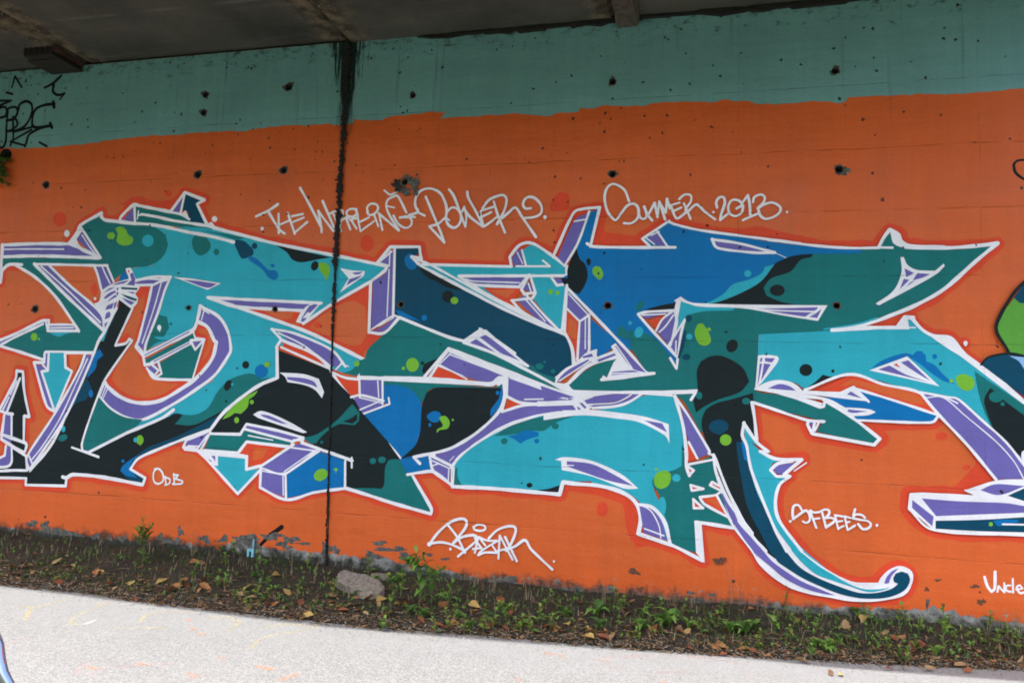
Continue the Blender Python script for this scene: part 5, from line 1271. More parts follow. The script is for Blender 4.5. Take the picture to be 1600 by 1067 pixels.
hand_black S K2 31.5 0 -7866,4838 -7862,4652 -7852,4496 -7888,4413 -7966,4440
hand_black S K2 29.5 0 -7785,4477 -7576,4421
hand_black S K2 29.5 0 -7785,4477 -7506,4601
hand_black S K2 29.5 0 -7761,4584 -7509,4632
hand_black S K2 27.5 0 -7379,4449 -7274,4398
hand_black S K2 40.5 0 -7242,4907 -7226,4845
hand_black S K2 40.4 0 -7260,4664 -7226,4609
hand_black B K2 0 0 -7748,4329 -7751,4305 -7766,4285 -7789,4272 -7819,4268 -7849,4274 -7876,4290 -7896,4312 -7905,4337 -7902,4361 -7888,4382 -7864,4395 -7835,4398 -7804,4392 -7777,4376 -7757,4355
ground S K2 35.7 0 -4274,258 -4209,324 -4150,377
ground S K2 48.5 0 -4170,363 -4104,411 -4052,451"""
SHAPES = []
for ln in DATA.strip().split('\n'):
    t = ln.split()
    SHAPES.append((t[0], t[1], t[2], float(t[3])/1000, t[4] == '1', [tuple(float(c)/1000 for c in q.split(',')) for q in t[5:]]))
sheets = {}
# the red outline sprayed round the whole piece goes on first, under everything else
rr = random.Random(11)
halo = sheets.setdefault('halo', Sheet())
for g, op, col, w, h, P in SHAPES:
    if h:
        ww = w + .088 + rr.uniform(-.015, .02)
        L = dedupe(smooth_line(P, False, 50))
        bb = bbox(P); bb = (bb[0]-ww, bb[1]-ww, bb[2]+ww, bb[3]+ww)
        v, f = stroke_tris(P, ww)
        halo.add('R', v, f, level_for(bb))
for g, op, col, w, h, P in SHAPES:
    sh = sheets.setdefault(g, Sheet())
    if op == 'S':
        q = [(x + rr.gauss(0, .0012), z + rr.gauss(0, .0012)) for x, z in P]
        bb = bbox(P); v, f = stroke_tris(q, w*.92, g.startswith('hand'))
        bb = (bb[0]-w, bb[1]-w, bb[2]+w, bb[3]+w)
    else:
        q = dedupe(smooth_line(P, True, 38, op == 'B'))
        bb = bbox(q); v, f = fill_tris(q)
    sh.add(col, v, f, level_for(bb))
PARTS = {'halo': ('red_outline', None), 'ground': ('paint_spots', None),
 'one': ('painted_letter', 'teal and black painted letter with arrows at its left, left of the joint'),
 'hill': ('painted_letter', 'black painted letter with an arched back crossing the expansion joint'),
 'two': ('painted_letter', 'navy and blue painted letter with a large cyan belly, right of the joint'),
 'three': ('painted_letter', 'blue and teal painted letter with a long curling tail and wide wing'),
 'neighbour': ('painted_letter', 'green and navy painted letter with black outline, cut off at the right edge'),
 'hand_title': ('handwritten_line', 'white handwritten title line above the letters, crossing the joint'),
 'hand_year': ('handwritten_line', 'white handwriting reading SUMMER.2013'),
 'hand_initials': ('handwritten_line', 'white initials O.D.B. under the left letter'),
 'hand_name': ('handwritten_line', 'white handwritten name near the ground in the middle'),
 'hand_crew': ('handwritten_line', 'white handwriting reading S.F.BEES. by the curling tail'),
 'hand_uncle': ('handwritten_line', 'white handwriting Uncle at the lower right edge'),
 'hand_black': ('handwritten_line', 'black marker tag on the sea green band at the left edge, with a painted dark hole')}
for g, sh in sheets.items():
    nm, lab = PARTS[g]
    keys = list(sh.d)
    if len(keys) == 1 :
        o = link(nm, sh.d[keys[0]].mesh(nm, MAT[keys[0]]), wall)
    else:
        o = bpy.data.objects.new(nm, None); COL.objects.link(o); o.parent = wall; o.empty_display_size = .1
        for k in keys:
            sn = PAINT[k][0] + ('_lines' if k in 'WR' else '_fill')
            link(sn, sh.d[k].mesh(sn, MAT[k]), o)
    if lab: o['label'] = lab
TOPLEV = LAYER0 + (max(l for b, l in LEVELS)+2)*LSTEP

# form-tie holes: plastic cone sleeve sunk in the concrete
hole_m = simple_mat('tie_hole_dark', (.012, .012, .011), (.05, .048, .042), 60, .9, .5, .004)
ring_m = simple_mat('tie_hole_rim', (.05, .06, .055), (.16, .17, .16), 50, .8, .6, .004)
for (hx, hz, r) in HOLES:
    mb = MB(); n = 14
    y0 = -TOPLEV*.1; rings = [(r, -.0005), (r*.93, .012), (r*.80, .05), (r*.74, .09)]
    vs = [(hx + q*math.cos(2*math.pi*k/n), y, hz + q*math.sin(2*math.pi*k/n)) for q, y in rings for k in range(n)]
    fs = [(i*n+k, (i+1)*n+k, (i+1)*n+(k+1) % n, i*n+(k+1) % n) for i in range(3) for k in range(n)] + [tuple(3*n+k for k in range(n))]
    mb.add(vs, fs)
    link('tie_hole', mb.mesh('tie_hole', hole_m), wall)
# broken concrete beside some of the tie holes, and scuffed patches at the foot
rp = random.Random(5)
def spall(cx, cz, rx, rz, key='CONC', n=13, lift=0.0, jit=.28, name='spalled_patch'):
    n = 34; ph = [rp.uniform(0, 6.28) for _ in range(5)]; P = []
    for k in range(n):
        a = 2*math.pi*k/n
        q = 1 + jit*(.9*math.sin(2*a+ph[0]) + .8*math.sin(3*a+ph[1]) + .6*math.sin(5*a+ph[2]) + .5*math.sin(8*a+ph[3])) + rp.uniform(-.4, .4)*jit
        q = max(.25, q); P.append((cx + rx*q*math.cos(a), cz + rz*q*math.sin(a)))
    v, f = fill_tris(P)
    if len(f) == 0: return
    y = -(LAYER0 + level_for(bbox(P))*LSTEP + .0001)
    mb = MB(); mb.add([(p[0], y, p[1]) for p in v], [tuple(int(i) for i in t) for t in f])
    o = link(name, mb.mesh(name, SPALL[key] if key in SPALL else MAT[key]), wall)
    return o
SPALL = {'rough': simple_mat('broken_concrete', (.03, .032, .028), (.22, .22, .19), 22, .95, 1.0, .03),
         'soot': simple_mat('soot', (.008, .008, .007), (.03, .028, .022), 30, .9, .6, .01),
         'scuff': simple_mat('scuff', (.05, .03, .02), (.20, .075, .035), 60, .9, .6, .01),
         'rim': simple_mat('chipped_rim', (.03, .032, .028), (.12, .115, .10), 60, .9, .9, .01)}
for a in [(-7.234, 3.956, 0.054, 0.044, 'rim', 15, 0.0000, 0.10), (-5.297, 3.996, 0.054, 0.046, 'rim', 15, 0.0000, 0.10), (-4.292, 4.002, 0.050, 0.045, 'rim', 15, 0.0000, 0.10), (-2.958, 3.825, 0.046, 0.043, 'rim', 15, 0.0000, 0.10), (-0.939, 3.827, 0.040, 0.040, 'rim', 15, 0.0000, 0.10), (0.984, 3.789, 0.042, 0.045, 'rim', 15, 0.0000, 0.10), (-7.219, 2.565, 0.053, 0.043, 'rim', 15, 0.0000, 0.10), (-5.280, 2.585, 0.034, 0.029, 'rim', 15, 0.0000, 0.10), (-4.280, 2.576, 0.036, 0.031, 'rim', 15, 0.0000, 0.10), (-2.931, 2.624, 0.036, 0.033, 'rim', 15, 0.0000, 0.10), (-0.946, 2.617, 0.040, 0.039, 'rim', 15, 0.0000, 0.10), (0.964, 2.622, 0.034, 0.036, 'rim', 15, 0.0000, 0.10), (-5.280, 4.864, 0.049, 0.043, 'rim', 15, 0.0000, 0.17), (-5.286, 4.668, 0.049, 0.042, 'rim', 15, 0.0000, 0.17), (-4.298, 4.881, 0.056, 0.051, 'rim', 15, 0.0000, 0.17), (-2.925, 4.701, 0.037, 0.035, 'rim', 15, 0.0000, 0.17), (-0.962, 4.699, 0.041, 0.041, 'rim', 15, 0.0000, 0.17), (0.954, 4.660, 0.039, 0.042, 'rim', 15, 0.0000, 0.17), (-3.029, 3.796, 0.060, 0.051, 'soot', 13, 0.0000, 0.28), (-2.912, 3.836, 0.073, 0.051, 'rough', 13, 0.0000, 0.28), (-2.842, 3.777, 0.040, 0.076, 'rough', 13, 0.0010, 0.28), (-2.946, 3.729, 0.067, 0.032, 'rough', 13, 0.0015, 0.28), (1.020, 3.782, 0.050, 0.039, 'rough', 13, 0.0000, 0.28), (-4.148, 0.353, 0.104, 0.036, 'rough', 13, 0.0000, 0.28), (-4.389, 0.292, 0.154, 0.055, 'rough', 13, 0.0000, 0.28), (-3.940, 0.338, 0.075, 0.036, 'rough', 13, 0.0000, 0.28), (-4.514, 0.251, 0.064, 0.043, 'rough', 13, 0.0000, 0.28), (-4.019, 0.283, 0.082, 0.030, 'rough', 13, 0.0000, 0.28), (-4.674, 0.289, 0.057, 0.031, 'rough', 13, 0.0000, 0.28), (-3.802, 0.312, 0.081, 0.012, 'rough', 13, 0.0000, 0.28), (-3.577, 0.281, 0.040, 0.065, 'rough', 13, 0.0000, 0.28), (-3.483, 0.283, 0.053, 0.036, 'rough', 13, 0.0000, 0.28), (-3.024, 0.377, 0.064, 0.023, 'rough', 13, 0.0000, 0.28), (-2.956, 0.324, 0.102, 0.023, 'rough', 13, 0.0000, 0.28), (-2.769, 0.281, 0.063, 0.029, 'rough', 13, 0.0000, 0.28), (-2.531, 0.311, 0.037, 0.017, 'rough', 13, 0.0000, 0.28), (-2.369, 0.284, 0.037, 0.014, 'rough', 13, 0.0000, 0.28), (-3.081, 0.256, 0.077, 0.035, 'rough', 13, 0.0000, 0.28), (-6.992, 0.274, 0.074, 0.033, 'rough', 13, 0.0000, 0.28), (-6.827, 0.273, 0.065, 0.033, 'rough', 13, 0.0000, 0.28), (-6.575, 0.211, 0.161, 0.039, 'rough', 13, 0.0000, 0.28), (-6.174, 0.202, 0.047, 0.032, 'rough', 13, 0.0000, 0.28), (-6.001, 0.202, 0.031, 0.026, 'rough', 13, 0.0000, 0.28), (-5.861, 0.199, 0.038, 0.032, 'rough', 13, 0.0000, 0.28), (-5.408, 0.259, 0.037, 0.031, 'rough', 13, 0.0000, 0.28), (-5.175, 0.327, 0.037, 0.038, 'rough', 13, 0.0000, 0.28), (-5.292, 0.223, 0.104, 0.031, 'rough', 13, 0.0000, 0.28), (-5.197, 0.243, 0.044, 0.019, 'rough', 13, 0.0000, 0.28), (-4.890, 0.272, 0.072, 0.031, 'rough', 13, 0.0000, 0.28), (-2.816, 0.341, 0.076, 0.017, 'rough', 13, 0.0000, 0.28), (-0.663, 0.315, 0.054, 0.021, 'scuff', 13, 0.0000, 0.28), (-0.178, 0.182, 0.052, 0.010, 'rough', 13, 0.0000, 0.28), (-0.006, 0.182, 0.036, 0.010, 'rough', 13, 0.0000, 0.28), (-1.794, 0.135, 0.106, 0.050, 'rough', 13, 0.0000, 0.28), (-1.129, 0.111, 0.051, 0.033, 'rough', 13, 0.0000, 0.28), (1.971, 0.427, 0.036, 0.012, 'scuff', 13, 0.0000, 0.28), (1.627, 0.376, 0.014, 0.020, 'scuff', 13, 0.0000, 0.28), (1.706, 0.452, 0.023, 0.010, 'scuff', 13, 0.0000, 0.28), (1.631, 0.264, 0.014, 0.039, 'rough', 13, 0.0010, 0.28), (0.052, 0.470, 0.041, 0.031, 'scuff', 13, 0.0000, 0.28), (2.009, 0.314, 0.027, 0.024, 'scuff', 13, 0.0000, 0.28), (1.357, 0.178, 0.065, 0.020, 'rough', 13, 0.0000, 0.28), (-0.606, 0.175, 0.032, 0.016, 'scuff', 13, 0.0000, 0.28), (1.904, 0.135, 0.022, 0.019, 'rough', 13, 0.0000, 0.28)]: spall(*a)
# sealant squeezed from the joint: ragged black blobs following it
rj = random.Random(8)
mbj = MB()
def jx(z):
    for (x, a), (x2, b) in zip(JOINT[:-1], JOINT[1:]):
        if b <= z <= a: return x2 + (x-x2)*(z-b)/(a-b)
    return JOINT[-1][0]
z = 5.28
while z > .12:
    if z > 4.5: w, g = rj.uniform(.022, .052), .95
    elif z > 3.0: w, g = rj.uniform(.017, .044), .96
    elif z > 2.3: w, g = rj.uniform(.010, .027), .92
    elif z > .85: w, g = rj.uniform(.004, .011), .92
    else: w, g = rj.uniform(.008, .02), .85
    h = rj.uniform(.008, .036)
    if rj.random() < g:
        n = 7; cx = jx(z) + rj.gauss(0, w*.18); yb = -(TOPLEV+.001)
        ring = [(cx + w*rj.uniform(.4, 1.4)*math.cos(2*math.pi*k/n), z + h*rj.uniform(.7, 1.2)*math.sin(2*math.pi*k/n)) for k in range(n)]
        d = min(.007, w*.3)
        mbj.add([(p[0], yb+.004, p[1]) for p in ring] + [(cx+(p[0]-cx)*.7, yb-d*rj.uniform(.5, 1), z+(p[1]-z)*.7) for p in ring] + [(cx, yb-d*1.1, z)],
                [(k, (k+1) % n, n+(k+1) % n, n+k) for k in range(n)] + [(n+k, n+(k+1) % n, 2*n) for k in range(n)])
    z -= h*rj.uniform(.55, .95)
link('joint_sealant', mbj.mesh('joint_sealant', dark), wall)

# ================================================================== BRIDGE DECK OVER THE WALL
deck = thing('bridge_deck', 'dark concrete bridge deck overhead with stained joints between its slabs', 'bridge deck')
def deck_mat():
    m, nt, b, out = new_mat('deck_concrete')
    geo = nt.n('ShaderNodeNewGeometry'); p = geo.outputs['Position']
    sep = nt.n('ShaderNodeSeparateXYZ'); nt.put(sep.inputs[0], p)
    x = sep.outputs[0]
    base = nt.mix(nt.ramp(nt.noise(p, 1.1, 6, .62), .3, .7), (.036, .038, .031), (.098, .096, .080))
    yl = nt.ramp(nt.math('ABSOLUTE', nt.math('ADD', sep.outputs[1], .86)), .012, .03, 1, 0)
    yl = nt.math('MULTIPLY', nt.math('MULTIPLY', yl, nt.ramp(nt.noise(p, 1.3, 4), .40, .55)), .5)
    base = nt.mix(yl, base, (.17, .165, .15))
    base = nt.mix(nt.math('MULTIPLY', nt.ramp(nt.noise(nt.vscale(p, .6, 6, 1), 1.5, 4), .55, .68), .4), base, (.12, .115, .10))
    d = None
    for c in (-6.85, -3.66, -.95, 2.4):
        q = nt.math('ABSOLUTE', nt.math('SUBTRACT', x, c))
        d = q if d is None else nt.math('MINIMUM', d, q)
    wn_ = nt.noise(p, 3.2, 6, .7)
    stain = nt.ramp(nt.math('SUBTRACT', nt.math('MULTIPLY', wn_, .66), d), .0, .20)
    base = nt.mix(nt.math('MULTIPLY', stain, .8), base, nt.mix(nt.ramp(nt.noise(p, 6, 5), .4, .62), (.030, .022, .012), (.19, .15, .095)))
    fl = nt.math('MULTIPLY', nt.ramp(nt.noise(p, 26, 4, .7), .62, .68), nt.ramp(d, .1, .38, 1, 0))
    base = nt.mix(fl, base, (.34, .32, .27))
    nt.put(b.inputs['Base Color'], base); b.inputs['Roughness'].default_value = .9
    bm = nt.n('ShaderNodeBump'); bm.inputs['Strength'].default_value = .6; bm.inputs['Distance'].default_value = .02
    nt.put(bm.inputs['Height'], nt.noise(p, 9, 6, .7)); nt.put(b.inputs['Normal'], bm.outputs[0])
    return m
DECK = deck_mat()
EDGE = [(-22.000, -4.027), (-6.535, -3.927), (-5.747, -3.933), (-4.978, -3.973), (-4.048, -4.001), (-3.509, -4.010), (-2.778, -3.945), (-2.080, -3.867), (-1.189, -3.737), (-0.541, -3.634), (0.083, -3.611), (0.690, -3.529), (1.281, -3.449), (14.000, -3.149)]            # outer edge of the deck: x, y
def edge_y(x):
    for (a, b), (c, d) in zip(EDGE[:-1], EDGE[1:]):
        if a <= x <= c: return b+(d-b)*(x-a)/(c-a)
    return EDGE[0][1] if x < EDGE[0][0] else EDGE[-1][1]
CUTX = [WX0-3, -13.0, -9.9, -6.85, -3.66, -.95, 3.3]
for i, (a, b) in enumerate(zip(CUTX[:-1], CUTX[1:])):
    zb = 5.335 if b <= -3.6 else 5.30
    zb += (.006 if i % 2 else 0)
    a2, b2 = a+.012, b-.012
    xs = [a2] + [e[0] for e in EDGE if a2 < e[0] < b2] + [b2]
    n = len(xs)
    P = [(x, .85) for x in xs[::-1]] + [(x, edge_y(x)) for x in xs]
    k = len(P); ch = .03
    top = [(x, y, zb+.75) for x, y in P]; mid = [(x, y, zb+ch) for x, y in P]
    cxm, cym = (a2+b2)/2, -2
    low = [(x + (ch if x < cxm else -ch)*(1 if abs(x-a2) < 1e-6 or abs(x-b2) < 1e-6 else 0), y, zb) for x, y in P]
    mb = MB(); mb.add(top+mid+low, [tuple(range(k)), tuple(range(3*k-1, 2*k-1, -1))] +
        [(i2, k+i2, k+(i2+1) % k, (i2+1) % k) for i2 in range(k)] + [(k+i2, 2*k+i2, 2*k+(i2+1) % k, k+(i2+1) % k) for i2 in range(k)])
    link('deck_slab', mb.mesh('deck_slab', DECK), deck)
for i, (a, b) in enumerate(zip(CUTX[:-1], CUTX[1:])):  # unseen beam added on the outer edge to screen the upper wall from sky
    a2, b2 = a+.014, b-.014
    xs = [a2] + [e[0] for e in EDGE if a2 < e[0] < b2] + [b2]; n = len(xs)
    P = [(x, edge_y(x)+.012) for x in xs] + [(x, edge_y(x)+.33) for x in xs[::-1]]
    k = len(P); mb = MB()
    mb.add([(x, y, 5.0) for x, y in P] + [(x, y, 5.34) for x, y in P], [tuple(range(k)), tuple(range(2*k-1, k-1, -1))] + [(q, k+q, k+(q+1) % k, (q+1) % k) for q in range(k)])
    link('sky_block_beam', mb.mesh('sky_block_beam', DECK), deck)
# filler strips seen in the gaps between slabs
gapm = simple_mat('gap_dark', (.004, .004, .004), (.015, .013, .01), 12, .95)
for c in CUTX[1:-1]:
    mb = MB(); mb.box(c-.03, c+.03, edge_y(c)+.05, .8, 5.40, 5.5)
    link('gap_filler', mb.mesh('gap_filler', gapm), deck)
# rusty steel bearing bracket and concrete nib where the deck meets the wall
rust = simple_mat('rusty_steel', (.006, .006, .005), (.024, .014, .009), 9, .8, .8, .02)
redr = simple_mat('red_primer', (.075, .020, .010), (.010, .007, .005), 14, .75, .5, .01)
for (bx, w, dpt, hgt) in (((-7.078, .36, .42, .09),)):
    br = bpy.data.objects.new('bearing_bracket', None); COL.objects.link(br); br.parent = deck
    mb = MB(); mb.box(bx-w/2, bx+w/2, -dpt, -.012, 5.335-hgt, 5.345)
    mb.box(bx-w/2-.03, bx+w/2+.03, -dpt*.8, -.010, 5.335-hgt-.02, 5.335-hgt)
    for k in range(5): mb.box(bx-w/2+w*k/5+.01, bx-w/2+w*k/5+.025, -dpt-.012, -dpt, 5.335-hgt+.01, 5.34)
    link('bearing_block', mb.mesh('bearing_block', rust), br)
    mb = MB(); mb.add([(bx+w/2+.002, -dpt, 5.33), (bx+w/2+.05, -dpt, 5.33), (bx+w/2+.05, -.02, 5.33), (bx+w/2+.002, -.02, 5.33), (bx+w/2+.002, -dpt, 5.29), (bx+w/2+.03, -dpt, 5.29), (bx+w/2+.03, -.02, 5.27), (bx+w/2+.002, -.02, 5.27)],
        [(0,3,2,1),(4,5,6,7),(0,1,5,4),(1,2,6,5),(2,3,7,6),(3,0,4,7)])
    link('red_flange', mb.mesh('red_flange', redr), br)
nibm = simple_mat('nib_concrete', (.05, .04, .03), (.15, .13, .10), 14, .9, 1.0, .03)
bm_ = bmesh.new(); bmesh.ops.create_cube(bm_, size=1)
bmesh.ops.subdivide_edges(bm_, edges=bm_.edges[:], cuts=3, use_grid_fill=True)
rn = random.Random(2)
for v in bm_.verts: v.co = Vector((v.co.x*.21*(1-.15*(v.co.z < 0)), v.co.y*.62, v.co.z*.14)) + Vector((rn.gauss(0, .006), rn.gauss(0, .006), rn.gauss(0, .006)))
me = bpy.data.meshes.new('concrete_nib'); bm_.to_mesh(me); bm_.free()
o = link('concrete_nib', me, deck, nibm); o.location = (-0.830, -.33, 5.27)
# ragged black bitumen squeezed out along the bearing line on the right
mb = MB(); rq = random.Random(4)
x = -2.75
while x < 4.0:
    L = rq.uniform(.12, .35); hh = rq.uniform(.015, .06) if x < .9 else rq.uniform(.01, .03)
    n = 8; cz = 5.285
    ring = [(x + L*math.cos(2*math.pi*k/n)*rq.uniform(.8, 1.1), cz + hh*math.sin(2*math.pi*k/n)*rq.uniform(.5, 1.3)) for k in range(n)]
    mb.add([(p[0], -.004, p[1]) for p in ring] + [(x+(p[0]-x)*.8, -.03*rq.uniform(.5, 1.2), cz+(p[1]-cz)*.7) for p in ring],
           [(k, (k+1) % n, n+(k+1) % n, n+k) for k in range(n)] + [tuple(n+k for k in range(n))])
    x += L*rq.uniform(.7, 1.3)
link('bearing_sealant', mb.mesh('bearing_sealant', dark), deck)

# ================================================================== GROUND
def soil_mat():
    m, nt, b, out = new_mat('verge_soil')
    geo = nt.n('ShaderNodeNewGeometry'); p = geo.outputs['Position']
    c = nt.mix(nt.ramp(nt.noise(p, 5, 6, .7), .3, .7), (.012, .0105, .007), (.046, .036, .024))
    c = nt.mix(nt.ramp(nt.noise(p, 2.3, 5, .6), .44, .60), c, (.018, .026, .008))
    c = nt.mix(nt.math('MULTIPLY', nt.ramp(nt.noise(p, 70, 3, .7), .60, .68), .8), c, (.13, .095, .06))
    nt.put(b.inputs['Base Color'], c); b.inputs['Roughness'].default_value = .95
    bm = nt.n('ShaderNodeBump'); bm.inputs['Strength'].default_value = 1.0; bm.inputs['Distance'].default_value = .03
    nt.put(bm.inputs['Height'], nt.noise(p, 34, 6, .75)); nt.put(b.inputs['Normal'], bm.outputs[0])
    return m
def path_mat():
    m, nt, b, out = new_mat('path_asphalt')
    geo = nt.n('ShaderNodeNewGeometry'); p = geo.outputs['Position']
    v = nt.voro(p, 115, out='Color'); sp = nt.n('ShaderNodeSeparateColor'); nt.put(sp.inputs[0], v)
    c = nt.mix(sp.outputs[0], (.115, .117, .118), (.285, .290, .293))
    c = nt.mix(nt.math('MULTIPLY', nt.ramp(nt.noise(p, 240, 2, .6), .42, .60), .40), c, (.205, .209, .211))
    c = nt.mix(nt.math('MULTIPLY', nt.ramp(sp.outputs[1], .93, .97), .4), c, (.40, .41, .41))
    c = nt.mix(nt.math('MULTIPLY', nt.ramp(sp.outputs[2], .93, .97), .6), c, (.08, .08, .08))
    c = nt.mix(nt.math('MULTIPLY', nt.ramp(nt.noise(p, .9, 5, .6), .35, .7), .30), c, (.198, .201, .202))
    c = nt.mix(nt.math('MULTIPLY', nt.ramp(nt.noise(nt.vscale(p, .7, 1.6, 1), 2.6, 6, .7), .50, .66), .18), c, (.12, .119, .115))
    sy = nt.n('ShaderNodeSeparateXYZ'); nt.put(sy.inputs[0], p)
    glare_band = nt.ramp(nt.math('ADD', nt.math('ADD', sy.outputs[1], nt.math('MULTIPLY', sy.outputs[0], -.055)), nt.math('MULTIPLY', nt.noise(p, 3, 5, .7), .5)), -1.9, -1.0)  # paler sandy band by the shade edge, painting in the sun's glare there
    c = nt.mix(nt.math('MULTIPLY', glare_band, .38), c, (.262, .268, .270))
    nt.put(b.inputs['Base Color'], c); b.inputs['Roughness'].default_value = .9
    bm = nt.n('ShaderNodeBump'); bm.inputs['Strength'].default_value = .4; bm.inputs['Distance'].default_value = .004
    nt.put(bm.inputs['Height'], nt.math('ADD', nt.voro(p, 150), nt.noise(p, 40, 4))); nt.put(b.inputs['Normal'], bm.outputs[0])
    return m
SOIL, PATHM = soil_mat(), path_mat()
VEDGE = [(-17.000, -1.453), (-5.915, -1.353), (-5.131, -1.343), (-4.347, -1.388), (-3.410, -1.403), (-2.757, -1.409), (-2.158, -1.368), (-1.595, -1.280), (-0.941, -1.238), (-0.273, -1.165), (0.375, -1.047), (1.226, -0.876), (2.073, -0.675), (9.000, -0.575)]           # where soil gives way to the path: x, y
def vedge(x):
    for (a, b), (c, d) in zip(VEDGE[:-1], VEDGE[1:]):
        if a <= x <= c: return b+(d-b)*(x-a)/(c-a)
    return VEDGE[0][1] if x < VEDGE[0][0] else VEDGE[-1][1]
from mathutils import noise as mn
def vz(x, y):
    e = vedge(x); t = max(0, min(1, (y-e)/(-e)))
    zz = .008 + (.11 + .04*max(0, min(1, (-2.5-x)/2)))*t**.8
    zz += (.028*mn.noise((x*2.1, y*2.1, 0)) + .012*mn.noise((x*7, y*7, 3)))*min(1, t*4)
    return zz
me = mesh_of('ground', [(-400, -400, -.03), (400, -400, -.03), (400, 400, -.03), (-400, 400, -.03)], [(0, 1, 2, 3)],
             simple_mat('far_ground', (.030, .042, .014), (.060, .070, .028), .6, .95))
struct(link('ground', me))
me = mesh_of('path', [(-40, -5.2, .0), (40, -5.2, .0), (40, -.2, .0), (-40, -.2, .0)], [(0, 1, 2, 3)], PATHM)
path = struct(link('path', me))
NX, NY = 420, 26
vs, fs = [], []
rv = random.Random(6)
for i in range(NX+1):
    x = WX0 + (WX1-WX0)*i/NX
    e = vedge(x) + .035*mn.noise((x*3.1, 1, 0)) + .02*mn.noise((x*11, 4, 0)) + .01*mn.noise((x*30, 4, 0))
    for j in range(NY+1):
        t = j/NY; y = e*(1-t) + .02*t
        z = vz(x, y) if j else -.004
        vs.append((x, y, z))
for i in range(NX):
    for j in range(NY):
        a = i*(NY+1)+j; fs.append((a, a+NY+1, a+NY+2, a+1))
verge = struct(link('verge', mesh_of('verge', vs, fs, SOIL, True)))

# chalk drawings on the path, flat and half worn away
def chalk_mat(name, col, wear):
    m, nt, b, out = new_mat(name)
    geo = nt.n('ShaderNodeNewGeometry'); p = geo.outputs['Position']
    b.inputs['Base Color'].default_value = (*col, 1); b.inputs['Roughness'].default_value = .95
    a = nt.math('MULTIPLY', nt.ramp(nt.noise(p, 120, 3, .75), wear, wear+.16), nt.ramp(nt.noise(p, 9, 4, .6), .3, .62, .14, .85))
    nt.put(b.inputs['Alpha'], a)
    return m
CHALK = {'y': chalk_mat('chalk_yellow', (.58, .48, .17), .46), 'o': chalk_mat('chalk_orange', (.70, .28, .10), .46), 'r': chalk_mat('chalk_red', (.60, .20, .17), .53), 'w': chalk_mat('chalk_white', (.7, .75, .75), .38)}
for key, w, P in [('y', 0.030, [(-5.197, -1.875), (-5.025, -1.866), (-5.022, -1.718), (-5.029, -1.568)]), ('y', 0.030, [(-5.041, -1.894), (-4.819, -2.159)]), ('y', 0.030, [(-4.651, -1.494), (-4.605, -1.811), (-4.540, -2.010), (-4.448, -2.125), (-4.380, -2.115)]), ('y', 0.030, [(-4.060, -1.883), (-4.164, -1.704), (-4.077, -1.581), (-3.892, -1.522)]), ('y', 0.030, [(-4.054, -2.115), (-3.984, -2.040), (-3.793, -1.978)]), ('y', 0.030, [(-3.670, -1.635), (-3.608, -1.526), (-3.402, -1.621), (-3.341, -1.879)]), ('y', 0.030, [(-2.973, -2.171), (-3.019, -1.903), (-2.837, -1.603), (-2.845, -1.443)]), ('y', 0.030, [(-3.168, -1.695), (-3.059, -1.534), (-2.864, -1.529)]), ('y', 0.030, [(-4.722, -1.585), (-4.642, -1.607)]), ('w', 0.018, [(-4.409, -2.128), (-4.353, -2.085), (-4.369, -1.976)]), ('o', 0.045, [(-3.784, -1.725), (-3.758, -1.734)]), ('o', 0.045, [(-3.612, -1.902), (-3.557, -1.934)]), ('o', 0.045, [(-3.482, -1.991), (-3.452, -1.997)]), ('o', 0.045, [(-3.408, -2.688), (-3.361, -2.689)]), ('o', 0.045, [(-2.725, -2.470), (-2.612, -2.492)]), ('o', 0.045, [(-2.461, -2.635), (-2.424, -2.515)]), ('o', 0.045, [(-3.615, -2.849), (-3.572, -2.858)]), ('o', 0.045, [(-3.027, -2.410), (-3.008, -2.417)]), ('o', 0.045, [(-3.013, -2.746), (-2.968, -2.747)]), ('r', 0.040, [(-3.746, -2.795), (-3.707, -2.807)]), ('r', 0.040, [(-3.286, -2.639), (-3.248, -2.644)]), ('r', 0.040, [(-3.616, -2.983), (-3.671, -2.845)]), ('r', 0.040, [(-3.529, -2.979), (-3.504, -2.831), (-3.375, -2.714), (-3.256, -2.634)]), ('r', 0.040, [(-2.876, -2.692), (-2.833, -2.644)]), ('r', 0.040, [(-2.959, -2.847), (-2.910, -2.737)]), ('r', 0.040, [(-4.450, -2.658), (-4.459, -2.501)]), ('r', 0.050, [(-0.758, -1.544), (-0.684, -1.454), (-0.374, -1.298), (-0.012, -1.183)]), ('r', 0.050, [(-0.723, -1.640), (-0.446, -1.705), (-0.131, -1.547)]), ('r', 0.050, [(-0.012, -1.207), (0.198, -1.274)]), ('r', 0.050, [(0.231, -1.473), (0.406, -1.506)]), ('o', 0.045, [(-1.000, -1.535), (-0.967, -1.590)]), ('o', 0.045, [(-1.157, -2.115), (-1.140, -2.146)]), ('o', 0.045, [(-0.716, -1.542), (-0.672, -1.547)]), ('o', 0.045, [(-0.140, -1.219), (-0.107, -1.237)]), ('o', 0.045, [(-1.091, -1.525), (-1.067, -1.531)]), ('o', 0.045, [(-0.296, -1.843), (-0.276, -1.848)])]:
    L = dedupe(smooth_line(P, False, 60)) if len(P) > 1 else P
    if len(P) > 1:
        CUTS_, CUTB_ = CUTS, CUTB; CUTS, CUTB = [], []
        v, f = stroke_tris(P, w)
        CUTS, CUTB = CUTS_, CUTB_
    if len(f): link('chalk_mark', mesh_of('chalk_mark', [(q[0], q[1], .003) for q in v], [tuple(int(i) for i in t) for t in f], CHALK[key]), path)

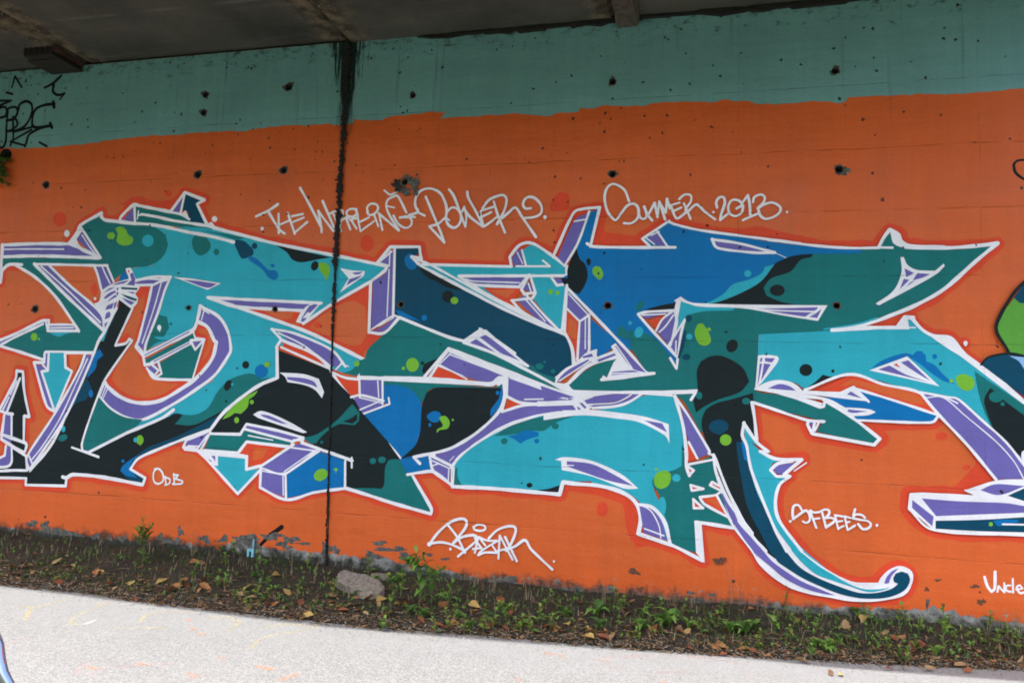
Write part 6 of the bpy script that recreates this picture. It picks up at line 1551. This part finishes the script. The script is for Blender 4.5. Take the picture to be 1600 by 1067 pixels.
# ================================================================== THINGS ON THE VERGE
stone_m = simple_mat('stone', (.14, .118, .092), (.42, .37, .305), 34, .95, 1.0, .03)
def rock(name, loc, sx, sy, sz, rot, seed, mat, sub=3):
    b = bmesh.new(); bmesh.ops.create_icosphere(b, subdivisions=sub, radius=1)
    for v in b.verts:
        n = mn.noise(v.co*1.1 + Vector((seed, 0, 0)))*.32 + mn.noise(v.co*3.2 + Vector((seed, 5, 0)))*.10
        c = v.co*(1+n); c = Vector((max(-.82, min(.82, c.x)), max(-.75, min(.75, c.y)), max(-.6, min(.62, c.z))))
        v.co = Vector((c.x*sx, c.y*sy*(1+.25*c.x), c.z*sz*(1-.35*c.x))) + v.co.normalized()*mn.noise(v.co*7 + Vector((seed, 1, 2)))*.012
    me = bpy.data.meshes.new(name); b.to_mesh(me); b.free()
    o = link(name, me, None, mat); o.location = loc; o.rotation_euler = rot
    return o
sx_, sy_ = (-2.875, -0.690)
tag(rock('stone', (sx_, sy_, vz(sx_, sy_)+.035), .30, .13, .10, (R(18), R(7), R(-24)), 3.3, stone_m, 4), 'large pale grey stone slab lying tilted among the weeds', 'stone')
sx_, sy_ = (-2.920, -0.184)
tag(rock('stone', (sx_, sy_, vz(sx_, sy_)+.01), .10, .07, .045, (0, 0, R(20)), 8.1, stone_m), 'small grey stone just behind the large stone slab', 'stone')
bl = simple_mat('blue_plastic', (.16, .42, .52), (.25, .55, .62), 20, .5, .1)
bx_ = -4.349
mb = MB(); mb.box(-.035, .035, -.012, .012, .05, .075); mb.box(-.035, -.015, -.012, .012, 0, .05); mb.box(.012, .035, -.012, .012, -.03, .05); mb.box(.02, .03, -.008, .008, .075, .17)
o = link('plastic_clip', mb.mesh('plastic_clip', bl)); o.location = (bx_, -.03, .15)
tag(o, 'small pale blue plastic clip standing against the wall foot', 'clip')

# leaves and weeds
LGREEN = leaf_mat('weed_green', (.095, .215, .036), (.19, .34, .065), .3)
DGREEN = leaf_mat('weed_dark', (.045, .115, .024), (.085, .18, .038), .3)
YGREEN = leaf_mat('weed_yellow', (.13, .20, .03), (.22, .27, .05), .3)
STEMM = leaf_mat('weed_stem', (.07, .11, .03), (.13, .10, .05), .0)
DRY = leaf_mat('dry_stalk', (.16, .12, .07), (.30, .24, .15), .0, .8)
def leaf_mesh(name, L, W, arch, mat, seg=4, tip=1.0, wav=0.0, seed=0):
    r = random.Random(seed); vs, fs = [], []
    for i in range(seg+1):
        t = i/seg; w = W*math.sin(math.pi*min(.985, (t**.8)*.97+.03))**.8*(1 - .25*t)
        x = L*t*math.cos(arch*t); z = L*t*math.sin(arch*(1-t)*1.2)+L*.25*t*(1-t) - L*.15*arch*t*t
        for s in (-1, 0, 1): vs.append((x, s*w + (r.uniform(-wav, wav) if s else 0), z + abs(s)*w*.35 + r.uniform(-wav, wav)*.5))
    for i in range(seg):
        a = i*3; fs += [(a, a+1, a+4, a+3), (a+1, a+2, a+5, a+4)]
    return mesh_of(name, vs, fs, mat, True)
LANCE = [leaf_mesh('leaf', .13, .017, .5, m, 4, seed=k, wav=.001) for k, m in enumerate((LGREEN, DGREEN, LGREEN))]
BROAD = [leaf_mesh('leaf', .15, .026, .6, m, 5, seed=k+5, wav=.003) for k, m in enumerate((LGREEN, DGREEN, LGREEN))]
ROUND = [leaf_mesh('leaf', .065, .020, .4, m, 4, seed=k+9, wav=.001) for k, m in enumerate((LGREEN, YGREEN, DGREEN))]
rl = random.Random(21)
TOLABEL = []
def later(o, kind, x, y): TOLABEL.append((o, kind, x, y))
def put_leaf(root, me, p, az, up, sc):
    o = bpy.data.objects.new('leaf', me); COL.objects.link(o); o.parent = root
    o.location = p; o.rotation_euler = (rl.uniform(-.3, .3), -up, az); o.scale = (sc, sc, sc)
    return o
def rosette(x, y, n, sc, label, group):
    t = thing('rosette_weed', label, 'weed', (x, y, vz(x, y)), group)
    mb = MB(); mb.tube([(0, 0, -.01), (0, 0, .012)], .008*sc, 6, .004*sc); link('crown', mb.mesh('crown', STEMM), t)
    k = rl.randrange(3)
    for i in range(n): put_leaf(t, BROAD[(k + (rl.random() < .3)) % 3], (0, 0, .01), i*2.4 + rl.uniform(-.3, .3), rl.uniform(.15, .95), sc*rl.uniform(.7, 1.15))
    return t
def upright(x, y, h, n, kind, sc, label, group=None, lean=.1, name='tall_weed', branches=0):
    t = thing(name, label, 'weed', (x, y, vz(x, y)), group)
    la, lb = rl.uniform(-lean, lean), rl.uniform(-lean, lean)
    pt = lambda q: Vector((la*q*q*h*2, lb*q*q*h*2, h*q))
    mb = MB(); mb.tube([pt(i/5) - Vector((0, 0, .02*(i == 0))) for i in range(6)], .0045, 5, .002)
    paths = [(pt, .15, 1)]
    for bnum in range(branches):
        q0 = rl.uniform(.3, .7); a = rl.uniform(0, 6.28); bl_ = h*rl.uniform(.25, .4); base = pt(q0)
        f = (lambda q, base=base, a=a, bl_=bl_: base + Vector((math.cos(a)*bl_*q*.8, math.sin(a)*bl_*q*.8, bl_*q*.75)))
        mb.tube([f(i/3) for i in range(4)], .003, 5, .0015); paths.append((f, .2, .6))
    link('stem', mb.mesh('stem', STEMM), t)
    for f, q0, frac in paths:
        for i in range(max(3, int(n*frac))):
            q = q0 + (1-q0)*i/max(1, n*frac-1)
            put_leaf(t, kind[rl.randrange(3)], f(min(q, 1)), i*2.4 + rl.uniform(-.4, .4), rl.uniform(.0, .55) + .3*q, sc*(1.1-.45*q)*rl.uniform(.8, 1.2))
    return t
def sprout(x, y, h, n, sc, label, group): return upright(x, y, h, n, ROUND, sc, label, group, .2, 'small_weed')
def stalk(x, y, h, k, label, group):
    t = thing('dry_stalks', label, 'dry weed', (x, y, vz(x, y)), group)
    for i in range(k):
        a = rl.uniform(0, 6.28); s = rl.uniform(.1, .5)*h; hh = h*rl.uniform(.6, 1.1)
        mb = MB(); mb.tube([(.01*i, 0, -.02)] + [(.01*i + s*math.cos(a)*q*q, s*math.sin(a)*q*q*.6, hh*q) for q in (.33, .66, 1)], .0022, 4, .001)
        link('stalk', mb.mesh('stalk', DRY), t)
    return t
for a in [(-5.037, -0.687, 0.46, 26, 0, 0.62, 'tall feathery yellow-green weed growing against the wall at the left', 5), (-2.230, -0.988, 0.46, 15, 1, 1, 'tall leafy green weed with long leaves beside the large stone', 2), (-2.170, -0.877, 0.4, 11, 1, 0.95, 'upright long-leaved weed just right of the tallest leafy weed', 1), (-2.446, -1.051, 0.3, 12, 2, 1.3, 'bushy dark green weed growing behind the large stone slab', 3), (-2.054, -0.810, 0.22, 9, 0, 0.9, 'short lanceolate weed right of the tall leafy pair', 1), (1.599, -0.568, 0.3, 8, 1, 0.8, 'lone upright weed with drooping leaves at the right end of the verge', 1), (-3.041, -0.181, 0.14, 8, 0, 0.7, 'tuft of narrow green leaves above the stone at the wall foot', 1), (-3.432, 0.158, 0.12, 9, 0, 0.9, 'tuft of grassy green leaves at the wall foot by the joint', 2), (-3.860, 0.281, 0.13, 8, 0, 0.9, 'small leafy tuft at the wall foot left of the joint', 2), (0.568, -0.002, 0.18, 5, 1, 0.6, 'single pale green shoot against the wall under the curling tail', 0), (-3.922, -0.580, 0.22, 8, 0, 0.7, 'thin weed with green tuft below the blue clip', 1)]:
    upright(a[0], a[1], a[2], a[3], (LANCE, BROAD, ROUND)[a[4]], a[5], a[6], None, .12, 'tall_weed', a[7])
for x, y, n, s in [(-1.125, -0.711, 10, 0.9), (-0.879, -0.634, 9, 1.1), (-0.809, -0.947, 7, 0.9), (-0.524, -0.862, 9, 1), (-0.318, -0.771, 13, 1.35), (-0.392, -0.723, 7, 1), (-0.178, -0.756, 6, 0.8), (0.123, -0.705, 9, 1), (0.238, -0.697, 10, 1.2), (0.310, -0.605, 6, 0.9), (0.460, -0.558, 6, 0.9), (0.770, -0.822, 11, 0.9), (0.827, -0.780, 7, 0.8), (0.718, -0.787, 7, 0.7), (1.526, -0.666, 5, 0.9), (-3.071, -0.506, 8, 0.7), (-3.091, -0.648, 7, 0.8), (-2.863, -0.811, 6, 0.6), (-2.902, -0.349, 7, 0.7), (-2.148, -1.133, 9, 0.8), (-2.156, -0.675, 7, 0.6), (-2.281, -1.061, 6, 0.7), (-3.911, -0.638, 6, 0.7), (-3.576, -0.856, 5, 0.5), (-3.765, -1.158, 6, 0.6), (-1.569, -0.739, 6, 0.6), (-1.898, -1.035, 7, 0.6), (-1.697, -0.932, 6, 0.6), (-1.739, -1.209, 6, 0.6), (-1.286, -0.952, 6, 0.6), (0.894, -0.603, 6, 0.7), (-0.526, -0.570, 6, 0.7)]:
    later(rosette(x, y, n, s, '', 'broad-leaved rosettes on the verge'), ('large' if s > 1.05 else 'small' if s < .75 else 'low') + ' green rosette weed', x, y)
for x, y, h in [(-1.317, -0.771, 0.07), (-1.303, -0.574, 0.13), (-0.757, -0.313, 0.12), (-0.713, -0.385, 0.08), (-0.510, -0.354, 0.10), (-0.407, -0.371, 0.10), (-0.233, -0.429, 0.11), (0.041, -0.389, 0.12), (0.012, -0.597, 0.07), (0.478, -0.297, 0.06), (0.605, -0.365, 0.13), (0.722, -0.218, 0.09), (0.760, -0.464, 0.12), (1.105, -0.046, 0.06), (1.166, -0.075, 0.10), (1.195, -0.176, 0.12), (1.415, -0.058, 0.08), (1.455, -0.107, 0.14), (1.501, -0.301, 0.13), (1.855, 0.155, 0.06), (1.946, 0.236, 0.06), (2.021, 0.019, 0.10), (2.058, -0.049, 0.14), (1.903, -0.341, 0.09), (2.148, -0.094, 0.08), (2.135, -0.240, 0.09), (0.981, -0.603, 0.06), (1.214, -0.687, 0.08), (1.255, -0.832, 0.10), (1.286, -0.881, 0.10), (1.730, -0.155, 0.08), (0.322, -0.932, 0.08), (0.346, -0.798, 0.08), (0.547, -0.763, 0.10), (0.668, -0.972, 0.08), (-4.656, -0.057, 0.06), (-4.484, -0.101, 0.13), (-4.345, -0.438, 0.10), (-4.013, -0.937, 0.11), (-4.034, -0.996, 0.07), (-3.521, -1.361, 0.14), (-3.622, -1.089, 0.13), (-3.685, -0.799, 0.07), (-3.398, -0.801, 0.09), (-3.663, -0.163, 0.12), (-4.403, -0.834, 0.12), (-3.038, -0.865, 0.13), (-2.332, -1.458, 0.09), (-1.579, -1.167, 0.13), (-1.372, -1.111, 0.11), (-1.290, -1.149, 0.08), (-1.166, -1.052, 0.11), (-1.757, -1.309, 0.13), (-1.893, -1.273, 0.13), (-1.950, -1.390, 0.10), (-1.627, -1.255, 0.11), (-1.948, -0.933, 0.06), (-1.630, -0.805, 0.08), (-1.537, -0.956, 0.12), (-1.219, -0.547, 0.09), (-0.084, -0.796, 0.07), (1.408, -0.601, 0.10), (2.019, -0.345, 0.12), (2.133, -0.376, 0.11)]:
    later(sprout(x, y, h, 7, 1.0, '', 'small weeds on the verge'), 'small round-leaved weed', x, y)
for x, y, h, k in [(-4.926, -0.150, 0.26, 4), (-4.948, -0.052, 0.22, 3), (-4.367, -0.724, 0.3, 2), (-4.244, -0.359, 0.2, 2), (-4.140, -0.206, 0.2, 2), (-4.261, 0.274, 0.16, 3), (-3.692, -0.398, 0.22, 2), (-3.359, -0.599, 0.2, 2), (-5.335, -0.718, 0.18, 1), (-4.905, -1.079, 0.16, 1), (-2.210, -0.011, 0.12, 6), (-2.058, -0.110, 0.12, 5), (-1.829, -0.390, 0.2, 2), (-1.524, -0.384, 0.18, 4), (-0.884, -0.354, 0.2, 4), (-0.793, -0.236, 0.25, 2), (-0.327, -0.173, 0.16, 4), (-0.184, -0.126, 0.2, 3), (0.134, -0.022, 0.3, 3), (0.210, -0.050, 0.32, 2), (2.116, -0.031, 0.2, 4), (2.234, -0.066, 0.2, 4), (2.137, -0.170, 0.22, 3), (0.638, -0.502, 0.15, 2), (1.995, -0.143, 0.16, 3), (-6.425, -0.607, 0.1, 2), (-1.828, -0.295, 0.16, 3), (0.422, -0.640, 0.2, 2), (-5.916, -0.437, 0.1, 3)]:
    later(stalk(x, y, h, k, '', 'dry stalks along the wall foot'), 'thin dry tan stalks', x, y)
# ivy hanging at the left edge; its dark hole is painted as a black disc
iv = thing('ivy', 'hanging ivy trail with small leaves from the dark hole at the left edge', 'ivy', (-7.874, 0, 4.360))
mb = MB(); mb.tube([(-.05, -.03, .0), (.0, -.05, -.15), (.07, -.05, -.25), (.10, -.06, -.40)], .005, 5, .002); mb.tube([(.0, -.05, -.15), (-.08, -.06, -.32), (-.1, -.06, -.46)], .004, 5, .002)
link('vine', mb.mesh('vine', STEMM), iv)
for i in range(110):
    q = rl.random(); px, pz = (.0+.10*q, -.05-.36*q) if rl.random() < .6 else (-.1*q, -.05-.42*q)
    put_leaf(iv, ROUND[2 if rl.random() < .85 else 0], (px+rl.uniform(-.05, .07), -.06+rl.uniform(-.03, .02), pz), rl.uniform(0, 6.28), rl.uniform(-.6, .6), rl.uniform(1.0, 1.7))

# fallen leaves: each one lies on the soil
LEAFC = [('tan', (.24, .145, .07), (.36, .24, .125)), ('rusty', (.16, .055, .028), (.25, .09, .04)), ('orange', (.28, .125, .045), (.38, .19, .075)), ('yellow', (.36, .25, .075), (.45, .33, .12)), ('brown', (.10, .055, .03), (.17, .09, .05))]
FALL = []
for ci, (cn, a, b) in enumerate(LEAFC):
    m = leaf_mat('dead_leaf_' + cn.replace(' ', '_'), a, b, .12, .7); ms = []
    for k in range(4):
        r = random.Random(ci*10+k); seg = 6; vs, fs = [], []
        L, W = .085, r.uniform(.022, .032); curl = r.uniform(-.9, .9); cup = r.uniform(.2, 1.1)
        for i in range(seg+1):
            t = i/seg; w = W*math.sin(math.pi*min(.97, t**.75*.94+.04))*(1+r.uniform(-.22, .22))
            for s in (-1, -.5, 0, .5, 1):
                vs.append((L*(t-.5), s*w, cup*abs(s)*w*.7 + curl*L*.5*(t-.4)**2 + r.uniform(-.003, .003)))
        for i in range(seg):
            for s in range(4): q = i*5+s; fs.append((q, q+1, q+6, q+5))
        st = len(vs); vs += [(-L*.5, -.001, .0), (-L*.5, .001, .0), (-L*.85, .001, .006), (-L*.85, -.001, .006)]; fs.append((st, st+1, st+2, st+3))
        ms.append(mesh_of('fallen_leaf', vs, fs, m, True))
    FALL.append(ms)
rf = random.Random(31)
def drop(x, y, ci, sc, flat=.35, zoff=.012):
    o = link('fallen_leaf', FALL[ci][rf.randrange(4)])
    e = vedge(x); z = vz(x, y) if y > e else .004
    o.location = (x, y, z + zoff*sc); o.rotation_euler = (rf.gauss(0, flat), rf.gauss(0, flat), rf.uniform(0, 6.28)); o.scale = (sc,)*3
    o['category'] = 'leaf'; o.scale = (sc*(.62 if y <= e else 1),)*3; o['group'] = 'fallen leaves ' + ('on the verge' if y > e else 'on the path')
    later(o, ('big ' if sc > 1.1 else 'small ' if sc < .75 else '') + LEAFC[ci][0] + ' fallen leaf', x, y)
for x, y, ci in [(-7.015, -0.025, 2), (-5.687, -0.831, 3), (-5.553, -0.935, 3), (-5.295, -0.955, 2), (-5.280, -0.911, 3), (-5.305, -1.053, 0), (-5.871, -1.070, 3), (-6.142, -1.014, 1), (-5.888, -0.786, 0), (-6.045, -0.984, 0), (-5.062, -0.674, 0), (-4.589, -0.986, 3), (-4.397, -1.052, 2), (-4.814, -1.087, 3), (-4.770, -1.040, 0), (-4.532, -1.220, 3), (-4.627, -0.486, 2), (-4.549, -0.528, 0), (-4.260, -0.627, 0), (-3.800, -0.925, 0), (-3.413, -0.929, 3), (-4.256, -0.788, 0), (-4.125, -1.040, 2), (-4.252, -0.883, 1), (-3.753, -0.566, 3), (-3.759, -1.097, 0), (-3.639, -1.154, 0), (-3.410, -1.223, 1), (-3.365, -1.203, 2), (-3.002, -1.370, 3), (-3.130, -0.943, 2), (-3.031, -0.880, 0), (-2.789, -1.077, 0), (-2.739, -1.033, 2), (-2.715, -0.883, 1), (-2.598, -0.880, 3), (-2.580, -0.970, 0), (-2.422, -1.168, 0), (-2.424, -0.859, 2), (-2.295, -0.962, 3), (-2.087, -0.868, 2), (-2.099, -0.791, 2), (-1.854, -0.748, 3), (-1.813, -0.862, 2), (-1.692, -0.562, 1), (-2.136, -1.202, 1), (-1.976, -1.251, 1), (-1.881, -1.174, 2), (-1.585, -1.144, 1), (-1.505, -1.147, 1), (-1.364, -1.003, 1), (-1.183, -1.018, 1), (-1.135, -1.017, 2), (-1.393, -0.884, 1), (-1.069, -0.901, 3), (-0.915, -0.979, 3), (-0.717, -0.999, 2), (-0.698, -1.106, 0), (-0.863, -1.029, 2), (-0.872, -1.153, 3), (-0.592, -0.896, 2), (-0.650, -0.530, 2), (-1.062, -0.395, 1), (-0.688, -0.461, 1), (-0.420, -0.871, 1), (-0.341, -0.927, 0), (-0.236, -0.829, 0), (-0.176, -0.811, 3), (-0.063, -0.971, 3), (0.022, -1.020, 2), (0.066, -0.995, 2), (0.228, -0.971, 2), (0.267, -0.996, 1), (0.078, -1.118, 1), (0.215, -1.113, 0), (0.731, -0.640, 0), (0.824, -0.638, 0), (0.893, -0.963, 0), (0.989, -0.288, 0), (1.251, -0.409, 0), (1.289, -0.480, 1), (1.393, -0.554, 1), (1.393, -0.632, 1), (1.457, -0.534, 1), (1.613, -0.736, 2), (1.652, -0.771, 0), (1.820, -0.499, 0), (1.903, -0.550, 0), (2.099, -0.563, 0), (1.261, -0.977, 3), (1.423, -0.941, 0), (1.669, -0.879, 1), (0.615, -1.076, 0), (0.583, -1.075, 0), (1.156, -1.029, 1), (0.751, -1.293, 4), (0.815, -1.282, 3), (0.307, -0.139, 2), (-0.330, -0.209, 2), (0.031, -0.312, 3), (1.150, -0.112, 3), (-1.063, -1.087, 1), (-0.774, -1.127, 1), (-1.893, -1.273, 1), (-2.675, -1.144, 1), (-2.784, -1.196, 1), (-3.188, -1.117, 1), (-4.082, -1.265, 2), (-4.237, -1.451, 2), (-4.512, -1.408, 1), (-4.984, -1.152, 1), (-5.433, -1.233, 1), (-5.920, -1.188, 1), (-5.731, -1.139, 4), (-4.366, -1.171, 1), (-4.320, -1.029, 1)]: drop(x, y, ci, rf.uniform(.85, 1.35))
n = 0
while n < 150:
    x = rf.uniform(-7.3, 2.3); e = vedge(x); y = e*(1 - abs(rf.gauss(0, .38)))
    if y > -.08 or y < e-.1: continue
    drop(x, y, rf.choice((0, 0, 1, 2, 4, 4, 4)), rf.uniform(.45, .85)); n += 1

# fine litter, crumbs and twigs that nobody could count
def stuff_mesh(name, gen, mats):
    me = mesh_of(name, *gen); 
    for m in mats: me.materials.append(m)
    return me
def scatter(name, count, maker, mat, seed, dens):
    r = random.Random(seed); mb = MB(); k = 0
    while k < count:
        x = r.uniform(-8.0, 2.9); e = vedge(x); y = dens(r, e)
        if y > -.01 or y < e-.22: continue
        z = vz(x, y) if y > e else .003
        maker(mb, r, x, y, z); k += 1
    o = link(name, mb.mesh(name, mat)); o['kind'] = 'stuff'
    return o
def chip(mb, r, x, y, z):
    L = r.uniform(.008, .026); W = L*r.uniform(.3, .8); a = r.uniform(0, 6.28); c, s = math.cos(a), math.sin(a); t = r.uniform(-.6, .6)
    pts = [(-L, 0, 0), (0, -W, .3*W), (L, 0, t*L), (0, W, .5*W)]
    mb.add([(x+c*p-s*q, y+s*p+c*q, z+.004+w) for p, q, w in pts], [(0, 1, 2), (0, 2, 3)])
def blade(mb, r, x, y, z):
    h = r.uniform(.02, .075); a = r.uniform(0, 6.28); w = r.uniform(.0015, .004); l = r.uniform(.2, .9)*h
    c, s = math.cos(a), math.sin(a)
    mb.add([(x-s*w, y+c*w, z-.005), (x+s*w, y-c*w, z-.005), (x+c*l*.4+s*w*.7, y+s*l*.4-c*w*.7, z+h*.65), (x+c*l*.4-s*w*.7, y+s*l*.4+c*w*.7, z+h*.65), (x+c*l, y+s*l, z+h)], [(0, 1, 2, 3), (3, 2, 4)])
def tiny(mb, r, x, y, z):
    for q in range(r.randrange(3, 6)):
        a = r.uniform(0, 6.28); L = r.uniform(.010, .024); W = L*.4; c, s = math.cos(a), math.sin(a); h = r.uniform(.008, .035); tl = r.uniform(.1, .8)*L
        mb.add([(x, y, z+h*.5), (x+c*L*.5-s*W, y+s*L*.5+c*W, z+h+tl*.5), (x+c*L, y+s*L, z+h+tl), (x+c*L*.5+s*W, y+s*L*.5-c*W, z+h+tl*.5)], [(0, 1, 2, 3)])
def twig(mb, r, x, y, z):
    L = r.uniform(.03, .12); a = r.uniform(0, 6.28); mb.tube([(x, y, z+.004), (x+L*.5*math.cos(a), y+L*.5*math.sin(a), z+r.uniform(.004, .02)), (x+L*math.cos(a+.3), y+L*math.sin(a+.3), z+.004)], .0018, 3)
def crumb(mb, r, x, y, z):
    q = r.uniform(.003, .009)
    mb.add([(x+q*r.uniform(.6, 1.2)*dx, y+q*r.uniform(.6, 1.2)*dy, z+q*.6*dz+.002) for dx, dy, dz in ((1,0,0),(-1,0,0),(0,1,0),(0,-1,0),(0,0,1),(0,0,-1))],
           [(0,2,4),(2,1,4),(1,3,4),(3,0,4),(2,0,5),(1,2,5),(3,1,5),(0,3,5)])
edgy = lambda r, e: e*(1.03 - abs(r.gauss(0, .24)))
anyw = lambda r, e: e*r.random()
litter = [leaf_mat('litter_brown', (.05, .032, .02), (.17, .10, .055), .1, .8), leaf_mat('litter_tan', (.24, .14, .07), (.36, .23, .12), .1, .8)]
scatter('leaf_litter', 4600, chip, litter[0], 41, edgy); scatter('leaf_litter', 1700, chip, litter[1], 42, edgy)
scatter('leaf_litter', 2200, chip, litter[0], 47, anyw)
scatter('grass', 1500, blade, DGREEN, 43, lambda r, e: e*(.05+.85*r.random()))
scatter('grass', 1100, blade, DRY, 48, lambda r, e: e*r.random()**1.4)
def patchy(r, e):
    for _ in range(6):
        y = e*r.random()
        return y
def tiny_p(mb, r, x, y, z):
    if mn.noise((x*1.6, y*2.5, 7)) + (.05 if x > -3.4 else -.15) > r.uniform(-.3, .3): tiny(mb, r, x, y, z)
scatter('ground_cover', 1000, tiny_p, LGREEN, 44, lambda r, e: e*(.08+.84*r.random()))
scatter('ground_cover', 420, tiny_p, YGREEN, 49, lambda r, e: e*(.3+.65*r.random()))
scatter('twigs', 420, twig, DRY, 45, edgy)
scatter('gravel', 3600, crumb, simple_mat('crumbs', (.16, .15, .13), (.40, .38, .34), 40, .9), 46, lambda r, e: e*(1-r.gauss(0, .09))+.01)

# every leaf and weed gets a label by its look, then by what it lies below and how far from the wall
MARKS = [(-7.3, 'below the left edge arrows'), (-6.1, 'below the black letter foot'), (-5.55, 'below the initials'), (-4.95, 'below the cyan arrow'), (-4.35, 'near the blue clip'), (-3.6, 'by the expansion joint'), (-3.05, 'by the large stone'), (-2.5, 'by the tall leafy weeds'), (-1.9, 'below the handwritten name'), (-1.1, 'below the cyan belly'), (-.45, 'below the teal letter foot'), (.15, 'right of the teal letter foot'), (.75, 'below the curling tail'), (1.3, 'right of the tail curl'), (1.75, 'left of the handwriting Uncle'), (2.2, 'below the handwriting Uncle')]
ORD = ['leftmost', 'second from left', 'third from left', 'fourth from left', 'fifth from left', 'sixth from left', 'seventh from left', 'eighth from left', 'ninth from left', 'tenth from left', 'eleventh from left', 'twelfth from left']
buck = {}
for o, kind, x, y in TOLABEL:
    e = vedge(x); t = y/e
    lane = 'beside the wall' if t < .3 else 'mid-verge' if t < .7 else 'at the path edge' if t <= 1 else 'on the path'
    m = min(MARKS, key=lambda q: abs(q[0]-x - .22*(y+.6)))[1]
    buck.setdefault((kind, lane, m), []).append((x + .22*y, o))
for (kind, lane, m), L in buck.items():
    L.sort(key=lambda q: q[0])
    for i, (q, o) in enumerate(L): o['label'] = kind + ' ' + lane + ' ' + m + ('' if len(L) == 1 else ', ' + ORD[min(i, 11)])
    for q, o in L:
        if len(o['label'].split()) > 16: o['label'] = o['label'].replace('fallen ', '')

# bent metal tube at the lower left edge, standing on the path
tube_m, nt, b, out = new_mat('polished_tube')
b.inputs['Base Color'].default_value = (.55, .62, .85, 1); b.inputs['Metallic'].default_value = 1; b.inputs['Roughness'].default_value = .16
tb = thing('metal_hoop', 'bent shiny blue-grey metal tube at the lower left edge of the path', 'metal tube', (-1.748, -5.566, 0))
mb = MB(); mb.tube([(0.000, 0.000, 0.000), (0.020, 0.000, 0.672), (0.150, 0.000, 1.120), (0.177, 0.025, 1.106), (0.197, 0.038, 1.082), (0.212, 0.042, 1.050), (0.221, 0.041, 1.022), (0.232, 0.041, 0.995), (0.245, 0.045, 0.972), (0.260, 0.050, 0.948), (0.285, 0.043, 0.711), (0.320, 0.032, 0.379), (0.360, 0.020, 0.000)], .0125, 14)
link('tube', mb.mesh('tube', tube_m, True), tb)
